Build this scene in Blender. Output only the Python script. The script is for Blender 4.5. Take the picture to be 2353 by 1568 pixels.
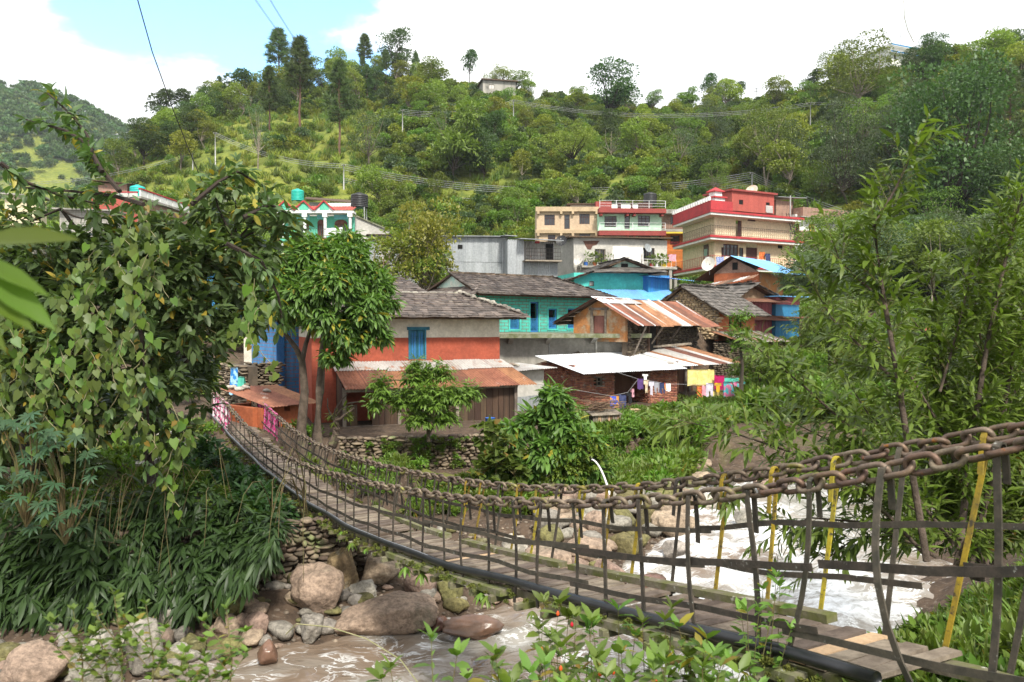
import bpy, math, random
import numpy as np
from mathutils import Vector, Matrix, Euler, noise as mn
R = math.radians
PI = math.pi
for o in list(bpy.data.objects): bpy.data.objects.remove(o)
SC = bpy.context.scene
COL = SC.collection
rng = np.random.default_rng(7)
random.seed(7)

# ---------------------------------------------------------------- camera
CZ, FP, HOR = 5.3, 1830.0, 745.0
PITCH = math.atan((784 - HOR) / FP)
cam_d = bpy.data.cameras.new('camera'); cam = bpy.data.objects.new('camera', cam_d); COL.objects.link(cam)
cam.location = (0, 0, CZ); cam.rotation_euler = (PI/2 - PITCH, 0, 0)
cam_d.sensor_width = 36; cam_d.lens = FP/2353*36; cam_d.clip_start = .05; cam_d.clip_end = 9000
cam_d.dof.use_dof = True; cam_d.dof.focus_distance = 22; cam_d.dof.aperture_fstop = 4.0
SC.camera = cam
# ---------------------------------------------------------------- light
SUN_AZ, SUN_EL = R(163), R(47)       # azimuth clockwise from +Y
sund = Vector((math.sin(SUN_AZ)*math.cos(SUN_EL), math.cos(SUN_AZ)*math.cos(SUN_EL), math.sin(SUN_EL)))
sl = bpy.data.lights.new('sun', 'SUN'); sl.energy = 3.3; sl.angle = R(8); sl.color = (1, .95, .85)
so = bpy.data.objects.new('sun', sl); COL.objects.link(so); so.rotation_euler = sund.to_track_quat('Z', 'Y').to_euler(); so.location = (0, 0, 60)
SC.view_settings.view_transform = 'Standard'; SC.view_settings.look = 'None'; SC.view_settings.exposure = 0.86; SC.view_settings.gamma = 1
SC.cycles.use_denoising = True; SC.cycles.max_bounces = 6; SC.cycles.diffuse_bounces = 3; SC.cycles.glossy_bounces = 2
SC.cycles.transmission_bounces = 3; SC.cycles.transparent_max_bounces = 4; SC.cycles.volume_bounces = 0
SC.cycles.sample_clamp_indirect = 6

class NT:
    def __init__(s, tree): s.t = tree; tree.nodes.clear()
    def n(s, typ, ins=None, **kw):
        nd = s.t.nodes.new(typ)
        for k, v in kw.items(): setattr(nd, k, v)
        for k, v in (ins or {}).items():
            if isinstance(v, bpy.types.NodeSocket): s.t.links.new(v, nd.inputs[k])
            else: nd.inputs[k].default_value = v
        return nd
    def math(s, op, a, b=0.0, c=0.0, clamp=False):
        return s.n('ShaderNodeMath', {0: a, 1: b, 2: c}, operation=op, use_clamp=clamp).outputs[0]
    def mix(s, f, a, b, bt='MIX'):
        return s.n('ShaderNodeMix', {0: f, 6: a, 7: b}, data_type='RGBA', blend_type=bt).outputs[2]
    def noise(s, vec, scale, detail=3.0, rough=.55, dist=0.0, out=0):
        return s.n('ShaderNodeTexNoise', {'Vector': vec, 'Scale': scale, 'Detail': detail, 'Roughness': rough, 'Distortion': dist}).outputs[out]
    def ss(s, v, lo, hi, a=0.0, b=1.0):
        return s.n('ShaderNodeMapRange', {0: v, 1: lo, 2: hi, 3: a, 4: b}, interpolation_type='SMOOTHSTEP').outputs[0]
def c4(c): return (c[0], c[1], c[2], 1.0)

W = bpy.data.worlds.new('World'); SC.world = W; W.use_nodes = True
nt = NT(W.node_tree)
gen = nt.n('ShaderNodeTexCoord').outputs['Generated']
sky = nt.n('ShaderNodeTexSky', sky_type='NISHITA', sun_disc=False, sun_elevation=SUN_EL, sun_rotation=SUN_AZ, altitude=900, air_density=1.2, dust_density=1.0, ozone_density=2.0)
hole = Vector((math.sin(R(-17.5))*math.cos(R(24)), math.cos(R(-17.5))*math.cos(R(24)), math.sin(R(24))))
vd = nt.n('ShaderNodeVectorMath', {0: gen, 1: hole}, operation='DOT_PRODUCT').outputs['Value']
mp = nt.n('ShaderNodeMapping', {'Vector': gen, 'Scale': (1, 1, 1.9)}).outputs[0]
n1 = nt.noise(mp, 5.0, 8.0, .56, .2)
n2 = nt.noise(mp, 2.1, 2.0, .5)
hol = nt.ss(vd, .955, .999)
dens = nt.math('ADD', nt.math('ADD', n1, nt.math('MULTIPLY', n2, .7)), nt.math('MULTIPLY', hol, -.46))
cl = nt.ss(dens, .47, .60)
shade = nt.ss(nt.noise(mp, 3.2, 5.0, .6), .38, .66)
ccol = nt.mix(shade, (1.0, 1.02, 1.06, 1), (1.34, 1.34, 1.33, 1))
skyc = nt.mix(1.0, sky.outputs[0], (1.6, 2.0, 2.15, 1), 'MULTIPLY')
b1 = nt.n('ShaderNodeBackground', {'Color': skyc, 'Strength': .115}); b2 = nt.n('ShaderNodeBackground', {'Color': ccol, 'Strength': .75})
mx = nt.n('ShaderNodeMixShader', {0: cl, 1: b1.outputs[0], 2: b2.outputs[0]})
nt.n('ShaderNodeOutputWorld', {'Surface': mx.outputs[0]})

# ---------------------------------------------------------------- geometry helpers
FWD = Vector((0, math.cos(PITCH), -math.sin(PITCH))); UPV = Vector((0, math.sin(PITCH), math.cos(PITCH)))
def ray(u, v): return FWD + Vector((1, 0, 0))*((u - 1176.5)/FP) + UPV*((784 - v)/FP)
def at(u, v, y):
    d = ray(u, v); return Vector((0, 0, CZ)) + d*(y/d.y)
def xy(u, y): return Vector(((u - 1176.5)/FP*y, y))
def uy(x, y): return 1176.5 + FP*x/y

def link(o, parent=None):
    COL.objects.link(o)
    if parent is not None: o.parent = parent
    return o
def tag(o, label=None, cat=None, group=None, kind=None):
    if label: o['label'] = label
    if cat: o['category'] = cat
    if group: o['group'] = group
    if kind: o['kind'] = kind
    return o
def thing(name, label, cat, loc=(0, 0, 0), rz=0.0, group=None):
    o = bpy.data.objects.new(name, None); COL.objects.link(o); o.location = loc; o.rotation_euler = (0, 0, rz); o.empty_display_size = .2
    return tag(o, label, cat, group)
def mesh_np(name, V, faces, mats=None, smooth=False, fm=None):
    """V (n,3); faces = list of int arrays (m,k)"""
    me = bpy.data.meshes.new(name)
    V = np.asarray(V, dtype=np.float32)
    if not isinstance(faces, (list, tuple)): faces = [faces]
    faces = [np.asarray(f, dtype=np.int32) for f in faces if len(f)]
    me.vertices.add(len(V)); me.vertices.foreach_set('co', V.ravel())
    li = np.concatenate([f.ravel() for f in faces]); tot = np.concatenate([np.full(len(f), f.shape[1], np.int32) for f in faces])
    st = np.concatenate([[0], np.cumsum(tot)[:-1]]).astype(np.int32)
    me.loops.add(len(li)); me.loops.foreach_set('vertex_index', li)
    me.polygons.add(len(tot)); me.polygons.foreach_set('loop_start', st); me.polygons.foreach_set('loop_total', tot)
    if smooth: me.polygons.foreach_set('use_smooth', np.ones(len(tot), bool))
    for m in (mats if isinstance(mats, (list, tuple)) else [mats]):
        if m is not None: me.materials.append(m)
    if fm is not None: me.polygons.foreach_set('material_index', np.asarray(fm, np.int32))
    me.update(calc_edges=True); me.validate()
    return me
def obj_np(name, V, faces, mat, parent=None, smooth=False):
    return link(bpy.data.objects.new(name, mesh_np(name, V, faces, mat, smooth)), parent)
BOXF = np.array([(0, 3, 2, 1), (4, 5, 6, 7), (0, 1, 5, 4), (1, 2, 6, 5), (2, 3, 7, 6), (3, 0, 4, 7)])
class G:
    def __init__(s): s.v = []; s.f = []
    def add(s, vs, fs):
        n = len(s.v); s.v += [tuple(v) for v in vs]; s.f += [tuple(i + n for i in f) for f in fs]; return s
    def box(s, a, b):
        x0, y0, z0 = a; x1, y1, z1 = b
        return s.add([(x0, y0, z0), (x1, y0, z0), (x1, y1, z0), (x0, y1, z0), (x0, y0, z1), (x1, y0, z1), (x1, y1, z1), (x0, y1, z1)], BOXF.tolist())
    def bar(s, p, q, w, h=None, up=(0, 0, 1)):
        p, q = Vector(p), Vector(q); h = h or w; d = (q - p).normalized(); up = Vector(up)
        sd = d.cross(up)
        if sd.length < 1e-4: sd = d.cross(Vector((1, 0, 0)))
        sd.normalize(); un = sd.cross(d); sd *= w/2; un *= h/2
        return s.add([p - sd - un, p + sd - un, q + sd - un, q - sd - un, p - sd + un, p + sd + un, q + sd + un, q - sd + un], BOXF.tolist())
    def hexa(s, lo, hi):   # 4 lower, 4 upper points
        return s.add(list(lo) + list(hi), BOXF.tolist())
    def slab(s, quad, t):  # quad ccw seen from above, thickness downwards along normal
        q = [Vector(p) for p in quad]; n = (q[1] - q[0]).cross(q[3] - q[0]).normalized()*t
        return s.hexa([p - n for p in q], q)
    def poly(s, pts): return s.add(pts, [tuple(range(len(pts)))])
    def prism(s, pts, d):
        d = Vector(d); n = len(pts); a = [Vector(p) for p in pts]; b = [p + d for p in a]
        fs = [tuple(range(n - 1, -1, -1)), tuple(range(n, 2*n))] + [(i, (i + 1) % n, n + (i + 1) % n, n + i) for i in range(n)]
        return s.add(a + b, fs)
    def tube(s, pts, rad, n=6, cap=True):
        pts = [Vector(p) for p in pts]; k = len(pts)
        if not hasattr(rad, '__len__'): rad = [rad]*k
        vs = []; ref = Vector((0, 0, 1))
        for i, p in enumerate(pts):
            d = (pts[min(i + 1, k - 1)] - pts[max(i - 1, 0)])
            d = d.normalized() if d.length > 1e-9 else Vector((0, 0, 1))
            a = d.cross(ref)
            if a.length < .05: a = d.cross(Vector((1, 0, 0)))
            a.normalize(); b = a.cross(d)
            for j in range(n):
                t = 2*PI*j/n; vs.append(p + (a*math.cos(t) + b*math.sin(t))*rad[i])
        fs = [(i*n + j, i*n + (j + 1) % n, (i + 1)*n + (j + 1) % n, (i + 1)*n + j) for i in range(k - 1) for j in range(n)]
        if cap: fs += [tuple(range(n)), tuple(range((k - 1)*n + n - 1, (k - 1)*n - 1, -1))]
        return s.add(vs, fs)
    def lathe(s, prof, c=(0, 0, 0), n=16):
        vs = [(c[0] + r*math.cos(2*PI*j/n), c[1] + r*math.sin(2*PI*j/n), c[2] + z) for r, z in prof for j in range(n)]
        k = len(prof)
        fs = [(i*n + j, i*n + (j + 1) % n, (i + 1)*n + (j + 1) % n, (i + 1)*n + j) for i in range(k - 1) for j in range(n)]
        return s.add(vs, fs + [tuple(range(n - 1, -1, -1)), tuple(range((k - 1)*n, k*n))])
    def mesh(s, name, mat, smooth=False):
        me = bpy.data.meshes.new(name); me.from_pydata([tuple(v) for v in s.v], [], s.f)
        if mat is not None: me.materials.append(mat)
        if smooth: me.polygons.foreach_set('use_smooth', [True]*len(me.polygons))
        return me
    def build(s, name, mat, parent=None, smooth=False):
        return link(bpy.data.objects.new(name, s.mesh(name, mat, smooth)), parent)

def copy_tree(o, parent=None):
    c = o.copy(); COL.objects.link(c); c.parent = parent
    for ch in list(o.children): copy_tree(ch, c)
    return c
def pieces(parent, name, meshes, mats, mat_, limit=300):
    """mats = list of local 4x4 Matrices, most important first; past the limit one joined mesh of kind stuff"""
    n = len(mats)
    for i in range(min(n, limit)):
        o = bpy.data.objects.new(name, meshes[i % len(meshes)]); COL.objects.link(o); o.parent = parent; o.matrix_basis = mats[i]
    if n > limit:
        VV = []; FF = []; k = 0
        src = []
        for me in meshes:
            v = np.array([x.co for x in me.vertices]); f = [tuple(p.vertices) for p in me.polygons]; src.append((v, f))
        by = {}
        for i in range(limit, n):
            v, f = src[i % len(src)]; M = np.array(mats[i])
            VV.append(v @ M[:3, :3].T + M[:3, 3])
            for q in f: by.setdefault(len(q), []).append([a + k for a in q])
            k += len(v)
        o = obj_np(name, np.concatenate(VV), [np.array(x) for x in by.values()], mat_, parent)
        o['kind'] = 'stuff'
def trs(loc, rot=(0, 0, 0), sc=(1, 1, 1)):
    return Matrix.LocRotScale(Vector(loc), Euler(rot), Vector(sc) if hasattr(sc, '__len__') else Vector((sc, sc, sc)))
def frame(o, x, y, z):  # matrix from axes
    M = Matrix.Identity(4)
    for i, a in enumerate((x, y, z)):
        for j in range(3): M[j][i] = a[j]
    for j in range(3): M[j][3] = o[j]
    return M
def rough_box(name, mat, seed, jit=.08, n=4):
    """n unit box variants with jittered corners"""
    r = random.Random(seed); out = []
    for k in range(n):
        g = G(); g.box((-.5, -.5, -.5), (.5, .5, .5)); g.v = [tuple(c + r.uniform(-jit, jit) for c in v) for v in g.v]
        out.append(g.mesh(name, mat))
    return out
def stone_mesh(name, mat, seed, sub=2, amp=.18, n=5, flat=1.0, fs=1.6, cuts=0):
    """n rounded unit stones"""
    out = []
    import bmesh
    for k in range(n):
        bm = bmesh.new(); bmesh.ops.create_icosphere(bm, subdivisions=sub, radius=.5)
        off = Vector((seed*3.1 + k*7.7, k*2.3, seed))
        for v in bm.verts:
            d = v.co.normalized()
            a = mn.noise(d*fs*.8 + off)*amp*1.6 + mn.noise(d*fs*2.2 + off)*amp*.6
            sq = 1/max(abs(d.x), abs(d.y), abs(d.z))
            v.co = d*.5*(1 + a)*(1*(1 - .35) + .35*min(sq, 1.5)); v.co.z *= flat
        rc_ = random.Random(seed*31 + k)
        pl = [(Vector((rc_.gauss(0, 1), rc_.gauss(0, 1), rc_.gauss(0, .8))).normalized(), rc_.uniform(.33, .45)) for _ in range(cuts)]
        if cuts:
            for v in bm.verts:
                for nn, h in pl: v.co -= nn*max(0, v.co.dot(nn) - h)*.85
                dd = v.co.normalized(); v.co += dd*(mn.noise(dd*7 + off)*.012 + mn.noise(dd*15 + off)*.006 + .012*math.sin(v.co.z*38 + 5*mn.noise(dd*2 + off)))
        me = bpy.data.meshes.new(name); bm.to_mesh(me); bm.free(); me.materials.append(mat)
        me.polygons.foreach_set('use_smooth', [True]*len(me.polygons)); out.append(me)
    return out

# ---------------------------------------------------------------- materials
MATS = {}
def mat(name, c1, c2=None, scale=3.0, rough=.85, bump=.15, bscale=None, metal=0.0, spec=.3, vary=.25, c3=None, c3t=(.55, .7), c3s=None, streak=False, isl=0.0, contrast=(.35, .65), bdist=.02, grain=.16):
    """noise mix of c1/c2 in world coordinates, optional patches c3 (own shape), tint by object and by island"""
    m = bpy.data.materials.new(name); m.use_nodes = True; t = NT(m.node_tree); MATS[name] = m
    geo = t.n('ShaderNodeNewGeometry'); pos = geo.outputs['Position']
    if streak: pos = t.n('ShaderNodeMapping', {'Vector': pos, 'Scale': (1, 1, .12)}).outputs[0]
    c2 = c2 or tuple(x*.7 for x in c1)
    f = t.ss(t.noise(pos, scale, 5.0, .6, .3), contrast[0], contrast[1])
    col = t.mix(f, c4(c1), c4(c2))
    if c3: col = t.mix(t.ss(t.noise(geo.outputs['Position'], c3s or scale*.5, 6.0, .65), c3t[0], c3t[1]), col, c4(c3))
    if vary or isl:
        rnd = t.n('ShaderNodeObjectInfo').outputs['Random']
        k = t.math('MULTIPLY_ADD', rnd, vary*2, 1 - vary)
        if isl:
            k = t.math('MULTIPLY', k, t.math('MULTIPLY_ADD', geo.outputs['Random Per Island'], isl*2, 1 - isl))
        hv = t.n('ShaderNodeHueSaturation', {'Hue': t.math('MULTIPLY_ADD', geo.outputs['Random Per Island'] if isl else rnd, .03, .485), 'Value': k, 'Color': col}); col = hv.outputs[0]
    if bump: col = t.mix(1.0, col, t.n('ShaderNodeCombineColor', {i: t.ss(t.noise(geo.outputs['Position'], scale*7, 6.0, .7), .28, .72, 1 - grain, 1 + grain) for i in range(3)}).outputs[0], 'MULTIPLY')
    ins = {'Base Color': col, 'Roughness': rough, 'Metallic': metal, 'Specular IOR Level': spec}
    if bump:
        b = t.n('ShaderNodeBump', {'Height': t.noise(geo.outputs['Position'], bscale or scale*6, 5.0, .65), 'Strength': bump, 'Distance': bdist}); ins['Normal'] = b.outputs[0]
    p = t.n('ShaderNodeBsdfPrincipled', ins); t.n('ShaderNodeOutputMaterial', {'Surface': p.outputs[0]})
    return m
def leafmat(name, c1, c2, trans=.35, rough=.45, spec=.35, isl=.3, vary=.25, tip=None):
    m = bpy.data.materials.new(name); m.use_nodes = True; t = NT(m.node_tree); MATS[name] = m
    geo = t.n('ShaderNodeNewGeometry'); rnd = t.n('ShaderNodeObjectInfo').outputs['Random']; ri = geo.outputs['Random Per Island']
    f = t.math('ADD', t.math('MULTIPLY', ri, .6), t.math('MULTIPLY', t.noise(geo.outputs['Position'], .35, 2.0), .5), clamp=True)
    col = t.mix(f, c4(c1), c4(c2))
    if tip: col = t.mix(t.ss(ri, .93, .96), col, c4(tip))
    k = t.math('MULTIPLY', t.math('MULTIPLY_ADD', rnd, vary*2, 1 - vary), t.math('MULTIPLY_ADD', t.n('ShaderNodeTexWhiteNoise', {'W': ri}, noise_dimensions='1D').outputs[0], isl*2, 1 - isl))
    col = t.n('ShaderNodeHueSaturation', {'Hue': t.math('MULTIPLY_ADD', rnd, .05, .475), 'Value': k, 'Color': col}).outputs[0]
    p = t.n('ShaderNodeBsdfPrincipled', {'Base Color': col, 'Roughness': rough, 'Specular IOR Level': spec})
    tc = t.mix(1.0, col, (1.15, 1.3, .55, 1), 'MULTIPLY')
    tr = t.n('ShaderNodeBsdfTranslucent', {'Color': tc})
    mx = t.n('ShaderNodeMixShader', {0: trans, 1: p.outputs[0], 2: tr.outputs[0]})
    t.n('ShaderNodeOutputMaterial', {'Surface': mx.outputs[0]})
    return m
def brickpaint(name, base, line, bw=.45, bh=.15, ms=.012, rough=.7, base2=None):
    """painted wall with drawn brick lines (flat print), object coordinates: x along wall, z up"""
    m = bpy.data.materials.new(name); m.use_nodes = True; t = NT(m.node_tree); MATS[name] = m
    oc = t.n('ShaderNodeTexCoord').outputs['Object']
    sx = t.n('ShaderNodeSeparateXYZ', {0: oc}); xs = t.math('ADD', sx.outputs[0], sx.outputs[1])
    v = t.n('ShaderNodeCombineXYZ', {0: xs, 1: sx.outputs[2], 2: 0.0}).outputs[0]
    bt = t.n('ShaderNodeTexBrick', {'Vector': v, 'Color1': c4(base), 'Color2': c4(base2 or base), 'Mortar': c4(line), 'Scale': 1.0, 'Mortar Size': ms, 'Mortar Smooth': .3, 'Brick Width': bw, 'Row Height': bh})
    n = t.noise(oc, 2.5, 5.0, .6)
    col = t.mix(t.ss(n, .35, .75), bt.outputs[0], t.mix(1.0, bt.outputs[0], (.72, .74, .72, 1), 'MULTIPLY'))
    sv = t.n('ShaderNodeMapping', {'Vector': oc, 'Scale': (2.6, 2.6, .22)}).outputs[0]
    col = t.mix(t.ss(t.noise(sv, 1.6, 6.0, .65), .48, .78, 0, .55), col, (.1, .095, .08, 1)); col = t.mix(t.ss(t.noise(oc, 1.3, 7.0, .7), .62, .7, 0, .5), col, (.42, .4, .35, 1))
    b = t.n('ShaderNodeBump', {'Height': bt.outputs[1], 'Strength': .25, 'Distance': -.01})
    p = t.n('ShaderNodeBsdfPrincipled', {'Base Color': col, 'Roughness': rough, 'Specular IOR Level': .25, 'Normal': b.outputs[0]}); t.n('ShaderNodeOutputMaterial', {'Surface': p.outputs[0]})
    return m
M = {}
def D(key, *a, **k): M[key] = mat(key, *a, **k)
D('orange_plaster', (.36, .085, .048), (.28, .068, .04), 1.2, .95, .5, 5, vary=0, c3=(.52, .3, .2), c3t=(.72, .8), bdist=.04)
D('white_plaster', (.66, .62, .52), (.52, .48, .39), 1.0, .95, .5, 4, vary=0, c3=(.4, .36, .29), c3t=(.62, .8), bdist=.05)
D('mud', (.42, .18, .06), (.3, .14, .06), 2.0, .95, .8, 5, vary=0, c3=(.34, .25, .16), c3t=(.5, .62), bdist=.06)
D('orange_mud', (.40, .12, .05), (.30, .09, .04), 1.6, .95, .5, 6, vary=0, bdist=.04)
D('turquoise_old', (.08, .5, .42), (.07, .4, .34), 1.0, .8, .2, vary=0, c3=(.5, .55, .47), c3t=(.66, .74))
D('gable_turquoise', (.35, .55, .48), (.6, .62, .52), 2.5, .9, .3, vary=0, c3=(.12, .2, .16), c3t=(.6, .72))
D('blue_paint', (.03, .2, .42), (.03, .14, .32), 2.0, .65, .1, vary=.08, streak=True, c3=(.34, .31, .25), c3t=(.64, .86), c3s=.9)
D('blue_door', (.03, .16, .25), (.02, .11, .18), 2.0, .7, .3, streak=True, vary=.08)
D('concrete', (.36, .34, .30), (.24, .23, .2), .8, .9, .3, 6, vary=0, c3=(.1, .1, .085), c3t=(.56, .75), streak=True)
D('concrete_light', (.46, .44, .40), (.36, .345, .31), .7, .9, .35, 7, vary=0, c3=(.2, .19, .17), c3t=(.62, .8))
D('mossy_concrete', (.2, .2, .15), (.1, .11, .05), 3.0, .95, .4, vary=0)
D('slate', (.115, .09, .076), (.062, .05, .044), 3.0, .75, .35, 12, vary=.35, c3=(.25, .215, .19), c3t=(.63, .75), c3s=1.7, isl=.3)
D('slate_grey', (.125, .11, .098), (.07, .062, .055), 3.0, .75, .35, 12, vary=.35, c3=(.33, .31, .29), c3t=(.62, .75), c3s=1.7, isl=.3)
D('rust', (.29, .13, .075), (.2, .085, .05), 2.2, .75, .2, 20, vary=.18, c3=(.38, .3, .25), c3t=(.62, .7), c3s=1.3, metal=.1, grain=.25)
D('rust_dark', (.19, .085, .05), (.12, .06, .042), 2.2, .8, .2, 20, vary=.15)
D('galvanized', (.46, .44, .42), (.38, .36, .34), 1.2, .55, .1, vary=.12, metal=.2, c3=(.34, .17, .1), c3t=(.58, .66), c3s=1.6)
D('tin_white', (.72, .73, .74), (.62, .64, .66), .8, .45, .08, vary=.08, metal=.1)
D('tin_grey', (.36, .38, .39), (.28, .3, .31), .9, .55, .1, vary=.1, metal=.2, c3=(.42, .44, .44), c3t=(.6, .7), streak=True)
D('tin_blue', (.16, .4, .72), (.13, .33, .62), .8, .45, .05, vary=.05)
D('wood_dark', (.09, .055, .035), (.05, .032, .022), 4.0, .85, .4, 30, streak=True, vary=.3)
D('wood_grey', (.24, .2, .16), (.13, .105, .085), 4.0, .85, .4, 30, vary=.3)
D('wood_brown', (.17, .085, .055), (.11, .055, .04), 3.0, .8, .3, 30, streak=True, vary=.15)
D('door_pink', (.24, .11, .085), (.18, .08, .06), 3.0, .8, .3, streak=True, vary=.1)
D('brick', (.34, .135, .085), (.24, .1, .07), 6.0, .9, .3, 20, vary=.35, c3=(.3, .25, .21), c3t=(.55, .7), c3s=4, isl=.3)
D('mortar', (.3, .26, .22), (.22, .19, .165), 3.0, .95, .4, 20, vary=0)
D('wall_stone', (.17, .125, .092), (.09, .07, .052), 3.0, .9, .5, 14, vary=.5, c3=(.13, .15, .06), c3t=(.58, .7), c3s=1.2, isl=.35)
D('mud_stone', (.36, .25, .16), (.24, .17, .11), 3.0, .95, .4, 12, vary=.3, isl=.3)
D('dark_stone', (.12, .09, .065), (.075, .06, .045), 3.0, .9, .4, 12, vary=.35, isl=.3)
D('soil', (.1, .07, .05), (.06, .045, .034), 1.5, .95, .5, 8, vary=0)
D('cream', (.66, .57, .38), (.58, .5, .34), .6, .85, .1, vary=0, streak=True, c3=(.34, .31, .25), c3t=(.64, .86), c3s=.9)
D('beige', (.5, .38, .26), (.44, .33, .225), .6, .85, .1, vary=0, streak=True, c3=(.34, .31, .25), c3t=(.64, .86), c3s=.9)
D('beige_trim', (.46, .35, .22), (.36, .27, .17), 1.0, .85, .15, vary=0)
D('mint', (.45, .72, .52), (.4, .64, .47), .6, .8, .05, vary=0, streak=True, c3=(.34, .31, .25), c3t=(.64, .86), c3s=.9)
D('white_paint', (.74, .74, .71), (.62, .62, .6), .8, .8, .1, vary=.04, streak=True, c3=(.34, .31, .25), c3t=(.64, .86), c3s=.9)
D('red_paint', (.42, .04, .045), (.33, .035, .04), 1.0, .7, .15, vary=0)
D('maroon', (.27, .055, .045), (.22, .045, .04), 1.0, .75, .15, vary=0)
D('red_wall', (.37, .085, .065), (.3, .07, .055), 1.0, .85, .2, vary=0, streak=True, c3=(.34, .31, .25), c3t=(.64, .86), c3s=.9)
D('orange_wall', (.6, .2, .05), (.52, .17, .045), .8, .85, .1, vary=0, streak=True, c3=(.34, .31, .25), c3t=(.64, .86), c3s=.9)
D('yellow_wall', (.7, .5, .06), (.6, .43, .06), .8, .8, .1, vary=0, streak=True, c3=(.34, .31, .25), c3t=(.64, .86), c3s=.9)
D('green_paint', (.12, .48, .33), (.1, .42, .3), 1.0, .8, .1, vary=0, streak=True, c3=(.34, .31, .25), c3t=(.64, .86), c3s=.9)
D('sky_paint', (.2, .55, .6), (.17, .5, .55), 1.0, .8, .1, vary=0)
D('pink_wall', (.42, .12, .14), (.3, .09, .1), 1.5, .85, .2, vary=0, streak=True, c3=(.34, .31, .25), c3t=(.64, .86), c3s=.9)
D('window_wood', (.075, .028, .024), (.05, .02, .018), 3.0, .6, .1, vary=.1)
D('glass', (.03, .035, .04), (.02, .022, .026), 1.0, .12, 0, spec=.6, vary=.1)
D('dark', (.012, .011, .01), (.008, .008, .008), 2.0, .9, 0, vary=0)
D('iron', (.045, .04, .036), (.03, .026, .022), 4.0, .6, .2, metal=.5, vary=.1)
D('rail_white', (.7, .7, .7), None, 2.0, .5, 0, vary=0)
D('tank_black', (.02, .02, .021), (.03, .03, .03), 3.0, .45, .05, vary=.1)
D('tank_green', (.02, .42, .36), (.02, .36, .3), 3.0, .45, .05, vary=.05)
D('dish_white', (.62, .6, .56), (.5, .46, .4), 3.0, .5, 0, vary=.05)
D('dish_rust', (.55, .4, .28), (.62, .58, .5), 3.0, .6, 0, vary=.0)
D('pole_grey', (.4, .4, .38), (.3, .3, .29), 3.0, .7, .1, vary=.1)
D('wire', (.03, .03, .03), None, 1.0, .6, 0, vary=0)
D('wire_pale', (.3, .3, .3), None, 1.0, .6, 0, vary=0)
D('chain', (.2, .155, .115), (.115, .085, .065), 9.0, .6, .45, 40, metal=.45, c3=(.2, .185, .05), c3t=(.55, .66), c3s=3.5, vary=.2, bdist=.006)
D('chain_rust', (.17, .11, .075), (.11, .08, .062), 9.0, .55, .4, 40, metal=.45, c3=(.3, .12, .03), c3t=(.6, .7), c3s=8, vary=.2, bdist=.006)
D('strap', (.085, .07, .055), (.05, .045, .036), 9.0, .75, .4, 40, metal=.3, c3=(.3, .3, .27), c3t=(.63, .7), c3s=14, vary=.2, bdist=.004)
D('strap_yellow', (.33, .24, .02), (.2, .15, .025), 8.0, .8, .4, 40, c3=(.06, .05, .03), c3t=(.55, .65), c3s=16, vary=.15, bdist=.004)
D('plank', (.2, .16, .125), (.11, .085, .065), 5.0, .85, .5, 40, vary=.35, c3=(.11, .12, .035), c3t=(.62, .7), c3s=1.5, bdist=.006)
D('plank_new', (.46, .3, .19), (.38, .25, .16), 5.0, .8, .3, 40, vary=.1, bdist=.004)
D('moss_wood', (.16, .14, .1), (.1, .11, .03), 4.0, .95, .6, 20, vary=.2, c3=(.34, .33, .28), c3t=(.6, .68), c3s=7, bdist=.01)
D('moss', (.09, .115, .02), (.13, .14, .025), 6.0, .95, .8, 50, vary=.2, bdist=.02)
D('pipe_black', (.012, .013, .015), (.02, .021, .023), 3.0, .35, .05, spec=.5, vary=0)
D('pipe_line', (.5, .52, .55), None, 3.0, .5, 0, vary=0)
D('boulder_pink', (.32, .235, .175), (.22, .16, .12), 1.6, .85, .9, 11, vary=.12, c3=(.2, .165, .12), c3t=(.55, .7), c3s=1.0, bdist=.05, grain=.42)
D('boulder_grey', (.27, .245, .21), (.17, .155, .13), 1.6, .85, .9, 11, vary=.15, c3=(.13, .13, .065), c3t=(.55, .68), c3s=1.1, bdist=.05, grain=.42)
D('boulder_yellow', (.33, .26, .13), (.2, .15, .08), 2.5, .85, .9, 11, vary=.08, c3=(.36, .33, .25), c3t=(.55, .65), c3s=2.2, bdist=.05, grain=.42)
D('boulder_white', (.4, .36, .31), (.27, .245, .21), 1.6, .85, .9, 11, vary=.12, c3=(.24, .2, .16), c3t=(.6, .7), bdist=.05, grain=.42)
D('boulder_moss', (.17, .15, .06), (.11, .1, .045), 2.0, .9, .9, 11, vary=.12, c3=(.22, .2, .13), c3t=(.55, .65), bdist=.05, grain=.42)
D('wet_rock', (.16, .085, .055), (.1, .06, .042), 2.0, .3, .3, 9, spec=.5, vary=.15, bdist=.02)
D('pebble', (.17, .13, .1), (.1, .08, .066), 3.0, .8, .3, 20, vary=.4, isl=.4)
D('bark', (.13, .1, .075), (.075, .058, .042), 6.0, .95, .9, 25, vary=.2, c3=(.14, .14, .07), c3t=(.58, .68), c3s=2.5, bdist=.03)
D('bark_dark', (.05, .038, .028), (.03, .024, .018), 6.0, .95, .6, 25, vary=.2, bdist=.02)
D('bark_pale', (.26, .22, .17), (.15, .12, .09), 6.0, .95, .5, 25, vary=.25, bdist=.02)
D('pine_bark', (.16, .09, .06), (.09, .055, .04), 6.0, .95, .5, 25, vary=.2, bdist=.02)
D('twig', (.12, .085, .04), (.1, .1, .035), 6.0, .85, .2, vary=.25)
D('twig_pale', (.3, .27, .15), (.22, .22, .1), 6.0, .85, .2, vary=.25)
D('stick', (.16, .1, .065), (.1, .065, .045), 6.0, .9, .3, vary=.4)
M['turq_brick'] = brickpaint('turquoise_wall', (.08, .48, .38), (.16, .14, .12), .5, .17, .02)
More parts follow.
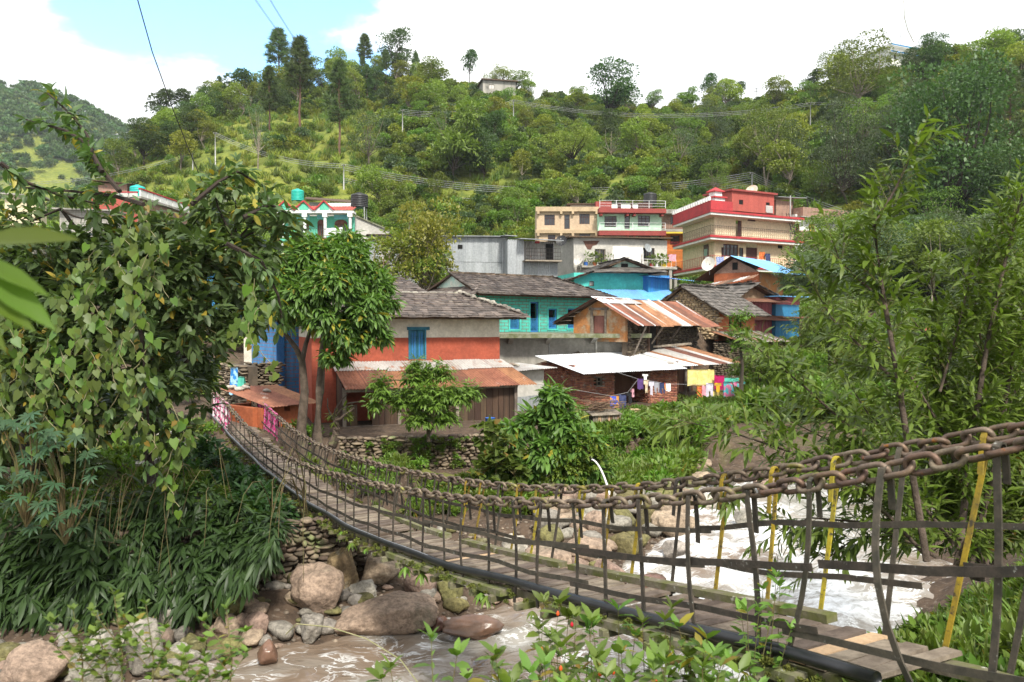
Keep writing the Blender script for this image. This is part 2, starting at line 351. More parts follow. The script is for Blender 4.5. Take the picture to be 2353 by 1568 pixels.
M['blue_brick'] = brickpaint('blue_wall', (.08, .3, .62), (.35, .12, .1), .42, .16, .012)
M['cream_brick'] = brickpaint('cream_tiles', (.66, .57, .38), (.42, .34, .2), .5, .18, .016)
M['block'] = brickpaint('cement_block', (.4, .38, .34), (.27, .25, .22), .4, .2, .02, .9, (.33, .31, .28))
M['far_brick'] = brickpaint('brick_far', (.33, .16, .11), (.34, .27, .21), .26, .09, .018, .9, (.26, .12, .09))
for k, a in dict(
    leaf_hill=((0.17, 0.23, 0.035), (0.11, 0.17, 0.03)), leaf_hill2=((0.23, 0.27, 0.045), (0.15, 0.205, 0.035)), leaf_dark=((0.07, 0.115, 0.028), (0.05, 0.088, 0.025)),
    leaf_yellow=((0.28, 0.29, 0.045), (0.19, 0.23, 0.036)), leaf_pine=((0.070, 0.119, 0.042), (0.105, 0.154, 0.049)), leaf_bright=((0.15, 0.22, 0.03), (0.1, 0.16, 0.028)),
    leaf_mango=((0.13, 0.195, 0.035), (0.08, 0.13, 0.03)), leaf_big=((0.06, 0.1, 0.035), (0.095, 0.135, 0.045)), leaf_heart=((0.085, 0.145, 0.035), (0.13, 0.2, 0.035)),
    leaf_castor=((.05, .115, .055), (.07, .14, .065)), leaf_bamboo=((0.03, 0.07, 0.022), (0.05, 0.105, 0.028)), leaf_willow=((.095, .185, .03), (.145, .24, .04)),
    leaf_lime=((.16, .25, .03), (.11, .19, .025)), leaf_fore=((0.14, 0.22, 0.035), (0.1, 0.165, 0.03)), leaf_grey=((0.105, 0.140, 0.070), (0.070, 0.105, 0.049)),
    leaf_grass=((0.14, 0.2, 0.03), (0.1, 0.15, 0.026)), leaf_reddish=((.13, .1, .03), (.09, .1, .03)), leaf_neem=((.12, .2, .02), (.08, .15, .02)),
    leaf_far=((0.068, 0.128, 0.045), (0.112, 0.173, 0.053))).items():
    M[k] = leafmat(k, a[0], a[1], tip=(.26, .2, .03) if k in ('leaf_big', 'leaf_heart', 'leaf_mango', 'leaf_fore') else None, isl=.18 if k in ('leaf_hill', 'leaf_hill2', 'leaf_yellow', 'leaf_dark', 'leaf_grey', 'leaf_far') else .3)
def fabric(name, c1, c2=None, scale=6, thr=(.48, .52), c3=None):
    m = mat(name, c1, c2 or tuple(x*.85 for x in c1), scale, .9, .15, 60, vary=0, contrast=thr, c3=c3, c3s=scale*1.3, c3t=(.6, .63)); M[name] = m; return m
# ---------------------------------------------------------------- terrain
RC = np.array([(-26, -6), (-14, 2.8), (-6.4, 8.0), (-2.4, 10.9), (.8, 12.5), (3.9, 14.4), (6.2, 17.5), (8.2, 22), (10.7, 27)], float)
HW = 3.0
def river(x, y):
    """signed distance to the river centre line (positive on the village side) and arc position"""
    x = np.asarray(x, float); y = np.asarray(y, float)
    best = np.full(x.shape, 1e9); sg = np.zeros(x.shape); arc = np.zeros(x.shape); acc = 0.0
    for a, b in zip(RC[:-1], RC[1:]):
        d = b - a; L = np.hypot(*d)
        t = np.clip(((x - a[0])*d[0] + (y - a[1])*d[1])/L**2, 0, 1)
        px, py = a[0] + t*d[0], a[1] + t*d[1]; dist = np.hypot(x - px, y - py)
        cr = d[0]*(y - a[1]) - d[1]*(x - a[0])
        m = dist < best; best = np.where(m, dist, best); sg = np.where(m, np.sign(cr), sg); arc = np.where(m, acc + t*L, arc); acc += L
    return best*np.where(sg == 0, 1, sg), arc
ARC = np.concatenate([[0], np.cumsum(np.hypot(*np.diff(RC, axis=0).T))])
def water_z(arc):   # climbs upstream
    return np.interp(arc, [0, ARC[4], ARC[5], ARC[6], ARC[7], ARC[8]], [-.1, 0, .15, .45, .75, .95])
def vnoise(x, y, s, seed=0):
    """cheap smooth value noise, vectorised"""
    x = np.asarray(x)*s + seed*17.3; y = np.asarray(y)*s + seed*9.7
    xi = np.floor(x).astype(int); yi = np.floor(y).astype(int); fx = x - xi; fy = y - yi
    h = lambda a, b: np.modf(np.abs(np.sin(a*127.1 + b*311.7 + seed)*43758.5453))[0]
    fx = fx*fx*(3 - 2*fx); fy = fy*fy*(3 - 2*fy)
    return (h(xi, yi)*(1 - fx) + h(xi + 1, yi)*fx)*(1 - fy) + (h(xi, yi + 1)*(1 - fx) + h(xi + 1, yi + 1)*fx)*fy
SKY_U = [-900, -300, 0, 120, 230, 330, 450, 600, 800, 900, 1100, 1300, 1500, 1650, 1800, 2000, 2200, 2400, 2800, 3300]
SKY_V = [650, 600, 540, 500, 440, 330, 290, 235, 190, 195, 215, 240, 262, 255, 235, 190, 165, 150, 140, 150]
RID_U = [-900, 0, 1400, 1700, 2000, 2353, 3300]; RID_Y = [260, 250, 240, 225, 180, 140, 110]
PY = [24, 25.0, 25.3, 37.0, 39.0, 52, 58, 68, 80, 98, 112]
PC = [.75, .85, 1.65, 1.75, 4.75, 4.85, 5.5, 7.3, 8.2, 9.4, 12]
PL = [1.9, 1.95, 1.95, 2.6, 3.0, 5.2, 6.2, 8.0, 9.8, 13, 16]
PR = [1.0, 1.1, 1.15, 2.2, 2.5, 4.0, 4.5, 6.2, 8.2, 10.5, 15]
def Hill(x, y):
    x = np.asarray(x, float); y = np.asarray(y, float); u = 1176.5 + FP*x/np.maximum(y, 1)
    wc = np.interp(u, [640, 720, 1620, 1780], [0, 1, 1, 0]); right = u > 1200
    ys = np.interp(u, [1140, 1330, 1440, 1500, 1640], [38, 38, 40, 43.5, 47]); lo = np.interp(y, [24, 25, 25.3, 37, 60], [.75, .85, 1.65, 1.75, 2.4])
    st_ = np.clip((y - ys)/1.2 + .5, 0, 1); pc = np.where(y < 52, lo*(1 - st_) + np.interp(y, PY[4:], PC[4:])*st_, np.interp(y, PY, PC))
    z = wc*pc + (1 - wc)*np.where(right, np.interp(y, PY, PR), np.interp(y, PY, PL))
    yr = np.interp(u, RID_U, RID_Y); zr = CZ + (HOR - np.interp(u, SKY_U, SKY_V))/FP*yr
    t = np.clip((y - 105)/(yr - 105), 0, 1); z0 = wc*10.5 + (1 - wc)*np.where(right, 12, 14)
    # the rise has terraces and gullies
    hill = z0 + (zr - z0)*(t*.9 + .1*np.sin(t*PI/2)) + (vnoise(x, y, .03, 1) - .5)*9*np.sin(t*PI) + (vnoise(x, y, .1, 2) - .5)*2.2*np.sin(t*PI)
    st = 3.4; q = hill/st; hill = st*(np.floor(q) + np.clip((q - np.floor(q) - .25)/.6, 0, 1))*.55 + hill*.45
    back = zr - (y - yr)*.35
    w = np.clip((y - 98)/14, 0, 1)
    return np.where(y > yr, back, z*(1 - w) + hill*w)
def Near(x, y):
    x = np.asarray(x, float); y = np.asarray(y, float)
    d, arc = river(x, y); wz = water_z(arc); a = np.abs(d) - HW
    bed = wz - .55*np.clip(-a/1.0, 0, 1)
    far = np.interp(a, [0, .4, 1.2, 4, 9], [-.04, .12, .28, .55, .9]) + wz*.9
    up = np.clip((y - np.interp(x, [-20, -14, -4.6, -3.2, -2.4], [13, 13.9, 15.35, 17.3, 22]))/.25, 0, 1)*(x < -2.4)
    far = far*(1 - up) + (1.45 + .06*np.clip(y - 15, 0, 9))*up
    h24 = Hill(x*24.0/np.maximum(y, 8), np.full(x.shape, 24.0)); b = np.clip((y - 19.5)/4.5, 0, 1); far = far*(1 - b) + h24*b
    near = np.interp(a, [0, 1, 2, 3.2, 5, 9, 16], [-.04, .7, 1.4, 2.1, 2.75, 3.4, 3.9]) + wz*.8
    z = np.where(a < 0, bed, np.where(d > 0, far, near))
    # clear space under the footbridge
    px_, py_ = x - 2.57, y - 4.6; sb = px_*-.495 + py_*.869; off = np.abs(px_*.869 + py_*.495 - .6)
    zd = np.interp(sb, [0, 6.5, 12, 16, 20, 24, 26.5], [3.2, 2.05, 1.72, 1.65, 1.75, 2.1, 2.6]); k_ = np.clip((2.3 - off)/1.1, 0, 1)*np.clip((sb - 8)/2, 0, 1)*np.clip((26 - sb)/1.5, 0, 1)
    z = np.where(d > 0, z*(1 - k_) + np.minimum(z, zd - .75)*k_, z)
    return z + (vnoise(x, y, .9, 3) - .5)*.25*np.clip(np.abs(a), 0, 1) + (vnoise(x, y, 2.7, 4) - .5)*.1
def HZ(x, y):
    return float(Near(np.array([x]), np.array([y]))[0]) if y < 24 else float(Hill(np.array([x]), np.array([y]))[0])
def HZv(x, y): return np.where(y < 24, Near(x, y), Hill(x, y))

def ground_material():
    m = bpy.data.materials.new('earth_and_grass'); m.use_nodes = True; t = NT(m.node_tree)
    pos = t.n('ShaderNodeNewGeometry').outputs['Position']; at_ = t.n('ShaderNodeAttribute', attribute_name='green').outputs['Fac']
    n1 = t.noise(pos, .05, 6.0, .6); n2 = t.noise(pos, .5, 6.0, .65); n3 = t.noise(pos, 3.0, 5.0, .65)
    grass = t.mix(t.ss(n1, .4, .62), (.2, .22, .04, 1), (.14, .175, .032, 1))
    grass = t.mix(t.ss(n2, .4, .68), grass, (.085, .115, .024, 1))
    grass = t.mix(t.ss(n3, .5, .75), grass, (.2, .2, .055, 1))
    soil = t.mix(t.ss(n3, .35, .65), (.115, .08, .056, 1), (.065, .047, .035, 1))
    soil = t.mix(t.ss(t.noise(pos, 9.0, 4.0), .55, .7), soil, (.17, .135, .105, 1))
    f = t.ss(t.math('ADD', at_, t.math('MULTIPLY_ADD', n2, .8, -.4)), .35, .65)
    col = t.mix(f, soil, grass)
    b = t.n('ShaderNodeBump', {'Height': t.noise(pos, 4.0, 8.0, .7), 'Strength': .8, 'Distance': .12})
    p = t.n('ShaderNodeBsdfPrincipled', {'Base Color': col, 'Roughness': .95, 'Specular IOR Level': .15, 'Normal': b.outputs[0]}); t.n('ShaderNodeOutputMaterial', {'Surface': p.outputs[0]})
    return m
GM = ground_material()
def gridmesh(name, X, Y, Z, m, green, lab='', cat=''):
    a, b = X.shape; V = np.stack([X.ravel(), Y.ravel(), Z.ravel()], 1); i = np.arange(a*b).reshape(a, b)
    F = np.stack([i[:-1, :-1].ravel(), i[:-1, 1:].ravel(), i[1:, 1:].ravel(), i[1:, :-1].ravel()], 1)
    o = obj_np(name, V, F, m, smooth=True)
    at_ = o.data.attributes.new('green', 'FLOAT', 'POINT'); at_.data.foreach_set('value', green.ravel().astype(np.float32))
    return tag(o, lab, cat, kind='structure')
gx, gy = np.meshgrid(np.arange(-34, 34.01, .25), np.arange(-8, 24.01, .25))
gd, _ = river(gx, gy); gz = Near(gx, gy)
green = np.where(gd > 0, np.clip((gy - 19)/6, 0, .55), np.clip((np.abs(gd) - HW - 1.0)/1.5, 0, 1))
gridmesh('riverbank_ground', gx, gy, gz, GM, green, 'stony earth banks on both sides of the stream', 'ground')
uu = np.concatenate([np.arange(-1500, -200, 60), np.arange(-200, 2560, 18), np.arange(2560, 3900, 60)]); yy = np.concatenate([[22.6], np.arange(24, 60, .7), np.arange(60, 120, 1.3), np.arange(120, 330, 2.6), np.arange(330, 430, 30)])
yg, ug = np.meshgrid(yy, uu, indexing='ij'); xg = (ug - 1176.5)/FP*yg; zg = Hill(xg, np.maximum(yg, 24)) - np.where(yg < 23.5, .6, 0)
gr = np.clip((yg - 60)/40, .2, 1.0) + np.where((ug < 640) | (ug > 1640), .15, 0)
# bare red cuts in the bank above the right-hand gully
gr = np.where((np.abs(ug - 2090) < 30) & (yg > 118) & (yg < 135), -.6, gr)
gridmesh('hillside_ground', xg, yg, zg, GM, gr, 'green terraced hillside rising behind the village', 'hillside')

# far hill across the valley: bluish with distance
fu = np.arange(-1800, 1500, 30); fy = np.arange(330, 1000, 18)
fyg, fug = np.meshgrid(fy, fu, indexing='ij'); fxg = (fug - 1176.5)/FP*fyg
fv = np.interp(fug, [-1800, -600, -300, 0, 100, 200, 250, 300, 420, 700, 1500], [120, 120, 150, 188, 218, 252, 282, 308, 345, 430, 560])
def FarHill(x, y):
    u = 1176.5 + FP*x/y; fv = np.interp(u, [-1800, -600, -300, 0, 100, 200, 250, 300, 420, 700, 1500], [120, 120, 150, 188, 218, 252, 282, 308, 345, 430, 560])
    zt = CZ + (HOR - fv)/FP*720; t = np.clip((y - 340)/380, 0, 1)
    return np.where(y > 720, zt - (y - 720)*.3, -10 + (zt + 10)*t) + (vnoise(x, y, .012, 5) - .5)*30*np.sin(t*PI) + (vnoise(x, y, .05, 6) - .5)*6*np.sin(t*PI)
fzg = FarHill(fxg, fyg)
gridmesh('far_hill', fxg, fyg, fzg, GM, np.ones_like(fzg), 'distant wooded hill across the valley', 'hill')

# ---------------------------------------------------------------- river water
def water_material():
    m = bpy.data.materials.new('river_water'); m.use_nodes = True; t = NT(m.node_tree)
    pos = t.n('ShaderNodeNewGeometry').outputs['Position']; fo = t.n('ShaderNodeAttribute', attribute_name='foam').outputs['Fac']
    fl = t.n('ShaderNodeMapping', {'Vector': pos, 'Rotation': (0, 0, R(-32)), 'Scale': (.75, 1.35, 1)}).outputs[0]
    n1 = t.noise(fl, 1.5, 7.0, .65, .8); n2 = t.noise(fl, 5.0, 6.0, .7, 1.0)
    murk = t.mix(t.ss(t.noise(pos, .35, 3.0), .38, .62), (.17, .125, .09, 1), (.25, .235, .205, 1))
    f = t.math('ADD', fo, t.math('ADD', t.math('MULTIPLY_ADD', n1, .9, -.45), t.math('MULTIPLY_ADD', n2, .5, -.25)))
    rid = t.ss(t.math('ABSOLUTE', t.math('ADD', t.noise(fl, 1.3, 5.0, .6, 1.6), -.5)), .035, .0)
    wisp = t.math('MULTIPLY', t.math('MULTIPLY', rid, t.ss(t.noise(pos, .9, 3.0), .42, .62)), t.ss(fo, -.25, .1))
    foam = t.math('MAXIMUM', t.ss(f, .44, .76), t.math('MULTIPLY', wisp, .75))
    col = t.mix(foam, murk, (.78, .8, .81, 1))
    b1 = t.n('ShaderNodeBump', {'Height': t.noise(fl, 2.0, 3.0, .5, 1.2), 'Strength': .3, 'Distance': .2})
    p = t.n('ShaderNodeBsdfPrincipled', {'Base Color': col, 'Roughness': t.math('MULTIPLY_ADD', foam, .6, .05), 'Specular IOR Level': .5, 'IOR': 1.33, 'Normal': b1.outputs[0]})
    t.n('ShaderNodeOutputMaterial', {'Surface': p.outputs[0]})
    return m
def build_water():
    pts = []; nrm = []
    for i in range(len(RC) - 1):
        k = int(np.hypot(*(RC[i + 1] - RC[i]))/.16)
        for j in range(k): pts.append(RC[i] + (RC[i + 1] - RC[i])*j/k)
    P = np.array(pts)
    for _ in range(25): P[1:-1] = (P[:-2] + P[2:])/2*.5 + P[1:-1]*.5
    T = np.gradient(P, axis=0); T /= np.linalg.norm(T, axis=1)[:, None]; N = np.stack([-T[:, 1], T[:, 0]], 1)
    w = np.linspace(-4.2, 4.2, 54)
    X = P[:, 0:1] + N[:, 0:1]*w; Y = P[:, 1:2] + N[:, 1:2]*w
    d, arc = river(X, Y); Z = water_z(arc)
    ra = np.interp(X, [-9, -3.5, -.5, 1.4, 3, 6.4, 9, 14], [.05, .14, .26, .5, .85, .85, .5, .35])   # how broken the water is
    amp = .06 + .2*ra
    wv = (vnoise(X*.6 + Y*.4, Y - X*.5, 2.2, 11) - .5)*1.0 + (vnoise(X, Y, 4.6, 12) - .5)*.6 + (vnoise(X, Y, 9, 13) - .5)*.3
    Z = Z + wv*amp - .1
    o = gridmesh('river', X, Y, Z, water_material(), np.zeros_like(Z), 'murky stream with white rapids under the footbridge', 'river')
    foam = np.clip((ra - .18)*.85, 0, .8)*np.clip((3.0 - np.abs(w)[None, :]*.75), 0, 1) + np.clip(wv, -.4, .4)*.25*ra
    at_ = o.data.attributes.new('foam', 'FLOAT', 'POINT'); at_.data.foreach_set('value', foam.ravel().astype(np.float32))
build_water()
# ---------------------------------------------------------------- suspension footbridge
BA = Vector((2.57, 4.6)); BD = Vector((-.495, .869)).normalized(); BN = Vector((BD.y, -BD.x)); BW = 1.2   # BN points to the downstream (further) chain
def on_line(u, off):
    """station along the bridge where picture column u meets the line shifted by off"""
    a = BA + BN*off; k = (u - 1176.5)/FP; return (a.x - k*a.y)/(k*BD.y - BD.x)
def prof(px, off):
    s = [on_line(u, off) for u, v in px]; z = []
    for (u, v), t in zip(px, s): z.append(at(u, v, (BA + BN*off + BD*t).y).z)
    o = np.argsort(s); s = np.array(s)[o]; z = np.array(z)[o]
    c = np.polyfit(s, z, 6); lo, hi = s[0], s[-1]
    d = np.polyder(c)
    def fn(t):
        if t < lo: return float(np.polyval(c, lo) + (t - lo)*np.polyval(d, lo))
        if t > hi: return float(np.polyval(c, hi) + (t - hi)*np.polyval(d, hi))
        return float(np.polyval(c, t))
    return fn
zL = prof([(2353, 1022), (2200, 1060), (2000, 1084), (1880, 1102), (1700, 1128), (1500, 1150), (1350, 1163), (1200, 1163), (1043, 1143), (1000, 1133), (850, 1108), (760, 1090), (676, 1064), (640, 1041), (600, 1013), (560, 973), (520, 932), (497, 908)], 0)
zR = prof([(2353, 985), (2200, 1012), (2050, 1040), (1900, 1065), (1700, 1092), (1500, 1115), (1300, 1125), (1150, 1118), (1000, 1098), (900, 1070), (820, 1062), (744, 1026), (676, 991), (633, 955), (590, 917)], BW)
zD = prof([(1850, 1532), (1650, 1462), (1500, 1432), (1380, 1403), (1250, 1366), (1100, 1330), (1000, 1292), (900, 1257), (800, 1216), (700, 1156), (631, 1101), (600, 1074), (573, 1050), (545, 1022), (527, 1002)], -.03)
def bpt(s, off, z): p = BA + BD*s + BN*off; return Vector((p.x, p.y, z))
BRIDGE = thing('suspension_bridge', 'old suspension footbridge with rusty chains, iron hangers and wooden planks over the stream', 'footbridge', (BA.x, BA.y, zD(0)))
def bset(o): o.matrix_parent_inverse = Matrix.Translation(-Vector((BA.x, BA.y, zD(0)))); return o
S0, S1 = -1.5, 26.6; DK = .95   # deck width, narrower than the chains' spacing
def stadium(L, wd, r, nseg=7, ring=6):
    """closed chain link along x, flat in xz"""
    h = L/2 - wd/2; pts = []
    for j in range(nseg + 1): a = -PI/2 + PI*j/nseg; pts.append(Vector((h + math.cos(a)*wd/2, 0, math.sin(a)*wd/2)))
    for j in range(nseg + 1): a = PI/2 + PI*j/nseg; pts.append(Vector((-h + math.cos(a)*wd/2, 0, math.sin(a)*wd/2)))
    vs = []; n = len(pts)
    for i, p in enumerate(pts):
        d = (pts[(i + 1) % n] - pts[i - 1]).normalized(); b = Vector((0, 1, 0)); a = b.cross(d)
        for k in range(ring): t = 2*PI*k/ring; vs.append(p + (a*math.cos(t) + b*math.sin(t))*r)
    fs = [(i*ring + k, i*ring + (k + 1) % ring, ((i + 1) % n)*ring + (k + 1) % ring, ((i + 1) % n)*ring + k) for i in range(n) for k in range(ring)]
    return vs, fs
PITCH_L = .172
lv, lf = stadium(PITCH_L + .04, .105, .0205)
lm = []
for mk in ('chain', 'chain_rust'): g = G(); g.add(lv, lf); lm.append(g.mesh('chain_link', M[mk], True))
def chain(off, zf, lab):
    ch = bset(link(bpy.data.objects.new('chain', None), BRIDGE)); tag(ch, lab)
    s = S0; i = 0; r = random.Random(int(off*10) + 3)
    while s < S1:
        ds = PITCH_L/math.sqrt(1 + ((zf(s + .1) - zf(s - .1))/.2)**2)
        p = bpt(s, off, zf(s)); q = bpt(s + ds, off, zf(s + ds)); d = (q - p).normalized()
        side = Vector((BN.x, BN.y, 0)); up = side.cross(d).normalized(); side = d.cross(up)
        a = (R(45) if i % 2 else R(-45)) + r.uniform(-.5, .5); z = up*math.cos(a) + side*math.sin(a); y = z.cross(d)
        o = bpy.data.objects.new('link', lm[1 if (s < 1.6 and i % 3) else 0]); COL.objects.link(o); o.parent = ch; o.matrix_basis = frame((p + q)/2, d, y, z)
        s += ds; i += 1
chain(0, zL, 'handrail chain of heavy oval links on the upstream side'); chain(BW, zR, 'handrail chain of heavy oval links on the downstream side')
def strap_along(pts, w, t, side, name, m, parent):
    """flat iron bar swept along pts; side = thin axis"""
    g = G(); vs = []; n = len(pts); side = Vector(side)
    for i, p in enumerate(pts):
        d = (pts[min(i + 1, n - 1)] - pts[max(i - 1, 0)]).normalized(); up = side.cross(d).normalized()
        for a, b in ((-1, -1), (1, -1), (1, 1), (-1, 1)): vs.append(p + side*(a*t/2) + up*(b*w/2))
    fs = [(i*4 + j, i*4 + (j + 1) % 4, i*4 + 4 + (j + 1) % 4, i*4 + 4 + j) for i in range(n - 1) for j in range(4)] + [(0, 1, 2, 3), (n*4 - 1, n*4 - 2, n*4 - 3, n*4 - 4)]
    g.add(vs, fs); o = g.build(name, m, parent); return bset(o) if parent is BRIDGE else o
B3 = Vector((BD.x, BD.y, 0)); N3 = Vector((BN.x, BN.y, 0))
r_ = random.Random(5)
def hanger(s, off, zf, yellow, out, bend=0.0, lean=0.0):
    top = zf(s) + .035; bot = zD(s) - .16; sgn = out
    x = lambda z, o, ds=0: bpt(s + ds, off + o, z)
    hl = r_.uniform(.22, .42)
    pts = [x(top - hl, -sgn*.075), x(top - hl*.5, -sgn*.06), x(top - .05, -sgn*.045), x(top - .008, -sgn*.022), x(top, sgn*.008), x(top - .02, sgn*.035)]
    n = 7
    for i in range(1, n + 1):
        f = i/n; z = top - .05 - (top - .05 - bot)*f
        pts.append(x(z, sgn*(.038 + .02*f) + (DK + .02 - BW if off > 1 else 0)*f + (bend*math.sin(f*PI) if bend else 0)*sgn, lean*f + bend*.8*math.sin(f*PI)))
    wd = r_.uniform(.036, .046)
    nrm = N3
    g = G(); vs = []; m = len(pts)
    for i, p in enumerate(pts):
        d = (pts[min(i + 1, m - 1)] - pts[max(i - 1, 0)]).normalized(); a = B3; b = d.cross(a).normalized()
        for q, w in ((-1, -1), (1, -1), (1, 1), (-1, 1)): vs.append(p + a*(q*wd/2) + b*(w*.007))
    fs = [(i*4 + j, i*4 + (j + 1) % 4, i*4 + 4 + (j + 1) % 4, i*4 + 4 + j) for i in range(m - 1) for j in range(4)] + [(0, 1, 2, 3), (m*4 - 1, m*4 - 2, m*4 - 3, m*4 - 4)]
    g.add(vs, fs); bset(g.build('hanger', M['strap_yellow'] if yellow else M['strap'], BRIDGE))
sL = [-.9, -.25, .45, 1.0, 1.58, 2.21, 2.86, 3.38, 3.9]
while sL[-1] < 25.5: sL.append(sL[-1] + r_.uniform(.5, .66))
sR = [-.8, .05, .5, 1.15, 1.75]
while sR[-1] < 25.8: sR.append(sR[-1] + r_.uniform(.5, .68))
for i, s in enumerate(sL): hanger(s, 0, zL, False, -1, bend={2: .13, 3: -.05, 5: .03}.get(i, r_.uniform(-.035, .035)), lean={2: -.42, 3: .22}.get(i, r_.uniform(-.18, .05)))
for i, s in enumerate(sR): hanger(s, BW, zR, s < 9 and r_.random() < .62, 1, lean=r_.uniform(-.08, .05) + (.2 if i < 3 else 0))
def strap_run(off, zf, frac, a, b, w=.05, j=.02, m='strap'):
    k = max(4, int((b - a)/.35)); pts = []; oo = off + (-.055 if off == 0 else .055); w0 = r_.random()*9
    for i in range(k + 1):
        s = a + (b - a)*i/k; t = zf(s); z = t - (t - zD(s))*(frac + j*math.sin(s*1.7 + w0) + j*.6*math.sin(s*4.1 + w0)); pts.append(bpt(s, oo + (DK + .02 - BW)*frac*(off > 1) + .01*math.sin(s*2.3 + w0), z))
    strap_along(pts, w, .008, N3, 'side_strap', M[m], BRIDGE)
for fr in (.44, .76):
    for a, b in ((3.6, 7.6), (7.4, 12.2), (12, 17.5), (17.3, 25.5)): strap_run(0, zL, fr + r_.uniform(-.02, .02), a, b)
    for a, b in ((.9, 3.4), (3.2, 6.8), (6.6, 11.5), (11.3, 17), (16.8, 25.8)): strap_run(BW, zR, fr + r_.uniform(-.03, .02), a, b)
strap_run(0, zL, .46, .95, 3.8, .055, .012); strap_run(0, zL, .44, -1.4, .9, .058, .01); strap_run(0, zL, .83, -1.4, 1.2, .05, .01); strap_run(0, zL, .8, .9, 3.9, .05, .012)
strap_run(BW, zR, .62, -1.4, .6, .04, .01); strap_run(BW, zR, .42, -1.4, 1.2, .045, .01)
# planks
pm_ = rough_box('plank', M['plank'], 3, .012, 5); pn_ = rough_box('plank', M['plank_new'], 4, .012, 1)
s = .55; i = 0
while s < 26.4:
    w = r_.uniform(.11, .2); gap = r_.uniform(.006, .03)
    hole_ = (1.9 < s < 2.05) or (3.25 < s < 3.4) or r_.random() < .025
    if not hole_:
        sl_ = math.atan2(zD(s + .2) - zD(s - .2), .4); d = (B3 + Vector((0, 0, math.tan(sl_)))).normalized(); rt = r_.uniform(-.05, .05)
        x = (N3 + B3*rt).normalized(); z = x.cross(d).normalized(); d2 = z.cross(x)
        L = r_.uniform(.84, .97); lift = r_.uniform(-.008, .01)
        me = pn_[0] if (abs(s - 7.2) < .1 or abs(s - 1.0) < .09) else pm_[i % 5]
        o = bpy.data.objects.new('plank', me); COL.objects.link(o); o.parent = BRIDGE
        o.matrix_basis = Matrix.Translation(-Vector((BA.x, BA.y, zD(0)))) @ frame(bpt(s + w/2, DK/2 + r_.uniform(-.04, .04), zD(s + w/2) - .01 + lift), x*L, d2*w, z*.032)
    s += w + gap; i += 1
# timbers under the deck, edge boards with moss, and the black water pipe
for off, m in ((.1, 'moss_wood'), (DK - .1, 'moss_wood')):
    a = -.2
    while a < 26:
        b = min(a + r_.uniform(2.2, 3.4), 26.5); k = 8
        strap_along([bpt(a + (b - a)*j/k, off + r_.uniform(-.03, .03), zD(a + (b - a)*j/k) - .09) for j in range(k + 1)], .09, .1, N3, 'deck_timber', M[m], BRIDGE); a = b - .05
for a, b, off in ((1.0, 2.9, -.1), (2.7, 4.3, -.1), (5.2, 6.7, -.09), (6.6, 8.9, -.08), (1.6, 5.4, DK + .02), (5.6, 8.4, DK + .02), (9, 12.5, DK + .02)):
    strap_along([bpt(a + (b - a)*j/6, off, zD(a + (b - a)*j/6) - .03 + (.07 if off > .5 else -.05)) for j in range(7)], .07, .13, Vector((0, 0, 1)).cross(B3), 'edge_timber', M['moss_wood'], BRIDGE)
for j in range(44):
    s = .8 + j*.57 + r_.uniform(-.1, .1); g = G(); g.bar(bpt(s, -.22, zD(s) - .15), bpt(s, DK + .1, zD(s) - .15), .07, .07); bset(g.build('cross_bearer', M['moss_wood'], BRIDGE))
pp = [bpt(.45 + j*.25, -.06 + .012*math.sin(j*.7), zD(.45 + j*.25) + .055 + .012*math.sin(j*.43)) for j in range(105)]
g = G(); g.tube(pp, .048, 10); PIPE = bset(g.build('water_pipe', M['pipe_black'], BRIDGE, True)); tag(PIPE, 'black plastic water pipe laid along the deck edge')
g = G()
for a, b in zip(pp[28:-1], pp[29:]): g.bar(a + Vector((0, 0, .047)) - N3*.012, b + Vector((0, 0, .047)) - N3*.012, .006, .004)
g.build('stripe', M['pipe_line'], PIPE)
# ---------------------------------------------------------------- buildings: toolkit
class Fa:
    """a facade: front plane from column u0 at depth y0 to column u1 at depth y1, base height zb"""
    def __init__(s, u0, y0, u1, y1, zb):
        a, b = xy(u0, y0), xy(u1, y1); d = b - a
        s.w = d.length; s.rz = math.atan2(d.y, d.x); s.zb = zb; s.o = Vector((a.x, a.y, zb)); s.dx = Vector((math.cos(s.rz), math.sin(s.rz), 0)); s.dy = Vector((-math.sin(s.rz), math.cos(s.rz), 0))
    def px(s, u, v, dep=0.0):
        r = ray(u, v); o = s.o + s.dy*dep; t = (o - Vector((0, 0, CZ))).dot(s.dy)/r.dot(s.dy); p = Vector((0, 0, CZ)) + r*t - s.o
        return p.dot(s.dx), p.z
    def rect(s, u0, v0, u1, v1, dep=0.0):
        a = s.px(u0, v1, dep); b = s.px(u1, v0, dep); return (min(a[0], b[0]), a[1], max(a[0], b[0]), b[1])
    def thing(s, name, label, cat, group=None): return thing(name, label, cat, s.o, s.rz, group)
q4 = lambda x, y: (861.7 + x*.2455, 436.6 + y*.2455)
q5 = lambda x, y: (1206.4 + x*.29297, 425.1 + y*.29297)
q6 = lambda x, y: (1206.4 + x*.2455, 660.6 + y*.2455)
def rc(f, q, x0, y0, x1, y1, dep=0.0):
    a = q(x0, y0); b = q(x1, y1); return f.rect(a[0], a[1], b[0], b[1], dep)
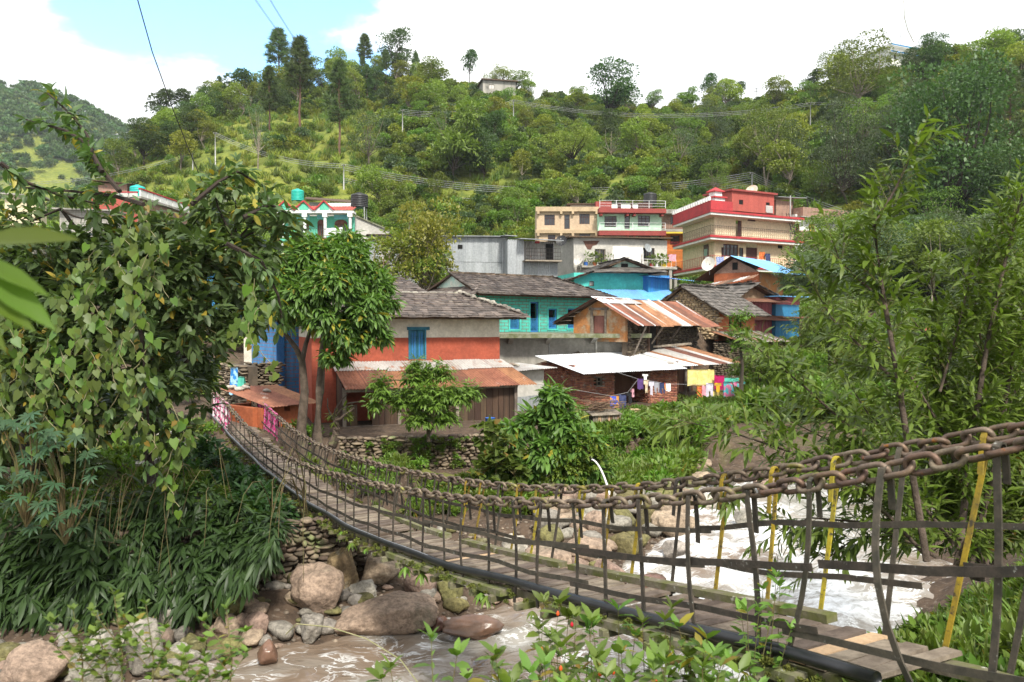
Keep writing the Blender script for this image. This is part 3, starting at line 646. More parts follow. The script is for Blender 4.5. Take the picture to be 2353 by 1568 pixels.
def wall_holes(root, m, x0, z0, x1, z1, holes=(), y=0.0, th=.25, name='wall'):
    """front wall in the xz plane facing -y, rectangular openings with reveals"""
    xs = sorted({x0, x1} | {min(max(c, x0), x1) for h in holes for c in (h[0], h[2])}); zs = sorted({z0, z1} | {min(max(c, z0), z1) for h in holes for c in (h[1], h[3])})
    g = G()
    for a, b in zip(xs[:-1], xs[1:]):
        for c, d in zip(zs[:-1], zs[1:]):
            mx_, mz = (a + b)/2, (c + d)/2
            if any(h[0] < mx_ < h[2] and h[1] < mz < h[3] for h in holes) or b - a < 1e-5 or d - c < 1e-5: continue
            g.poly([(a, y, c), (b, y, c), (b, y, d), (a, y, d)]); g.poly([(a, y + th, c), (a, y + th, d), (b, y + th, d), (b, y + th, c)])
    for h in holes:
        a, c, b, d = max(h[0], x0), max(h[1], z0), min(h[2], x1), min(h[3], z1)
        for p, q in (((a, c), (a, d)), ((b, d), (b, c)), ((a, d), (b, d)), ((b, c), (a, c))): g.poly([(p[0], y, p[1]), (q[0], y, q[1]), (q[0], y + th, q[1]), (p[0], y + th, p[1])])
    for p, q in (((x0, z0), (x0, z1)), ((x1, z1), (x1, z0)), ((x0, z1), (x1, z1))): g.poly([(p[0], y, p[1]), (q[0], y, q[1]), (q[0], y + th, q[1]), (p[0], y + th, p[1])])
    return g.build(name, m, root)
def shell(root, m, w, d, z0, z1, back=True, side=None):
    """side and back walls behind a front wall at y=0"""
    for x in (.0, w):
        g = G(); a = .002 if x == 0 else w - .252; g.box((a, .26, z0), (a + .25, d, z1)); g.build('wall', side or m, root)
    if back: g = G(); g.box((.26, d - .25, z0), (w - .26, d - .003, z1)); g.build('wall', m, root)
def window(root, r, mf='window_wood', nx=2, nz=1, y=.1, fw=.06, glass='glass', bars=0, name='window', top=0):
    """frame, mullions and pane set into an opening r"""
    x0, z0, x1, z1 = r; g = G(); t = .05
    g.box((x0, y, z0), (x0 + fw, y + t, z1)); g.box((x1 - fw, y, z0), (x1, y + t, z1)); g.box((x0 + fw, y, z1 - fw), (x1 - fw, y + t, z1)); g.box((x0 + fw, y, z0), (x1 - fw, y + t, z0 + fw))
    for i in range(1, nx): x = x0 + (x1 - x0)*i/nx; g.box((x - fw*.5, y + .002, z0 + fw), (x + fw*.5, y + t - .002, z1 - fw))
    if top: g.box((x0 + fw, y + .004, z1 - top), (x1 - fw, y + t - .004, z1 - top + fw*.8))
    for i in range(1, nz): z = z0 + (z1 - z0)*i/nz; g.box((x0 + fw, y + .006, z - fw*.3), (x1 - fw, y + t - .006, z + fw*.3))
    for i in range(bars): x = x0 + (x1 - x0)*(i + .5)/bars; g.box((x - .012, y + .01, z0 + fw), (x + .012, y + .03, z1 - fw))
    o = g.build(name, M[mf], root)
    if glass: p = G(); p.box((x0 + fw*.5, y + t + .005, z0 + fw*.5), (x1 - fw*.5, y + t + .02, z1 - fw*.5)); p.build('pane', M[glass], o)
    return o
def door(root, r, m='window_wood', y=.1, panels=2, name='door'):
    x0, z0, x1, z1 = r; g = G(); g.box((x0, y, z0), (x1, y + .05, z1)); o = g.build(name, M[m], root)
    for i in range(panels):
        a = z0 + (z1 - z0)*(i + .1)/panels; b = z0 + (z1 - z0)*(i + .9)/panels; p = G(); p.box((x0 + .1*(x1 - x0), y - .02, a), (x1 - .1*(x1 - x0), y - .002, b)); p.build('panel', M[m], o)
    return o
def corr(parent, m, quad, n=5, pitch=.11, amp=.016, name='sheet', jit=.03, seed=1, over=.02, mats=None, lift=.0):
    """corrugated sheets over a quad (low-left, low-right, high-right, high-left); each sheet an object"""
    q = [Vector(p) for p in quad]; r = random.Random(seed); nrm = (q[1] - q[0]).cross(q[3] - q[0]).normalized(); W_ = max((q[1] - q[0]).length, (q[2] - q[3]).length)
    for k in range(n):
        a, b = k/n - over/2, (k + 1)/n + over/2; a = max(a, 0); b = min(b, 1); c = max(6, int((b - a)*W_/pitch*2)); vs = []
        e0, e1 = r.uniform(-jit, jit), r.uniform(-jit, jit)*.4; dz = (k % 2)*.008 + lift
        sld = (q[3] - q[0]).normalized()
        for i in range(c + 1):
            t = a + (b - a)*i/c; off = nrm*(amp*(1 if i % 2 else -1) + dz)
            lo = q[0].lerp(q[1], t) + sld*e0; hi = q[3].lerp(q[2], t) + sld*e1; vs += [lo + off, lo.lerp(hi, .5) + off + nrm*r.uniform(-.004, .004), hi + off]
        fs = [f for i in range(c) for f in ((i*3, i*3 + 3, i*3 + 4, i*3 + 1), (i*3 + 1, i*3 + 4, i*3 + 5, i*3 + 2))]
        G().add(vs, fs).build(name, M[mats[k % len(mats)] if mats else m], parent)
SL = {k: rough_box('slate', M[k], 11, .06, 5) for k in ('slate', 'slate_grey')}
def slates(roof, quad, m='slate', ex=.17, wd=.27, seed=1, th=.028, limit=300, tilt=.05, acc=None):
    q = [Vector(p) for p in quad]; r = random.Random(seed); out = []
    nrm = (q[1] - q[0]).cross(q[3] - q[0]).normalized(); L = ((q[3] - q[0]).length + (q[2] - q[1]).length)/2; rows = max(2, int(L/ex))
    for j in range(rows + 1):
        f = min(j/rows, .985); a = q[0].lerp(q[3], f); b = q[1].lerp(q[2], f); w = (b - a).length
        if w < .2: continue
        x = (b - a).normalized(); s_ = nrm.cross(x).normalized(); t = -r.random()*wd*.5
        while t < w - .05:
            ww = wd*r.uniform(.65, 1.35); c = a + x*min(t + ww/2, w - .05) + s_*(ex*.35 + r.uniform(-.03, .03)) + nrm*(.03 + .022*(j % 2) + r.uniform(0, .014))
            ro = Matrix.Rotation(r.uniform(-.08, .08), 4, 'Z') @ Matrix.Rotation(-tilt + r.uniform(-.03, .03), 4, 'X')
            out.append(frame(c, x, s_, nrm) @ ro @ Matrix.Diagonal((ww*.97, ex*1.75*r.uniform(.85, 1.15), th*r.uniform(.7, 1.3), 1))); t += ww
    if acc is not None: acc.extend(out); return
    pieces(roof, 'slate', SL[m], out, M[m], limit)
def stones_on(parent, p0, p1, z0, z1, name, m, seed, sz=.2, nrm=None, limit=300, depth=.3, flat=.62, top=None, mesh=None, jit=.05, zfn=None):
    """coursed rubble on a vertical face from p0 to p1 (xy), stones sorted from the middle out"""
    a, b = Vector((p0[0], p0[1], 0)), Vector((p1[0], p1[1], 0)); d = b - a; L = d.length; x = d.normalized(); n = Vector((x.y, -x.x, 0)); r = random.Random(seed); out = []
    ms = mesh or stone_mesh(name, M[m], seed, 2, .16, 6, cuts=7); z = z0
    while z < z1:
        h = sz*flat*r.uniform(.75, 1.3); t = -r.random()*sz*.5
        while t < L:
            w = sz*r.choice((.6, .8, 1, 1.3, 1.9))*r.uniform(.85, 1.15); zt = z1 if top is None else z0 + (z1 - z0)*np.interp((t + w/2)/L, *top)
            if z + h*.4 < zt:
                zz = z + h/2 + r.uniform(-.02, .02)
                out.append((abs(t - L/2), frame(a + x*(t + w/2) + n*r.uniform(-jit*.3, jit) + Vector((0, 0, zz)), x, n, Vector((0, 0, 1))) @ Matrix.Rotation(r.uniform(-.18, .18), 4, 'Y') @ Matrix.Rotation(r.choice((0, PI)) + r.uniform(-.2, .2), 4, 'Z') @ Matrix.Diagonal((w*1.06, depth, h*1.2, 1))))
            t += w
        z += h*.93
    r.shuffle(out)
    pieces(parent, name, ms, [o[1] for o in out], M[m], limit)
def bricks_on(parent, p0, p1, z0, z1, seed, skip=(), limit=300, bw=.23, bh=.075):
    a, b = Vector((p0[0], p0[1], 0)), Vector((p1[0], p1[1], 0)); d = b - a; L = d.length; x = d.normalized(); n = Vector((x.y, -x.x, 0)); r = random.Random(seed); out = []; j = 0; z = z0
    while z + bh < z1:
        t = -(bw/2)*(j % 2)
        while t < L:
            t0, t1 = max(t, 0), min(t + bw, L); c = (t0 + t1)/2
            if t1 - t0 > .05 and not any(h[0] < c < h[2] and h[1] < z + bh/2 < h[3] for h in skip):
                out.append(frame(a + x*c + n*(.012 + r.uniform(-.006, .008)) + Vector((0, 0, z + bh/2)), x, n, Vector((0, 0, 1))) @ Matrix.Diagonal((t1 - t0 - .014, .06, bh - .016 + r.uniform(-.004, .004), 1)))
            t += bw
        z += bh; j += 1
    r.shuffle(out); return out
BRK = rough_box('brick', M['brick'], 21, .03, 5)
def railing(root, p, q, h, m='iron', n=20, name='railing', r=.012, rails=(0, 1), ornate=False):
    p, q = Vector(p), Vector(q); g = G(); up = Vector((0, 0, 1))
    for f in rails: g.bar(p + up*h*max(f, .06), q + up*h*max(f, .06), .035, .035)
    o = g.build(name, M[m], root)
    for i in range(n + 1):
        c = p.lerp(q, i/n); g = G(); g.bar(c + up*(h*.06), c + up*h, r*2, r*2)
        if ornate and i < n:
            e = p.lerp(q, (i + .5)/n); dd = (q - p).normalized()*((q - p).length/n*.3)
            for sgn in (-1, 1): g.bar(e + dd*sgn + up*h*.3, e - dd*sgn + up*h*.55, .014, .014)
            g.bar(e + up*(h*.55), e + up*h*.9, .014, .014)
        g.build('baluster', M[m], o)
    return o
def tank(p, r_, h, m, label, name='water_tank'):
    t = thing(name, label, 'water tank', p); g = G()
    prof_ = [(r_*.98, 0)]
    for i in range(7): z = h*.85*i/7; prof_ += [(r_, z + .01*h), (r_, z + h*.09), (r_*.965, z + h*.105), (r_*.965, z + h*.12)]
    g.lathe(prof_ + [(r_*.9, h*.9), (r_*.5, h*.97), (r_*.28, h*.98)], n=20); g.build('body', M[m], t, True); g = G(); g.lathe([(r_*.3, h*.98), (r_*.3, h*1.04), (r_*.1, h*1.06)], n=14); g.build('lid', M[m], t, True); return t
def dish(p, r_, face, label, m='dish_white', pole=.5):
    """satellite dish at p (centre of the reflector) facing direction face"""
    t = thing('satellite_dish', label, 'dish', p); f = Vector(face).normalized(); a = f.cross(Vector((0, 0, 1))).normalized(); b = a.cross(f); n = 20; g = G(); vs = []
    for k in range(5):
        rr = r_*(k + .3)/4.3
        for j in range(n): an = 2*PI*j/n; vs.append((a*math.cos(an) + b*math.sin(an))*rr + f*(rr*rr/r_*.28 - .02))
    fs = [(k*n + j, k*n + (j + 1) % n, (k + 1)*n + (j + 1) % n, (k + 1)*n + j) for k in range(4) for j in range(n)] + [tuple(range(n))]; g.add(vs, fs); g.add([v - f*.015 for v in vs], fs); g.build('reflector', M[m], t, True)
    g = G(); g.bar((-f*.02), Vector((0, 0, -pole)) - f*.12, .04, .04); g.build('mast', M['pole_grey'], t); g = G(); g.bar(b*(-r_*.8) + f*.05, f*r_*.9, .018, .018); g.box(tuple(f*r_*.9 - Vector((.035,)*3)), tuple(f*r_*.9 + Vector((.035,)*3))); g.build('feed_arm', M['pole_grey'], t); return t
# ---------------------------------------------------------------- house A: orange and white, slate roof, tin lean-to
f = Fa(716, 29.0, 1148, 31.6, 1.55); A = f.thing('slate_roof_house', 'orange and white mud plaster house with slate roof, blue shutter and rusty lean-to', 'house'); w = f.w; dep = 4.4
zs = f.px(760, 808)[1]; ze = f.px(900, 729)[1] + .12; r = rc(f, q4, 330, 1312, 462, 1600); r = (r[0], f.px(950, 826)[1], r[2], r[3])
wall_holes(A, M['orange_plaster'], 0, 0, w, f.px(1000, 776)[1], [r], th=.3); wall_holes(A, M['white_plaster'], 0, f.px(1000, 776)[1] + .003, w, ze, [r], y=.006, th=.3)
shell(A, M['orange_plaster'], w, dep, 0, f.px(1000, 776)[1]); shell(A, M['white_plaster'], w, dep, f.px(1000, 776)[1] + .004, ze)
g = G(); g.box((r[0] - .12, -.05, r[3]), (r[2] + .2, .12, r[3] + .12)); lt = g.build('lintel', M['blue_door'], A)
mid = (r[0] + r[2])/2
for a, b in ((r[0] + .01, mid - .012), (mid + .012, r[2] - .01)):
    g = G(); g.box((a, .05, r[1]), (b, .1, r[3] - .01)); sh = g.build('shutter', M['blue_door'], A); g = G(); g.box((a + .06, .035, r[1] + .1), (a + .1, .048, r[3] - .1)); g.box((b - .1, .035, r[1] + .1), (b - .06, .048, r[3] - .1)); g.build('stile', M['blue_paint'], sh)
for x in (r[0] - .07, r[2] + .0): g = G(); g.box((x, -.03, r[1]), (x + .07, .08, r[3])); g.build('jamb', M['blue_door'], A)
# roof: eave overhang, hip on the right
ov = .75; zr_ = f.px(1000, 676, dep/2)[1]; zev = f.px(1000, 728, -ov)[1]; xl, xr = -.9, w + .85; rl, rr = .6, w - 1.0
rf = G(); rf.slab([(xl, -ov, zev), (xr, -ov, zev), (rr, dep/2, zr_), (rl, dep/2, zr_)], .1); rf.slab([(xr, dep + ov, zev), (xl, dep + ov, zev), (rl, dep/2, zr_), (rr, dep/2, zr_)], .1)
rf.add([(xr, -ov, zev), (xr, dep + ov, zev), (rr, dep/2, zr_), (xl, -ov, zev), (xl, dep + ov, zev), (rl, dep/2, zr_)], [(0, 1, 2), (3, 5, 4)])
roof = rf.build('roof', M['wood_dark'], A)
acc = []; slates(roof, [(xl, -ov - .1, zev - .03), (xr + .1, -ov - .1, zev - .03), (rr, dep/2, zr_), (rl, dep/2, zr_)], ex=.165, wd=.3, seed=2, acc=acc)
sl2 = []; slates(roof, [(xr, -ov, zev), (xr, dep + ov, zev), (rr, dep/2 + .05, zr_), (rr, dep/2, zr_)], ex=.2, wd=.3, seed=3, acc=sl2); slates(roof, [(xl, dep + ov, zev), (xl, -ov, zev), (rl, dep/2, zr_), (rl, dep/2 + .05, zr_)], ex=.2, wd=.3, seed=4, acc=sl2)
pieces(roof, 'slate', SL['slate'], acc + sl2, M['slate'], 300)
sm = stone_mesh('ridge_stone', M['boulder_grey'], 5, 2, .2, 5)
rs = random.Random(2); ms = []
for i in range(15): t = i/14; p = Vector((rr, dep/2, zr_)).lerp(Vector((xr, -ov, zev)), t*.86); ms.append(trs(p + Vector((rs.uniform(-.05, .05), 0, .09)), (0, 0, rs.uniform(0, 6)), (rs.uniform(.2, .34), rs.uniform(.2, .3), rs.uniform(.12, .22))))
for i in range(16): ms.append(trs((rl + (rr - rl)*i/15, dep/2 + rs.uniform(-.05, .1), zr_ + .04), (0, 0, rs.uniform(-.3, .3)), (rs.uniform(.3, .6), .3, rs.uniform(.1, .17))))
pieces(roof, 'ridge_stone', sm, ms, M['boulder_grey'])
# lean-to: rusty sheets over a plank wall on posts
zt = f.px(950, 831, -.02)[1]; ld = 1.75; zl = f.px(1010, 891, -ld)[1]
corr(A, 'rust', [(.95, -ld, zl + .02), (w + .9, -ld, zl), (w + .05, -.02, zt), (.7, -.02, zt)], n=9, seed=5, mats=['rust', 'rust_dark', 'rust', 'rust'], name='roof_sheet', jit=.05)
corr(A, 'galvanized', [(.75, -.65, zt - (zt - zl)*.37 + .035), (w + .4, -.65, zt - (zt - zl)*.37 + .035), (w + .05, -.025, zt + .03), (.7, -.025, zt + .03)], n=7, seed=6, name='roof_sheet', jit=.08)
x = .95; k = 0
while x < w + .1:
    pw = rs.uniform(.2, .32)
    if not (w*.02 < x < w*.3 and k % 9 in (2, 3)): g = G(); g.box((x, -1.35 + rs.uniform(-.015, .015), 0), (x + pw - .015, -1.3, zl - .03 - (0 if x > w*.42 else .55) + rs.uniform(-.03, .03))); g.build('plank', M['wood_dark'], A)
    x += pw; k += 1
for x in (.95, w*.4, w*.7, w + .14): g = G(); g.box((x - .06, -1.45, 0), (x + .06, -1.36, zl + .06)); g.build('post', M['wood_grey'], A)
for z in (.02, zl - .1): g = G(); g.box((.88, -1.49, z), (w + .2, -1.455, z + .12)); g.build('rail', M['wood_grey'], A)
for x in (.9, w + .16):
    for k in range(5): g = G(); g.box((x - .03, -1.3 + k*.26, 0), (x + .0, -1.06 + k*.26, zl + .2 + k*.12)); g.build('plank', M['wood_dark'], A)
# flat stones and a slate roof behind
f2 = Fa(560, 37, 968, 38.5, 2.4); A2 = f2.thing('slate_roof_house', 'house behind the orange one, only its brown slate roof end showing past the tree', 'house')
w2 = f2.w; z1 = f2.px(930, 673)[1]; z2 = f2.px(930, 641, 2.2)[1]; wall_holes(A2, M['white_plaster'], 0, 0, w2 - .6, z1 - .05); shell(A2, M['white_plaster'], w2 - .6, 4.2, 0, z1 - .05)
rf = G(); rf.slab([(-.5, -.5, z1 - .1), (w2 + .2, -.5, z1 - .1), (w2 - .8, 2.2, z2), (.5, 2.2, z2)], .08); rf.slab([(w2 + .2, 4.7, z1 - .1), (-.5, 4.7, z1 - .1), (.5, 2.2, z2), (w2 - .8, 2.2, z2)], .08); rf.add([(w2 + .2, -.5, z1 - .1), (w2 + .2, 4.7, z1 - .1), (w2 - .8, 2.2, z2)], [(0, 1, 2)]); roof = rf.build('roof', M['wood_dark'], A2)
acc = []; slates(roof, [(w2*.45, -.55, z1 - .1), (w2 + .25, -.55, z1 - .1), (w2 - .75, 2.2, z2), (w2*.45, 2.2, z2)], ex=.17, seed=8, acc=acc); slates(roof, [(-.5, -.55, z1 - .1), (w2*.45, -.55, z1 - .1), (w2*.45, 2.2, z2), (.5, 2.2, z2)], ex=.17, seed=9, acc=acc); pieces(roof, 'slate', SL['slate'], acc, M['slate'], 220)
# blue painted house corner beside the orange house
f3 = Fa(634, 33.5, 700, 34.2, 1.9); b3 = f3.thing('blue_house', 'bright blue house wall with drawn red brick lines, behind the tree trunks', 'house')
hz3 = f3.px(660, 735)[1]; wall_holes(b3, M['blue_brick'], 0, 0, f3.w, hz3); shell(b3, M['blue_brick'], f3.w, 3.5, 0, hz3)
g = G(); g.box((.0, -.1, 0), (.32, -.003, hz3)); g.build('pilaster', M['blue_paint'], b3); g = G(); g.box((-.2, -.35, hz3), (f3.w + .2, 3.7, hz3 + .15)); g.build('roof', M['wood_dark'], b3)
# dry stone walls at the bridge head
for (u0, y0, u1, y1, v0, v1, lab, sd) in ((512, 31, 560, 29, 840, 935, 'tall dry stone wall end beside the far end of the footbridge', 31), (560, 31.5, 640, 32, 838, 885, 'dry stone wall between the bridge head and the blue house', 32)):
    a, b = xy(u0, y0), xy(u1, y1); zb = at(u0, v1, (y0 + y1)/2).z; zt_ = at(u0, v0, (y0 + y1)/2).z
    t = thing('dry_stone_wall', lab, 'wall', (a.x, a.y, zb)); d = (b - a); g = G(); nn = Vector((-d.y, d.x)).normalized()*.5
    g.hexa([Vector((0, 0, -1)), Vector((d.x, d.y, -1)), Vector((d.x + nn.x, d.y + nn.y, -1)), Vector((nn.x, nn.y, -1))], [Vector((0, 0, zt_ - zb)), Vector((d.x, d.y, zt_ - zb)), Vector((d.x + nn.x, d.y + nn.y, zt_ - zb)), Vector((nn.x, nn.y, zt_ - zb))]); g.build('core', M['dark_stone'], t)
    stones_on(t, (0, 0), (d.x, d.y), -.3, zt_ - zb + .05, 'stone', 'dark_stone' if sd == 32 else 'wall_stone', sd, .3, flat=.3, depth=.3, jit=.06)
# small shed with a rusty sheet roof next to the bridge
f4 = Fa(590, 25.2, 700, 26.6, 1.7); s4 = f4.thing('shed', 'small red mud shed, rusty tin roof weighed down by stones, next to the bridge', 'shed'); zq = f4.px(640, 934, -.3)[1]; zq2 = f4.px(640, 884, 1.9)[1]
wall_holes(s4, M['orange_mud'], .15, 0, f4.w, zq - .05, [(1.0, .75, 1.22, .95)]); shell(s4, M['orange_mud'], f4.w, 2.0, 0, zq - .05)
corr(s4, 'rust', [(.2, -.4, zq), (f4.w + .35, -.4, zq), (f4.w + .2, 2.0, zq2), (-.1, 2.0, zq2)], n=3, seed=9, name='roof_sheet', pitch=.13)
for i, (x, y, sx, sy, sz) in enumerate(((.35, 1.6, .35, .25, .14), (.7, 1.75, .4, .28, .13), (1.15, 1.2, .28, .2, .13), (.2, 1.85, .4, .3, .15))):
    z = zq + (zq2 - zq)*(y + .4)/2.4; g = stone_mesh('roof_stone', M['boulder_white'], 40 + i, 2, .2, 1)[0]; o = link(bpy.data.objects.new('roof_stone', g), s4); o.matrix_basis = trs((x, y, z + sz*.4), (.2, 0, i), (sx, sy, sz))
# ---------------------------------------------------------------- house B: turquoise with long slate roof
f = Fa(1080, 42.2, 1356, 47.2, 4.85); B = f.thing('turquoise_house', 'turquoise brick-lined house with blue windows under a long brown slate roof', 'house'); w = f.w; dep = 5.0
hs = [rc(f, q4, *b) for b in ((1262, 1112, 1352, 1304), (1452, 1050, 1530, 1332), (1622, 1112, 1702, 1300), (1802, 1112, 1880, 1296))]
hs[1] = (hs[1][0], .0, hs[1][2], hs[1][3]); zt = f.px(1230, 684)[1] + .1; wall_holes(B, M['turq_brick'], 0, -.1, w, zt, hs, th=.3); shell(B, M['turq_brick'], w, dep, -.1, zt)
for i, h in enumerate(hs):
    g = G(); e = .09
    for a, b in (((h[0] - e, h[1] - (e if i != 1 else 0)), (h[0] - .002, h[3] + e)), ((h[2] + .002, h[1] - (e if i != 1 else 0)), (h[2] + e, h[3] + e)), ((h[0], h[3] + .002), (h[2], h[3] + e))): g.box((a[0], -.03, a[1]), (b[0], -.003, b[1]))
    if i != 1: g.box((h[0], -.03, h[1] - e), (h[2], -.003, h[1] - .002))
    g.build('surround', M['turquoise_old'], B)
    wn = window(B, h, 'blue_paint', 1, 1, .06, .075, None, name='window' if i != 1 else 'door_frame'); hh = (h[3] - h[1])*(.47 if i != 1 else .4); zc = h[1] + .08
    if i != 1: p = G(); p.box((h[0] + .07, .28, h[1] + hh), (h[2] - .07, .3, h[3] - .06)); p.build('pane', M['dark'], wn)  # near-black sheet paints the shade inside the open upper half of the window
    lat = G(); cx, cz = (h[0] + h[2])/2, zc + hh/2; hw_, hh_ = (h[2] - h[0])/2 - .09, hh/2
    for k in range(4):
        s_ = 1 - k*.24; a, b = hw_*s_, hh_*s_
        for p, q in (((-a, -b), (a, -b)), ((-a, b), (a, b)), ((-a, -b), (-a, b)), ((a, -b), (a, b))): lat.bar((cx + p[0], .09, cz + p[1]), (cx + q[0], .09, cz + q[1]), .03, .03)
    lat.bar((cx - hw_, .09, cz), (cx + hw_, .09, cz), .03); lat.bar((cx, .09, cz - hh_), (cx, .09, cz + hh_), .03); lat.build('lattice', M['blue_paint'], wn)
    p = G(); p.box((h[0] + .07, .16, zc - hh_*0), (h[2] - .07, .17, zc + hh)); p.build('backing', M['blue_door'], wn)
ov = .8; zr_ = f.px(1200, 636, dep/2)[1]; zev = f.px(1240, 679, -ov)[1]; xl, xr = .0, w + 1.1; rl, rr = .35, w - .9
rf = G(); rf.slab([(xl, -ov, zev), (xr, -ov, zev), (rr, dep/2, zr_), (rl, dep/2, zr_)], .1); rf.slab([(xr, dep + ov, zev), (xl, dep + ov, zev), (rl, dep/2, zr_), (rr, dep/2, zr_)], .1); rf.add([(xr, -ov, zev), (xr, dep + ov, zev), (rr, dep/2, zr_)], [(0, 1, 2)])
roof = rf.build('roof', M['wood_dark'], B)
acc = []; slates(roof, [(xl, -ov - .1, zev), (xr + .1, -ov - .1, zev), (rr, dep/2, zr_), (rl, dep/2, zr_)], ex=.2, wd=.32, seed=12, acc=acc)
slates(roof, [(xr, -ov, zev), (xr, dep + ov, zev), (rr, dep/2 + .05, zr_), (rr, dep/2, zr_)], ex=.22, wd=.32, seed=13, acc=acc); rs = random.Random(5); rs.shuffle(acc)
ap = Vector((rl + .12, dep/2, zr_ - .08)); gb = G(); gb.prism([(rl + .12, .15, zev + .35), tuple(ap), (rl + .12, dep - .15, zev + .35)], (.15, 0, 0)); gb.build('gable', M['gable_turquoise'], B)
# pent roof below the gable
rf2 = G(); pq = [(rl - .75, dep + ov, zev - .1), (rl - .75, -ov, zev - .1), (rl + .1, .0, zev + .4), (rl + .1, dep, zev + .4)]; rf2.slab(pq, .08); pr = rf2.build('pent_roof', M['wood_dark'], B); slates(pr, pq, ex=.2, wd=.32, seed=14)
pieces(roof, 'slate', SL['slate'], acc, M['slate'], 300)
rm = rough_box('ridge_slab', M['wall_stone'], 44, .1, 3); pieces(roof, 'ridge_slab', rm, [trs((rl + (rr - rl)*(i + .5)/20, dep/2, zr_ + .06), (0, rs.uniform(-.05, .05), rs.uniform(-.1, .1)), ((rr - rl)/19, .4, .09)) for i in range(20)], M['wall_stone'])
# concrete terrace carrying B and C
f = Fa(1140, 37.4, 1490, 38.4, 1.7); T = f.thing('concrete_terrace', 'stained grey concrete terrace wall with a mossy slab edge below the turquoise house', 'wall'); zt = f.px(1300, 767)[1]
g = G(); g.box((0, .4, 0), (f.w - 1.2, .8, zt - .22)); g.build('wall', M['concrete'], T); g = G(); g.box((-.3, -.5, zt - .2), (f.w, 5.2, zt)); g.build('slab', M['mossy_concrete'], T)
for x in (.6, 2.4, 4.6, 5.9): g = G(); g.prism([(x, .398, zt - .203), (x, -.4, zt - .203), (x, .398, zt - .5)], (.22, 0, 0)); g.build('bracket', M['concrete'], T)
g = G(); g.box((.0, .33, 0), (.35, .397, zt - .25)); g.build('pilaster', M['concrete'], T); g = G(); g.tube([(2.6, .36, zt - .3), (2.6, .36, .6)], .03, 6); g.build('drain_pipe', M['pole_grey'], T)
g = G(); g.tube([(4.9, .34, zt - .3), (4.9, .34, .6)], .04, 6); g.build('drain_pipe', M['dish_white'], T)
# ---------------------------------------------------------------- house C: ochre mud gable with rusty roof
c0 = at(1318, 760, 39.2); yaw = R(-36); C = thing('mud_house', 'ochre mud house with brown door and streaked rusty tin roof', 'house', (c0.x, c0.y, 4.75), yaw); gw, ln = 2.85, 8.4
he = .95; hr = 1.72; hx = gw*.52
dr = (1.05, 0, 1.78, 1.22); wall_holes(C, M['mud'], 0, -.3, gw, he, [dr]); g = G(); g.prism([(0, .0, he + .003), (gw, .0, he + .003), (hx, .0, hr)], (0, .25, 0)); g.build('gable', M['mud'], C)
door(C, (dr[0] + .06, 0, dr[2] - .04, dr[3] - .06), 'door_pink', .08, 1); g = G(); g.box((dr[0] - .14, -.06, dr[3]), (dr[2] + .16, .1, dr[3] + .12)); g.build('lintel', M['wood_grey'], C); g = G(); g.box((dr[0] - .08, -.04, 0), (dr[0] + .05, .06, dr[3])); g.box((dr[2] - .03, -.04, 0), (dr[2] + .07, .06, dr[3])); g.build('jamb', M['wood_grey'], C)
shd = G(); shd.box((gw - .3, .252, -1.7), (gw - .003, ln, he)); sw = shd.build('wall', M['dark_stone'], C); stones_on(C, (gw, .3), (gw, ln), -1.65, he, 'stone', 'dark_stone', 51, .26, flat=.4, depth=.22, limit=200)
g = G(); g.box((.0, .252, -.3), (.3, ln, he)); g.box((.31, ln - .3, -.3), (gw - .31, ln, he)); g.build('wall', M['mud'], C)
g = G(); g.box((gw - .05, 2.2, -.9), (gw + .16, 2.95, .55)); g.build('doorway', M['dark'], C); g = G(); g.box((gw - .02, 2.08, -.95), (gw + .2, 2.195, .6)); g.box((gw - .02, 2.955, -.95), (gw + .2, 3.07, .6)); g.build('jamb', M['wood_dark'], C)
el, er, ez, ezr = -.95, gw + 1.05, .55, .42
g = G(); g.slab([(el, -.45, ez), (hx, -.45, hr + .05), (hx, ln + .3, hr + .05), (el, ln + .3, ez)][::-1], -.03); g.build('roof_underlay', M['wood_dark'], C)
corr(C, 'rust_dark', [(el, ln + .3, ez + .06), (el, -.5, ez + .06), (hx, -.5, hr + .1), (hx, ln + .3, hr + .1)], n=7, seed=21, name='roof_sheet')
corr(C, 'rust', [(er, -.5, ezr), (er + .1, ln + .5, ezr), (hx, ln + .5, hr + .08), (hx, -.5, hr + .08)], n=8, seed=22, name='roof_sheet', mats=['rust', 'rust_dark', 'rust', 'rust', 'galvanized', 'rust', 'rust_dark', 'rust'], jit=.12, pitch=.13)
for i, y in enumerate((-.35, 1.1, 2.6, 5.0, 6.2, 8.6)): g = G(); g.bar((er + .08 - (i % 3)*.1, y, ezr + .045), (hx + .05, y, hr + .14), .06, .02, (0, 1, 0)); g.build('roof_strip', M['tin_white'], C)
corr(C, 'galvanized', [(hx + .55, -.5, hr - .18), (hx + .55, 3.4, hr - .14), (hx - .2, 3.4, hr + .15), (hx - .2, -.5, hr + .15)], n=2, seed=23, name='roof_sheet', mats=['tin_white', 'galvanized'])
for y in (.5, 2.4, 4.4): g = G(); g.bar((er - .2, y, ezr + .05), (gw, y + .1, -1.2 if y < 1 else -.6), .06, .06); g.build('prop', M['wood_grey'], C)
for k in range(4): g = G(); g.bar((el + .1 + k*.25, -.25, ez + k*.2 - .05), (el + .7 + k*.25, -.25, ez + k*.2 - .02), .12, .03); g.build('eave_board', M['wood_grey'], C)
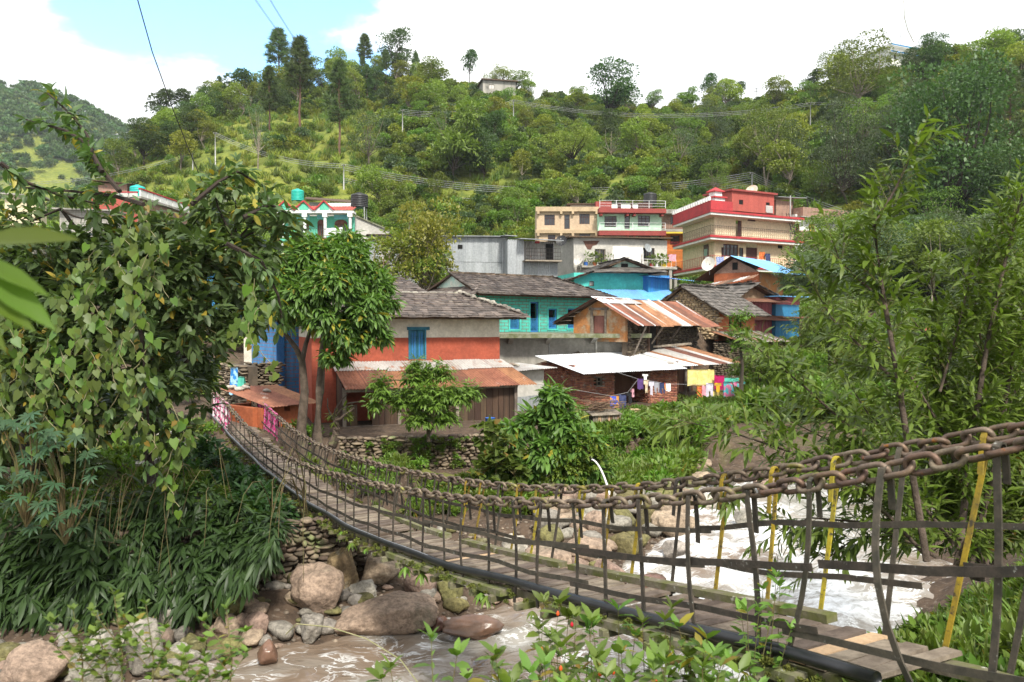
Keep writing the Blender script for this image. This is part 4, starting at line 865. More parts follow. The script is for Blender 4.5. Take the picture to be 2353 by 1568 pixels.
# ---------------------------------------------------------------- shed D: brick with white tin roof
d0 = xy(1321, 34.0); yaw = R(26); Dh = thing('brick_shed', 'brick shed with a white tin roof and dark open doorway behind the washing line', 'shed', (d0.x, d0.y, 1.65), yaw); fw, fd = 5.4, 3.0
zf = 1.62; zb = 2.15
seg = [(0, 2.0), (3.9, fw)]
for i, (a, b) in enumerate(seg): wall_holes(Dh, M['mortar'], a, -.4, b, zf, [(.95, .95, 1.4, 1.35)] if i == 0 else [], th=.24)
window(Dh, (.95, .95, 1.4, 1.35), 'wood_grey', 2, 2, .08, .05, 'dark')
g = G(); g.box((.003, .245, -.4), (.24, fd, zf + .25)); g.box((fw - .24, .245, -.4), (fw - .003, fd, zf + .25)); g.box((3.9, .245, -.4), (4.14, 1.4, zf)); g.box((.25, fd - .24, -.4), (fw - .25, fd, zf + .4)); g.build('wall', M['mortar'], Dh)
bl = bricks_on(Dh, (0, 0), (2.0, 0), -.35, zf, 1, [(.95, .95, 1.4, 1.35)]) + bricks_on(Dh, (3.9, 0), (fw, 0), -.35, zf, 2) + bricks_on(Dh, (0, fd), (0, 0), -.35, zf + .3, 3) + bricks_on(Dh, (3.9, 1.4), (3.9, 0), -.35, zf, 4)
random.Random(3).shuffle(bl); pieces(Dh, 'brick', BRK, bl, M['brick'], 300)
door(Dh, (2.85, -.2, 3.75, 1.35), 'wood_brown', 1.3, 2); g = G(); g.box((2.8, 1.36, -.3), (3.895, 1.5, zf)); g.build('inner_wall', M['wood_brown'], Dh); g = G(); g.box((2.5, -.45, -.5), (3.8, .2, -.22)); g.build('step', M['concrete'], Dh)
g = G(); g.box((2.0, .1, zf - .02), (fw + .1, .22, zf + .16)); g.build('beam', M['wood_dark'], Dh)
corr(Dh, 'tin_white', [(-.35, -1.35, zf - .02), (fw + .15, -.6, zf + .02), (fw - .3, fd + .1, zb + .15), (-.35, fd, zb + .05)], n=8, seed=31, name='roof_sheet', jit=.01)
# lean-to E with patched roof
e0 = xy(1560, 37.0); E = thing('open_shed', 'open wooden shed with a patched rust and grey tin roof beside the brick shed', 'shed', (e0.x, e0.y, 1.75), R(24)); ew, ed = 2.9, 3.0; ze1, ze2 = 1.62, 2.2
corr(E, 'galvanized', [(-.3, -.7, ze1), (ew + .2, -.7, ze1 + .1), (ew - .4, ed, ze2 + .25), (-1.2, ed, ze2)], n=8, seed=33, name='roof_sheet', mats=['galvanized', 'tin_white', 'rust', 'galvanized', 'galvanized', 'rust_dark', 'galvanized', 'rust'], jit=.06)
for k in range(10): g = G(); g.box((k*.3, ed - .1, -.3), (k*.3 + .285, ed - .05, ze2 - .05)); g.build('plank', M['wood_brown'], E)
for k in range(5): g = G(); g.box((-.05, k*.65, -.3), (-.0, k*.65 + .6, ze1 + .2)); g.build('plank', M['wood_brown'], E)
for x, y in ((.1, -.4), (1.5, -.4), (ew - .1, -.4), (ew - .2, ed - .2)): g = G(); g.bar((x, y, -.5), (x, y, ze1 + .05), .09, .09); g.build('post', M['wood_grey'], E)
g = G(); g.bar((-1.3, ed - .3, ze2 + .12), (ew - .2, ed - .3, ze2 + .36), .1, .1); g.build('pole', M['wood_grey'], E)
# ---------------------------------------------------------------- house F: stone gable, slate roof, orange side
fo = at(1512, 748, 49); Fh = thing('stone_house', 'stone gable house with ragged grey slate roof and orange side wall', 'house', (fo.x, fo.y, 4.8), R(-41)); gw, ln = 3.9, 5.2; he, hr = 1.45, 2.75; hx = 1.75
g = G(); g.prism([(0, 0, -.4), (gw, 0, -.4), (gw, 0, he), (hx, 0, hr - .06), (0, 0, he)], (0, .25, 0)); g.build('wall', M['mortar'], Fh)
stones_on(Fh, (0, 0), (gw, 0), -.4, hr - .15, 'stone', 'mud_stone', 61, .26, flat=.5, depth=.2, top=([0, .45, 1], [.55, 1, .55]))
hz_ = (1.6, .1, 2.1, 1.35)
o = wall_holes(Fh, M['orange_mud'], .26, -.5, ln, he, [hz_], th=.25); o.matrix_basis = Matrix.Translation((gw, 0, 0)) @ Matrix.Rotation(PI/2, 4, 'Z')
wn = window(Fh, hz_, 'wood_dark', 1, 2, .05, .08, 'dark'); wn.matrix_basis = o.matrix_basis.copy()
g = G(); g.box((0, .26, -.4), (.25, ln, he)); g.box((.26, ln - .25, -.4), (gw - .26, ln, he)); g.build('wall', M['mud'], Fh)
el, er, ez = -.7, gw + .75, .95; el_z = he - .5
q1 = [(er, -.4, he - .42), (er, ln + .5, he - .42), (hx, ln + .5, hr), (hx, -.4, hr)]; q2 = [(el, ln + .5, he - .42), (el, -.4, he - .42), (hx, -.4, hr), (hx, ln + .5, hr)]
g = G(); g.slab(q1, .09); g.slab(q2, .09); roof = g.build('roof', M['wood_dark'], Fh); acc = []; slates(roof, q1, ex=.21, wd=.34, seed=41, th=.04, tilt=.08, acc=acc); sl2 = []; slates(roof, q2, ex=.24, wd=.36, seed=42, th=.04, acc=sl2); pieces(roof, 'slate', SL['slate_grey'], acc + sl2, M['slate_grey'], 300)
corr(Fh, 'rust', [(gw + 2.0, -.6, -.55), (gw + 2.1, ln + .4, -.55), (gw + .05, ln + .4, .05), (gw + .05, -.6, .05)], n=9, seed=43, name='porch_sheet', mats=['rust', 'galvanized', 'wood_grey'], jit=.1)
for k in range(10): y = -.5 + k*.62; g = G(); g.bar((gw + 2.0, y, -.48), (gw + .1, y + .05, .12), .07, .04); g.build('batten', M['wood_grey'], Fh)
g = G(); g.box((gw + .05, -.3, -3), (gw + 1.6, ln, -.62)); g.build('porch_wall', M['dark_stone'], Fh); stones_on(Fh, (gw + .05, -.3), (gw + 1.6, -.3), -2.6, -.65, 'stone', 'dark_stone', 63, .24, flat=.5, depth=.2); 
# ---------------------------------------------------------------- upper village
def flat_house(f, name, label, m, d, z1, holes, wins, zb=-3, cat='house', side=None):
    t = f.thing(name, label, cat); wall_holes(t, m, 0, zb, f.w, z1, holes); shell(t, m, f.w, d, zb, z1, side=side)
    for h, kw in wins: window(t, h, **kw)
    g = G(); g.box((.26, .26, z1 - .3), (f.w - .26, d - .26, z1 - .1)); g.build('ceiling', m, t); return t
# G: turquoise gable house with blue tin porch
f = Fa(1319, 57.0, 1489, 58.2, 6.6); w = f.w; zt = f.px(1400, 628)[1]; sm_ = rc(f, q5, 505, 755, 543, 795)
Gh = flat_house(f, 'turquoise_house', 'turquoise gabled house with a bright blue tin porch roof, below the grey concrete house', M['turquoise_old'], 4.5, zt, [sm_], [(sm_, dict(mf='wood_grey', nx=1, glass='concrete_light'))], -1.5)
za = f.px(1433, 600, .6)[1]; xa = f.px(1433, 600)[0]; el = f.px(1307, 643)[0]; er = f.px(1513, 627)[0]; zl = f.px(1310, 643)[1]; zrr = f.px(1512, 627)[1]
g = G(); g.prism([(f.px(1398, 617)[0], -.15, f.px(1398, 617)[1]), (f.px(1495, 617)[0], -.15, f.px(1495, 617)[1]), (xa, -.15, za)], (0, .2, 0)); gbl = g.build('gable', M['gable_turquoise'], Gh); g = G(); g.box((xa - .25, -.22, za - .75), (xa + .25, -.16, za - .25)); g.build('vent', M['dark'], gbl)
for p in ((el, zl), (er, zrr)): g = G(); g.bar((p[0]*.45 + xa*.55, -.25, p[1]*.45 + za*.55), (xa, -.25, za + .02), .06, .12, (0, 1, 0)); g.build('bargeboard', M['turquoise_old'], Gh)
for sgn, (x, z) in ((-1, (el, zl)), (1, (er, zrr))):
    q = [(x, -.6, z), (x, 5.1, z), (xa, 5.1, za + .05), (xa, -.6, za + .05)]; q = q if sgn > 0 else [q[1], q[0], q[3], q[2]]
    g = G(); g.slab(q, .08); ro = g.build('roof', M['wood_dark'], Gh); slates(ro, q, 'slate_grey', .26, .4, 71 + sgn, limit=120)
pq = [(f.px(1358, 627)[0], -1.1, f.px(1358, 628)[1]), (f.px(1513, 627)[0], -1.1, f.px(1513, 628)[1]), (f.px(1490, 617)[0], -.2, f.px(1490, 617)[1]), (f.px(1395, 617)[0], -.2, f.px(1395, 617)[1])]
g = G(); g.slab(pq, .06); ro = g.build('pent_roof', M['wood_dark'], Gh); slates(ro, pq, 'slate_grey', .22, .4, 75, limit=120)
zb0 = f.px(1430, 666)[1]; zb1 = f.px(1430, 694, -2.2)[1]
corr(Gh, 'tin_blue', [(f.px(1352, 690)[0] - .2, -2.3, zb1), (f.px(1536, 690)[0] + .2, -2.3, zb1), (f.px(1536, 690)[0], -.1, zb0), (f.px(1340, 690)[0], -.1, zb0)], 8, .2, .025, 'porch_sheet', seed=4, jit=.02)
fb = Fa(1489, 57.6, 1538, 58.6, 6.6); bx_ = rc(fb, q5, 1037, 765, 1070, 812); t = flat_house(fb, 'blue_shed', 'bright blue plank lean-to against the turquoise gabled house', M['blue_paint'], 3, fb.px(1510, 633)[1], [bx_], [(bx_, dict(mf='blue_door', nx=1, glass='dark'))], -1.5, 'shed')
corr(t, 'tin_blue', [(-.3, -.7, fb.px(1510, 637)[1]), (fb.w + 1.6, -.9, fb.px(1560, 647)[1]), (fb.w + 1.4, 3, fb.px(1560, 632)[1]), (-.3, 3, fb.px(1500, 629)[1])], 3, .2, .02, 'roof_sheet')
for i in range(9): g = G(); g.box((i*fb.w/9 + .01, -.022, -1.4), ((i + .93)*fb.w/9, -.003, fb.px(1510, 640)[1])); g.build('plank', M['blue_paint'], t)
# H: grey concrete house with broken render and balcony
f = Fa(1318, 76, 1532, 79, 9.0); w = f.w; zt = f.px(1420, 549)[1]; hs = [rc(f, q5, *b) for b in ((547, 505, 632, 640), (727, 490, 785, 560), (917, 497, 1016, 598))]
H = flat_house(f, 'concrete_house', 'bare grey cement house with broken plaster and potted plants on its balcony', M['concrete_light'], 6, zt, hs, [(hs[0], dict(mf='wood_grey', nx=2, bars=6)), (hs[1], dict(mf='wood_dark', nx=2)), (hs[2], dict(mf='wood_dark', nx=3, bars=5, nz=2))], -3)
g = G(); g.slab([(-.7, -.6, zt + .05), (w + .3, -.6, zt + .25), (w + .3, 6.4, zt + .35), (-.7, 6.4, zt + .15)], .12); g.build('roof', M['wood_dark'], H)
br = [q5(455, 440), (q5(585, 438)), q5(560, 470), q5(530, 478), q5(515, 508), q5(490, 505), q5(470, 470)]; g = G(); g.prism([(f.px(*p)[0], -.004, f.px(*p)[1]) for p in br][::-1], (0, -.03, 0)); g.build('bare_brick', M['wood_brown'], H)
zb_ = f.px(1400, 614)[1]; g = G(); g.box((f.px(1325, 620)[0], -1.3, zb_ - .18), (w + .4, -.003, zb_)); bal = g.build('balcony', M['concrete'], H)
xq = f.px(1288, 560)[0]
railing(H, (f.px(1385, 610)[0], -1.25, zb_), (w + .3, -1.25, zb_), .75, 'rail_white', 14, r=.012)
g = G(); g.box((w + .5, -.6, -3), (w + .8, -.3, f.px(1545, 640)[1])); g.build('column', M['concrete'], H); g = G(); g.box((w - .4, -1.2, -3), (w - .1, -.9, zb_ - .19)); g.build('column', M['concrete'], H)
t = thing('tarpaulin', 'crumpled white plastic tarpaulin hung on the grey balcony', 'tarpaulin', f.o + f.dx*f.px(1432, 600)[0] + f.dy*-1.0 + Vector((0, 0, zb_)), f.rz)
def cloth_mesh(w_, h_, nx=10, nz=10, wav=.05, seed=1, drape=1.0, taper=0.0, depth=0.0):
    r = random.Random(seed); ph = r.random()*9; V = []
    for j in range(nz + 1):
        for i in range(nx + 1):
            a, b = i/nx, j/nz; k = wav*(.25 + b)
            V.append(((a - .5)*w_*(1 - taper*b) + .02*math.sin(b*7 + ph), k*math.sin(a*w_*9/max(w_, .3)*1.6 + ph + b*.8) + depth*b + r.uniform(-1, 1)*wav*.12, -b*h_*drape - .02*h_*math.sin(a*PI*2 + ph)*b))
    n = nx + 1; return V, [(j*n + i, j*n + i + 1, j*n + n + i + 1, j*n + n + i) for j in range(nz) for i in range(nx)]
V, F_ = cloth_mesh(3.2, 1.6, 14, 9, .25, 5, taper=-.15); G().add([(a, b - .1, c + 1.9) for a, b, c in V], F_).build('sheet', M['white_paint'], t, True); g = G(); g.bar((-1.5, 0, 0), (-1.5, 0, 1.9), .05); g.bar((1.5, 0, 0), (1.5, 0, 1.9), .05); g.build('frame', M['wood_grey'], t)
# pots
for i, (qx, qy, lab) in enumerate(((480, 630, 'blue pot'), (560, 635, 'white pot'), (655, 625, 'yellow pot'), (545, 632, 'terracotta pot'), (1035, 640, 'white bucket'), (1075, 642, 'yellow tub'), (1100, 642, 'yellow pot'), (990, 645, 'red bucket'))):
    u_, v_ = q5(qx, qy); x, z = f.px(u_, v_, -.9); cc = {'b': (.05, .15, .5), 'w': (.7, .7, .68), 'y': (.7, .5, .05), 't': (.4, .13, .06), 'r': (.5, .06, .05)}[lab[0]]; mm = MATS.get('pot_' + lab[0]) or mat('pot_' + lab[0], cc, None, 3, .6, 0, vary=0)
    t = thing('potted_plant', f'{lab} with a green plant on the grey house balcony, number {i + 1} along' if 0 else f'green plant in a {lab} on the grey balcony' + (' beside the tarpaulin' if qx < 700 else ' end near the pole' if qx > 1050 else ', far corner' if qx < 1000 else ''), 'potted plant', f.o + f.dx*x + f.dy*(-.8 - .2*(i % 2)) + Vector((0, 0, zb_)))
    g = G(); g.lathe([(.16, 0), (.22, .35), (.24, .36)], n=12); g.build('pot', mm, t); t['plantpot'] = 1
dish(f.o + f.dx*f.px(*q5(430, 590), -1.4)[0] + f.dy*-1.4 + Vector((0, 0, f.px(*q5(430, 590), -1.4)[1])), .62, (-.7, -.6, .45), 'white satellite dish fixed to the edge of the grey balcony', pole=.9)
dish(f.o + f.dx*(f.px(*q5(302, 437))[0]) + f.dy*.5 + Vector((0, 0, f.px(*q5(302, 437))[1])), .55, (-.2, -.8, .35), 'black satellite dish on the tin roof edge before the beige house', 'tank_black', pole=1.0)
dish(f.o + f.dx*f.px(*q5(945, 500))[0] + f.dy*-.4 + Vector((0, 0, f.px(*q5(945, 500))[1])), .45, (.5, -.7, .3), 'small grey dish in front of the barred window', 'tin_grey', pole=.3)
# I: corrugated tin buildings
f = Fa(1020, 71, 1164, 72, 8.5); w = f.w; zt = f.px(1100, 545)[1]; hs = [rc(f, q4, 775, 515, 818, 550), rc(f, q4, 640, 700, 672, 730)]
I1 = thing('tin_building', 'long blank building clad in dull grey tin sheets above the slate roofs', 'building', f.o, f.rz); g = G(); g.box((.05, .06, -2), (w - .05, 5, zt)); g.build('core', M['tin_grey'], I1); zj = f.px(1100, 603)[1]
for k, (a, b) in enumerate(((zj + .02, zt), (-2, zj))): corr(I1, 'tin_grey', [(0, -.02 + .03*k, a), (w, -.02 + .03*k, a), (w, -.02 + .03*k, b), (0, -.02 + .03*k, b)], 10, .2, .018, 'wall_sheet', seed=50 + k, jit=.01)
for h in hs: g = G(); g.box((h[0], -.08, h[1]), (h[2], -.05, h[3])); g.build('window', M['dark'], I1)
g = G(); g.slab([(-.4, -.5, zt + .02), (w + .4, -.5, zt + .1), (w + .4, 5.5, zt + .5), (-.4, 5.5, zt + .4)], .06); g.build('roof', M['tin_grey'], I1)
f = Fa(1166, 70, 1281, 71, 8.5); w = f.w; zt = f.px(1230, 552)[1]; I2 = thing('tin_building', 'grey tin shack with a railed wooden balcony and red lantern', 'building', f.o, f.rz); bz = f.px(1250, 600)[1]; bx0 = f.px(1203, 600)[0]
g = G(); g.box((.1, .08, -2), (w - .1, 5, bz)); g.box((.1, 1.2, bz), (w - .1, 5, zt)); g.box((.1, .08, bz + .003), (bx0, 1.2, zt)); g.build('core', M['tin_grey'], I2)
corr(I2, 'tin_grey', [(bx0, 0, -2), (w, 0, -2), (w, 0, bz - .1), (bx0, 0, bz - .1)], 5, .18, .03, 'wall_sheet', seed=53); corr(I2, 'tin_grey', [(0, -.1, -2), (bx0, -.1, -2), (bx0, -.1, zt), (0, -.1, zt)], 2, .2, .03, 'wall_sheet', seed=54); corr(I2, 'galvanized', [(bx0, 1.1, bz), (w, 1.1, bz), (w, 1.1, zt), (bx0, 1.1, zt)], 4, .2, .03, 'wall_sheet', seed=55)
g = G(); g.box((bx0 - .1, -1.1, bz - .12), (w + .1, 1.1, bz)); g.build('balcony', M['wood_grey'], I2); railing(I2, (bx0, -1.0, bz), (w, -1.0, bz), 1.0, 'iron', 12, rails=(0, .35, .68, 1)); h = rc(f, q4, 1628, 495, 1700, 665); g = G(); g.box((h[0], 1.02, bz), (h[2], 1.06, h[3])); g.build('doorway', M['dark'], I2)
g = G(); g.slab([(bx0 - .6, -1.3, zt - .0), (w + .2, -1.3, zt - .1), (w + .2, 5.2, zt + .6), (bx0 - .6, 5.2, zt + .7)], .06); g.slab([(-.3, -.4, zt + .35), (bx0 - .65, -.4, zt + .3), (bx0 - .65, 5.2, zt + .75), (-.3, 5.2, zt + .75)], .05); g.build('roof', M['tin_grey'], I2)
g = G(); p = rc(f, q4, 1490, 485, 1525, 505); g.box((p[0], -.6, p[1]), (p[2], -.3, p[3])); t = g.build('lantern', M['red_paint'], I2)
# J: beige and mint houses
f = Fa(1233, 104, 1373, 104, 12.0); w = f.w; zt = f.px(1300, 477)[1]; hs = [rc(f, q5, *b) for b in ((152, 234, 233, 317), (308, 233, 351, 346), (426, 227, 507, 308), (180, 392, 238, 450), (426, 386, 511, 450))]
J = flat_house(f, 'beige_house', 'plain beige two-storey house with dark brown windows above the tin shack', M['beige'], 8, zt, hs, [(h, dict(nx=4 if i != 1 else 1, top=.45 if i != 1 else .6)) for i, h in enumerate(hs)], -4)
for v0, v1 in ((476.5, 487), (529, 537)): a = f.px(1300, v1)[1]; b = f.px(1300, v0)[1]; g = G(); g.box((-.15, -.45, a), (w + .1, -.003, b)); s_ = g.build('slab', M['beige_trim'], J); [G().box((x, -.5, a - .35), (x + .3, -.01, a - .002)).build('bracket', M['beige_trim'], s_) for x in (.05, w*.38, w*.57, w - .35)]
g = G(); a = f.rect(1314, 466, 1372, 478); g.box((a[0], 2, zt), (a[2], 5, a[3])); g.build('roof_room', M['block'], J); g = G(); g.box((a[0] - .5, 1.5, a[3]), (a[2] + .1, 5.4, a[3] + .15)); g.build('roof', M['wood_dark'], J)
f = Fa(1374, 103, 1519, 103.5, 12.0); w = f.w; zt = f.px(1440, 492)[1]; hs = [rc(f, q5, *b) for b in ((623, 246, 719, 331), (780, 225, 822, 348), (885, 241, 980, 327), (625, 409, 722, 450), (783, 385, 828, 450), (887, 404, 985, 450))]
K2 = flat_house(f, 'mint_house', 'mint green two-storey house with maroon bands and white balcony rails', M['mint'], 8, zt, hs, [(h, dict(nx=3 if i not in (1, 4) else 1, top=.4, bars=8 if i == 0 else 0)) for i, h in enumerate(hs)], -4)
for v0, v1, mm, dpt in ((479, 489, 'maroon', 1.3), (530, 541, 'maroon', 1.3)):
    a = f.px(1440, v1, -1.3)[1]; b = f.px(1440, v0, -1.3)[1]; g = G(); g.box((-.1, -dpt, a), (w + .3, -.003, b)); s_ = g.build('slab', M[mm], K2)
    for x in (.1, w*.42, w*.53, w - .3): G().box((x, -1.1, a - .35), (x + .3, -.01, a - .002)).build('bracket', M[mm], s_)
    railing(K2, (.0, -1.2, b), (w + .2, -1.2, b), 1.0, 'rail_white', 4, rails=(.3, .65, 1), r=.03)
g = G(); a = f.rect(1375, 458, 1412, 480); g.box((a[0], 2, zt + .3), (a[2], 5, a[3])); g.build('roof_room', M['maroon'], K2); a = f.rect(1412, 463, 1505, 480); g = G(); g.box((a[0] + .01, 3, zt + .3), (a[2], 6, a[3])); tr = g.build('roof_room', M['white_paint'], K2)
for u0, u1 in ((1419, 1427), (1449, 1455), (1466, 1499)): h = f.rect(u0, 466, u1, 479, 3); G().box((h[0], 2.95, h[1]), (h[2], 2.995, h[3])).build('window', M['window_wood'], tr)
tank(f.o + f.dx*f.px(1497, 465, 3)[0] + f.dy*3.8 + Vector((0, 0, f.px(1497, 467, 3)[1])), .9, 1.5, 'tank_black', 'black water tank on the roof of the mint green house')
# brick and orange house between mint and cream
f = Fa(1522, 108, 1600, 108, 12.0); w = f.w; zt = f.px(1560, 482)[1]; hs = [rc(f, q5, 1140, 250, 1203, 310), rc(f, q5, 1140, 398, 1213, 470)]; zo = f.px(1560, 536)[1]
L = f.thing('brick_orange_house', 'narrow house with bare brick upper floor and orange lower floor beside the mint house', 'house'); wall_holes(L, M['far_brick'], 0, zo + .01, w, zt, hs[:1]); wall_holes(L, M['orange_wall'], 0, -4, w, zo, hs[1:]); shell(L, M['far_brick'], w, 7, -4, zt)
for h in hs: window(L, h, nx=3, top=.4)
for v0, v1, mm in ((482, 491, 'concrete'), (527, 533, 'concrete'), (533.5, 537, 'yellow_wall')): a = f.px(1560, v1, -1)[1]; b = f.px(1560, v0, -1)[1]; G().box((-.4, -1.2, a), (w, -.003, b)).build('slab', M[mm], L)
railing(L, (-.3, -1.1, f.px(1560, 527, -1)[1]), (w, -1.1, f.px(1560, 527, -1)[1]), .95, 'iron', 22); railing(L, (.4, -1.1, f.px(1560, 572, -1)[1]), (w, -1.1, f.px(1560, 572, -1)[1]), .9, 'red_paint', 22)
# K: cream house with red balconies, corner view
f = Fa(1642, 92, 1822, 98, 11.5); w = f.w; yK = f.rz
lw = 10.5   # left wing length, runs back from the corner
Kh = f.thing('cream_house', 'three-storey cream house with red balcony bands and red roof room', 'house'); z3 = f.px(1700, 488)[1]
hs = [rc(f, q5, 1652, 281, 1702, 405), rc(f, q5, 1555, 470, 1675, 563), rc(f, q5, 1733, 455, 1824, 600)]; z2 = f.px(1700, 545)[1]; z1 = f.px(1700, 612)[1]
wall_holes(Kh, M['cream'], 0, -2, w, z3, hs); window(Kh, hs[1], nx=4, top=.55, fw=.1); door(Kh, (hs[2][0], z1, hs[2][2], hs[2][3] - .6), 'window_wood', .12, 1); door(Kh, (hs[0][0] + .5, hs[0][1], hs[0][2], hs[0][3]), 'window_wood', .15, 1)
V1 = rc(f, q5, 1540, 490, 1553, 565); V2 = rc(f, q5, 1678, 495, 1708, 568)
for a in (V1, V2): window(Kh, (a[0], a[1], a[2], a[3]), glass='glass', nx=1, y=-.08, fw=.07)
ang = R(70); ldx = Vector((math.cos(ang), math.sin(ang), 0))   # local direction of the receding left wall
def kw(a): return (ldx.x*a, ldx.y*a)
g = G(); e = kw(lw); g.add([(0, 0, -2), (e[0], e[1], -2), (e[0], e[1], z3), (0, 0, z3)], [(0, 3, 2, 1)]); lwall = g.build('wall', M['cream_brick'], Kh)
g = G(); g.poly([(w, 0, -2), (w, 8, -2), (w, 8, z3), (w, 0, z3)]); g.poly([(e[0], e[1], -2), (w, 8, -2), (w, 8, z3), (e[0], e[1], z3)][::-1]); g.build('wall', M['cream'], Kh)
nl = Vector((-ldx.y, ldx.x, 0))
def band(z0, z1_, ovr, m, nm, extra=0):
    o1 = nl*ovr; c = Vector((-ovr*1.43, -ovr, 0)); P = [Vector((e[0], e[1], 0)) + o1, c, Vector((w + .3, -ovr, 0)), Vector((w + .3, .0, 0)), Vector((0, 0, 0)), Vector((e[0], e[1], 0))]
    g = G(); g.prism([(p.x, p.y, z0) for p in P], (0, 0, z1_ - z0)); return g.build(nm, m, Kh), P
zq = lambda v, dd: f.px(1700, v, dd)[1]
for za_, zb_2, ov in ((zq(493, -1.4), zq(488, -1.4), 1.4), (zq(549, -1.4), zq(544, -1.4), 1.4), (zq(617, -1.4), zq(612, -1.4), 1.3)):
    o, P = band(za_, zb_2, ov, M['red_paint'], 'balcony_band'); o2, _ = band(za_ - .25, za_ - .004, ov - .12, M['white_paint'], 'soffit')
xp = f.px(1684, 480, -1.4)[0]; g = G(); g.prism([(p.x, p.y, zq(487, -1.4) + .004) for p in (P[0], P[1], Vector((xp, -1.4, 0)), Vector((xp, -1.15, 0)), P[1] + Vector((.3, .25, 0)), P[0] + Vector((.25, 0, 0)))], (0, 0, zq(466, -1.4) - zq(487, -1.4))); g.build('parapet', M['red_paint'], Kh)
g = G(); ptop = zq(466, -1.4)
for i in range(16): t_ = (i + .5)/16; p = P[0].lerp(P[1], t_); G().box((p.x - .12, p.y + .02, ptop + .004), (p.x + .22, p.y + .3, ptop + .45)).build('parapet_block', M['white_paint'], Kh)
for v, nm in ((543, 1), (611, 0)):
    z = zq(v, -1.4); A0, A1, A2_ = P[0] - nl*.1, P[1] + Vector((.08, .08, 0)), P[2] + Vector((-.1, .1, 0))
    railing(Kh, (A0.x, A0.y, z), (A1.x, A1.y, z), 1.05, 'iron' if nm else 'red_paint', 22, ornate=bool(nm)); railing(Kh, (A1.x, A1.y, z), (A2_.x, A2_.y, z), 1.05, 'iron' if nm else 'red_paint', 44, ornate=bool(nm))
lwn = []
for (q0, q1_) in (((1418, 472), (1462, 568)),): # arched window on the left wall
    g = G(); d0_, d1_ = lw*.32, lw*.18; zb3, zt3 = z1 + 1.0, z1 + 2.6; p0, p1 = kw(d0_), kw(d1_); g.hexa([Vector((p0[0], p0[1], zb3)) + nl*.06, Vector((p1[0], p1[1], zb3)) + nl*.06, Vector((p1[0], p1[1], zb3)), Vector((p0[0], p0[1], zb3))], [Vector((p0[0], p0[1], zt3)) + nl*.06, Vector((p1[0], p1[1], zt3)) + nl*.06, Vector((p1[0], p1[1], zt3)), Vector((p0[0], p0[1], zt3))]); wo = g.build('window', M['window_wood'], Kh)
    a_ = Vector((p0[0], p0[1], 0)).lerp(Vector((p1[0], p1[1], 0)), .15); b_ = Vector((p0[0], p0[1], 0)).lerp(Vector((p1[0], p1[1], 0)), .85); g = G(); g.hexa([a_ + nl*.075 + Vector((0, 0, zb3 + .12)), b_ + nl*.075 + Vector((0, 0, zb3 + .12)), b_ + nl*.06 + Vector((0, 0, zb3 + .12)), a_ + nl*.06 + Vector((0, 0, zb3 + .12))], [a_ + nl*.075 + Vector((0, 0, zt3 - .5)), b_ + nl*.075 + Vector((0, 0, zt3 - .5)), b_ + nl*.06 + Vector((0, 0, zt3 - .5)), a_ + nl*.06 + Vector((0, 0, zt3 - .5))]); g.build('pane', M['glass'], wo)
a = f.rect(1682, 449, 1779, 492, 1.5); hs2 = [f.rect(1698, 460, 1708, 470, 1.5), f.rect(1760, 466, 1769, 472, 1.5)]
wall_holes(Kh, M['red_wall'], a[0], z3 + .4, a[2], a[3], hs2, y=1.5); g = G(); g.box((a[0], 1.76, z3 + .4), (a[2], 6, a[3] - .02)); g.build('roof_room', M['red_wall'], Kh); [window(Kh, h, y=1.55, nx=1, glass='dark') for h in hs2]
g = G(); g.box((a[0] - .3, 1.2, a[3]), (a[2] + .3, 6.3, a[3] + .22)); g.build('roof_slab', M['maroon'], Kh); h = f.rect(1759, 474, 1775, 489, 1.5); G().box((h[0], 1.42, h[1]), (h[2], 1.49, h[3])).build('tin_door', M['galvanized'], Kh)
pc = Vector((f.px(1644, 460, .3)[0], .3, zq(466, -1.4))); gz_ = 0
for (s_, hh, mm) in ((1.5, .5, 'white_paint'), (1.9, .18, 'red_paint'), (1.05, .55, 'white_paint'), (1.5, .12, 'red_paint')): G().box((pc.x - s_/2, pc.y - s_/2, pc.z + gz_ + .003), (pc.x + s_/2, pc.y + s_/2, pc.z + gz_ + hh)).build('shrine_tier', M[mm], Kh); gz_ += hh
g = G(); g.add([(pc.x - .75, pc.y - .75, pc.z + gz_), (pc.x + .75, pc.y - .75, pc.z + gz_), (pc.x + .75, pc.y + .75, pc.z + gz_), (pc.x - .75, pc.y + .75, pc.z + gz_), (pc.x, pc.y, pc.z + gz_ + .5)], [(0, 1, 4), (1, 2, 4), (2, 3, 4), (3, 0, 4)]); g.build('shrine_roof', M['red_paint'], Kh)
dish(f.o + f.dx*f.px(1728, 442, 2)[0] + f.dy*2 + Vector((0, 0, f.px(1728, 440, 2)[1])), .8, (-.55, -.6, .5), 'large rusty satellite dish on the roof of the cream house', 'dish_rust', pole=.7)
h = rc(f, q5, 1745, 262, 1805, 283); n_ = 10; g = G(); g.prism([((h[0] + h[2])/2 + (h[2] - h[0])/2*math.cos(PI*k/n_), -.004, h[1] + (h[3] - h[1])*math.sin(PI*k/n_)) for k in range(n_ + 1)][::-1], (0, -.05, 0)); g.build('arch_vent', M['window_wood'], Kh); h = rc(f, q5, 1983, 468, 2016, 498); G().box((h[0], -.06, h[1]), (h[2], -.004, h[3])).build('name_plate', M['dark'], Kh)
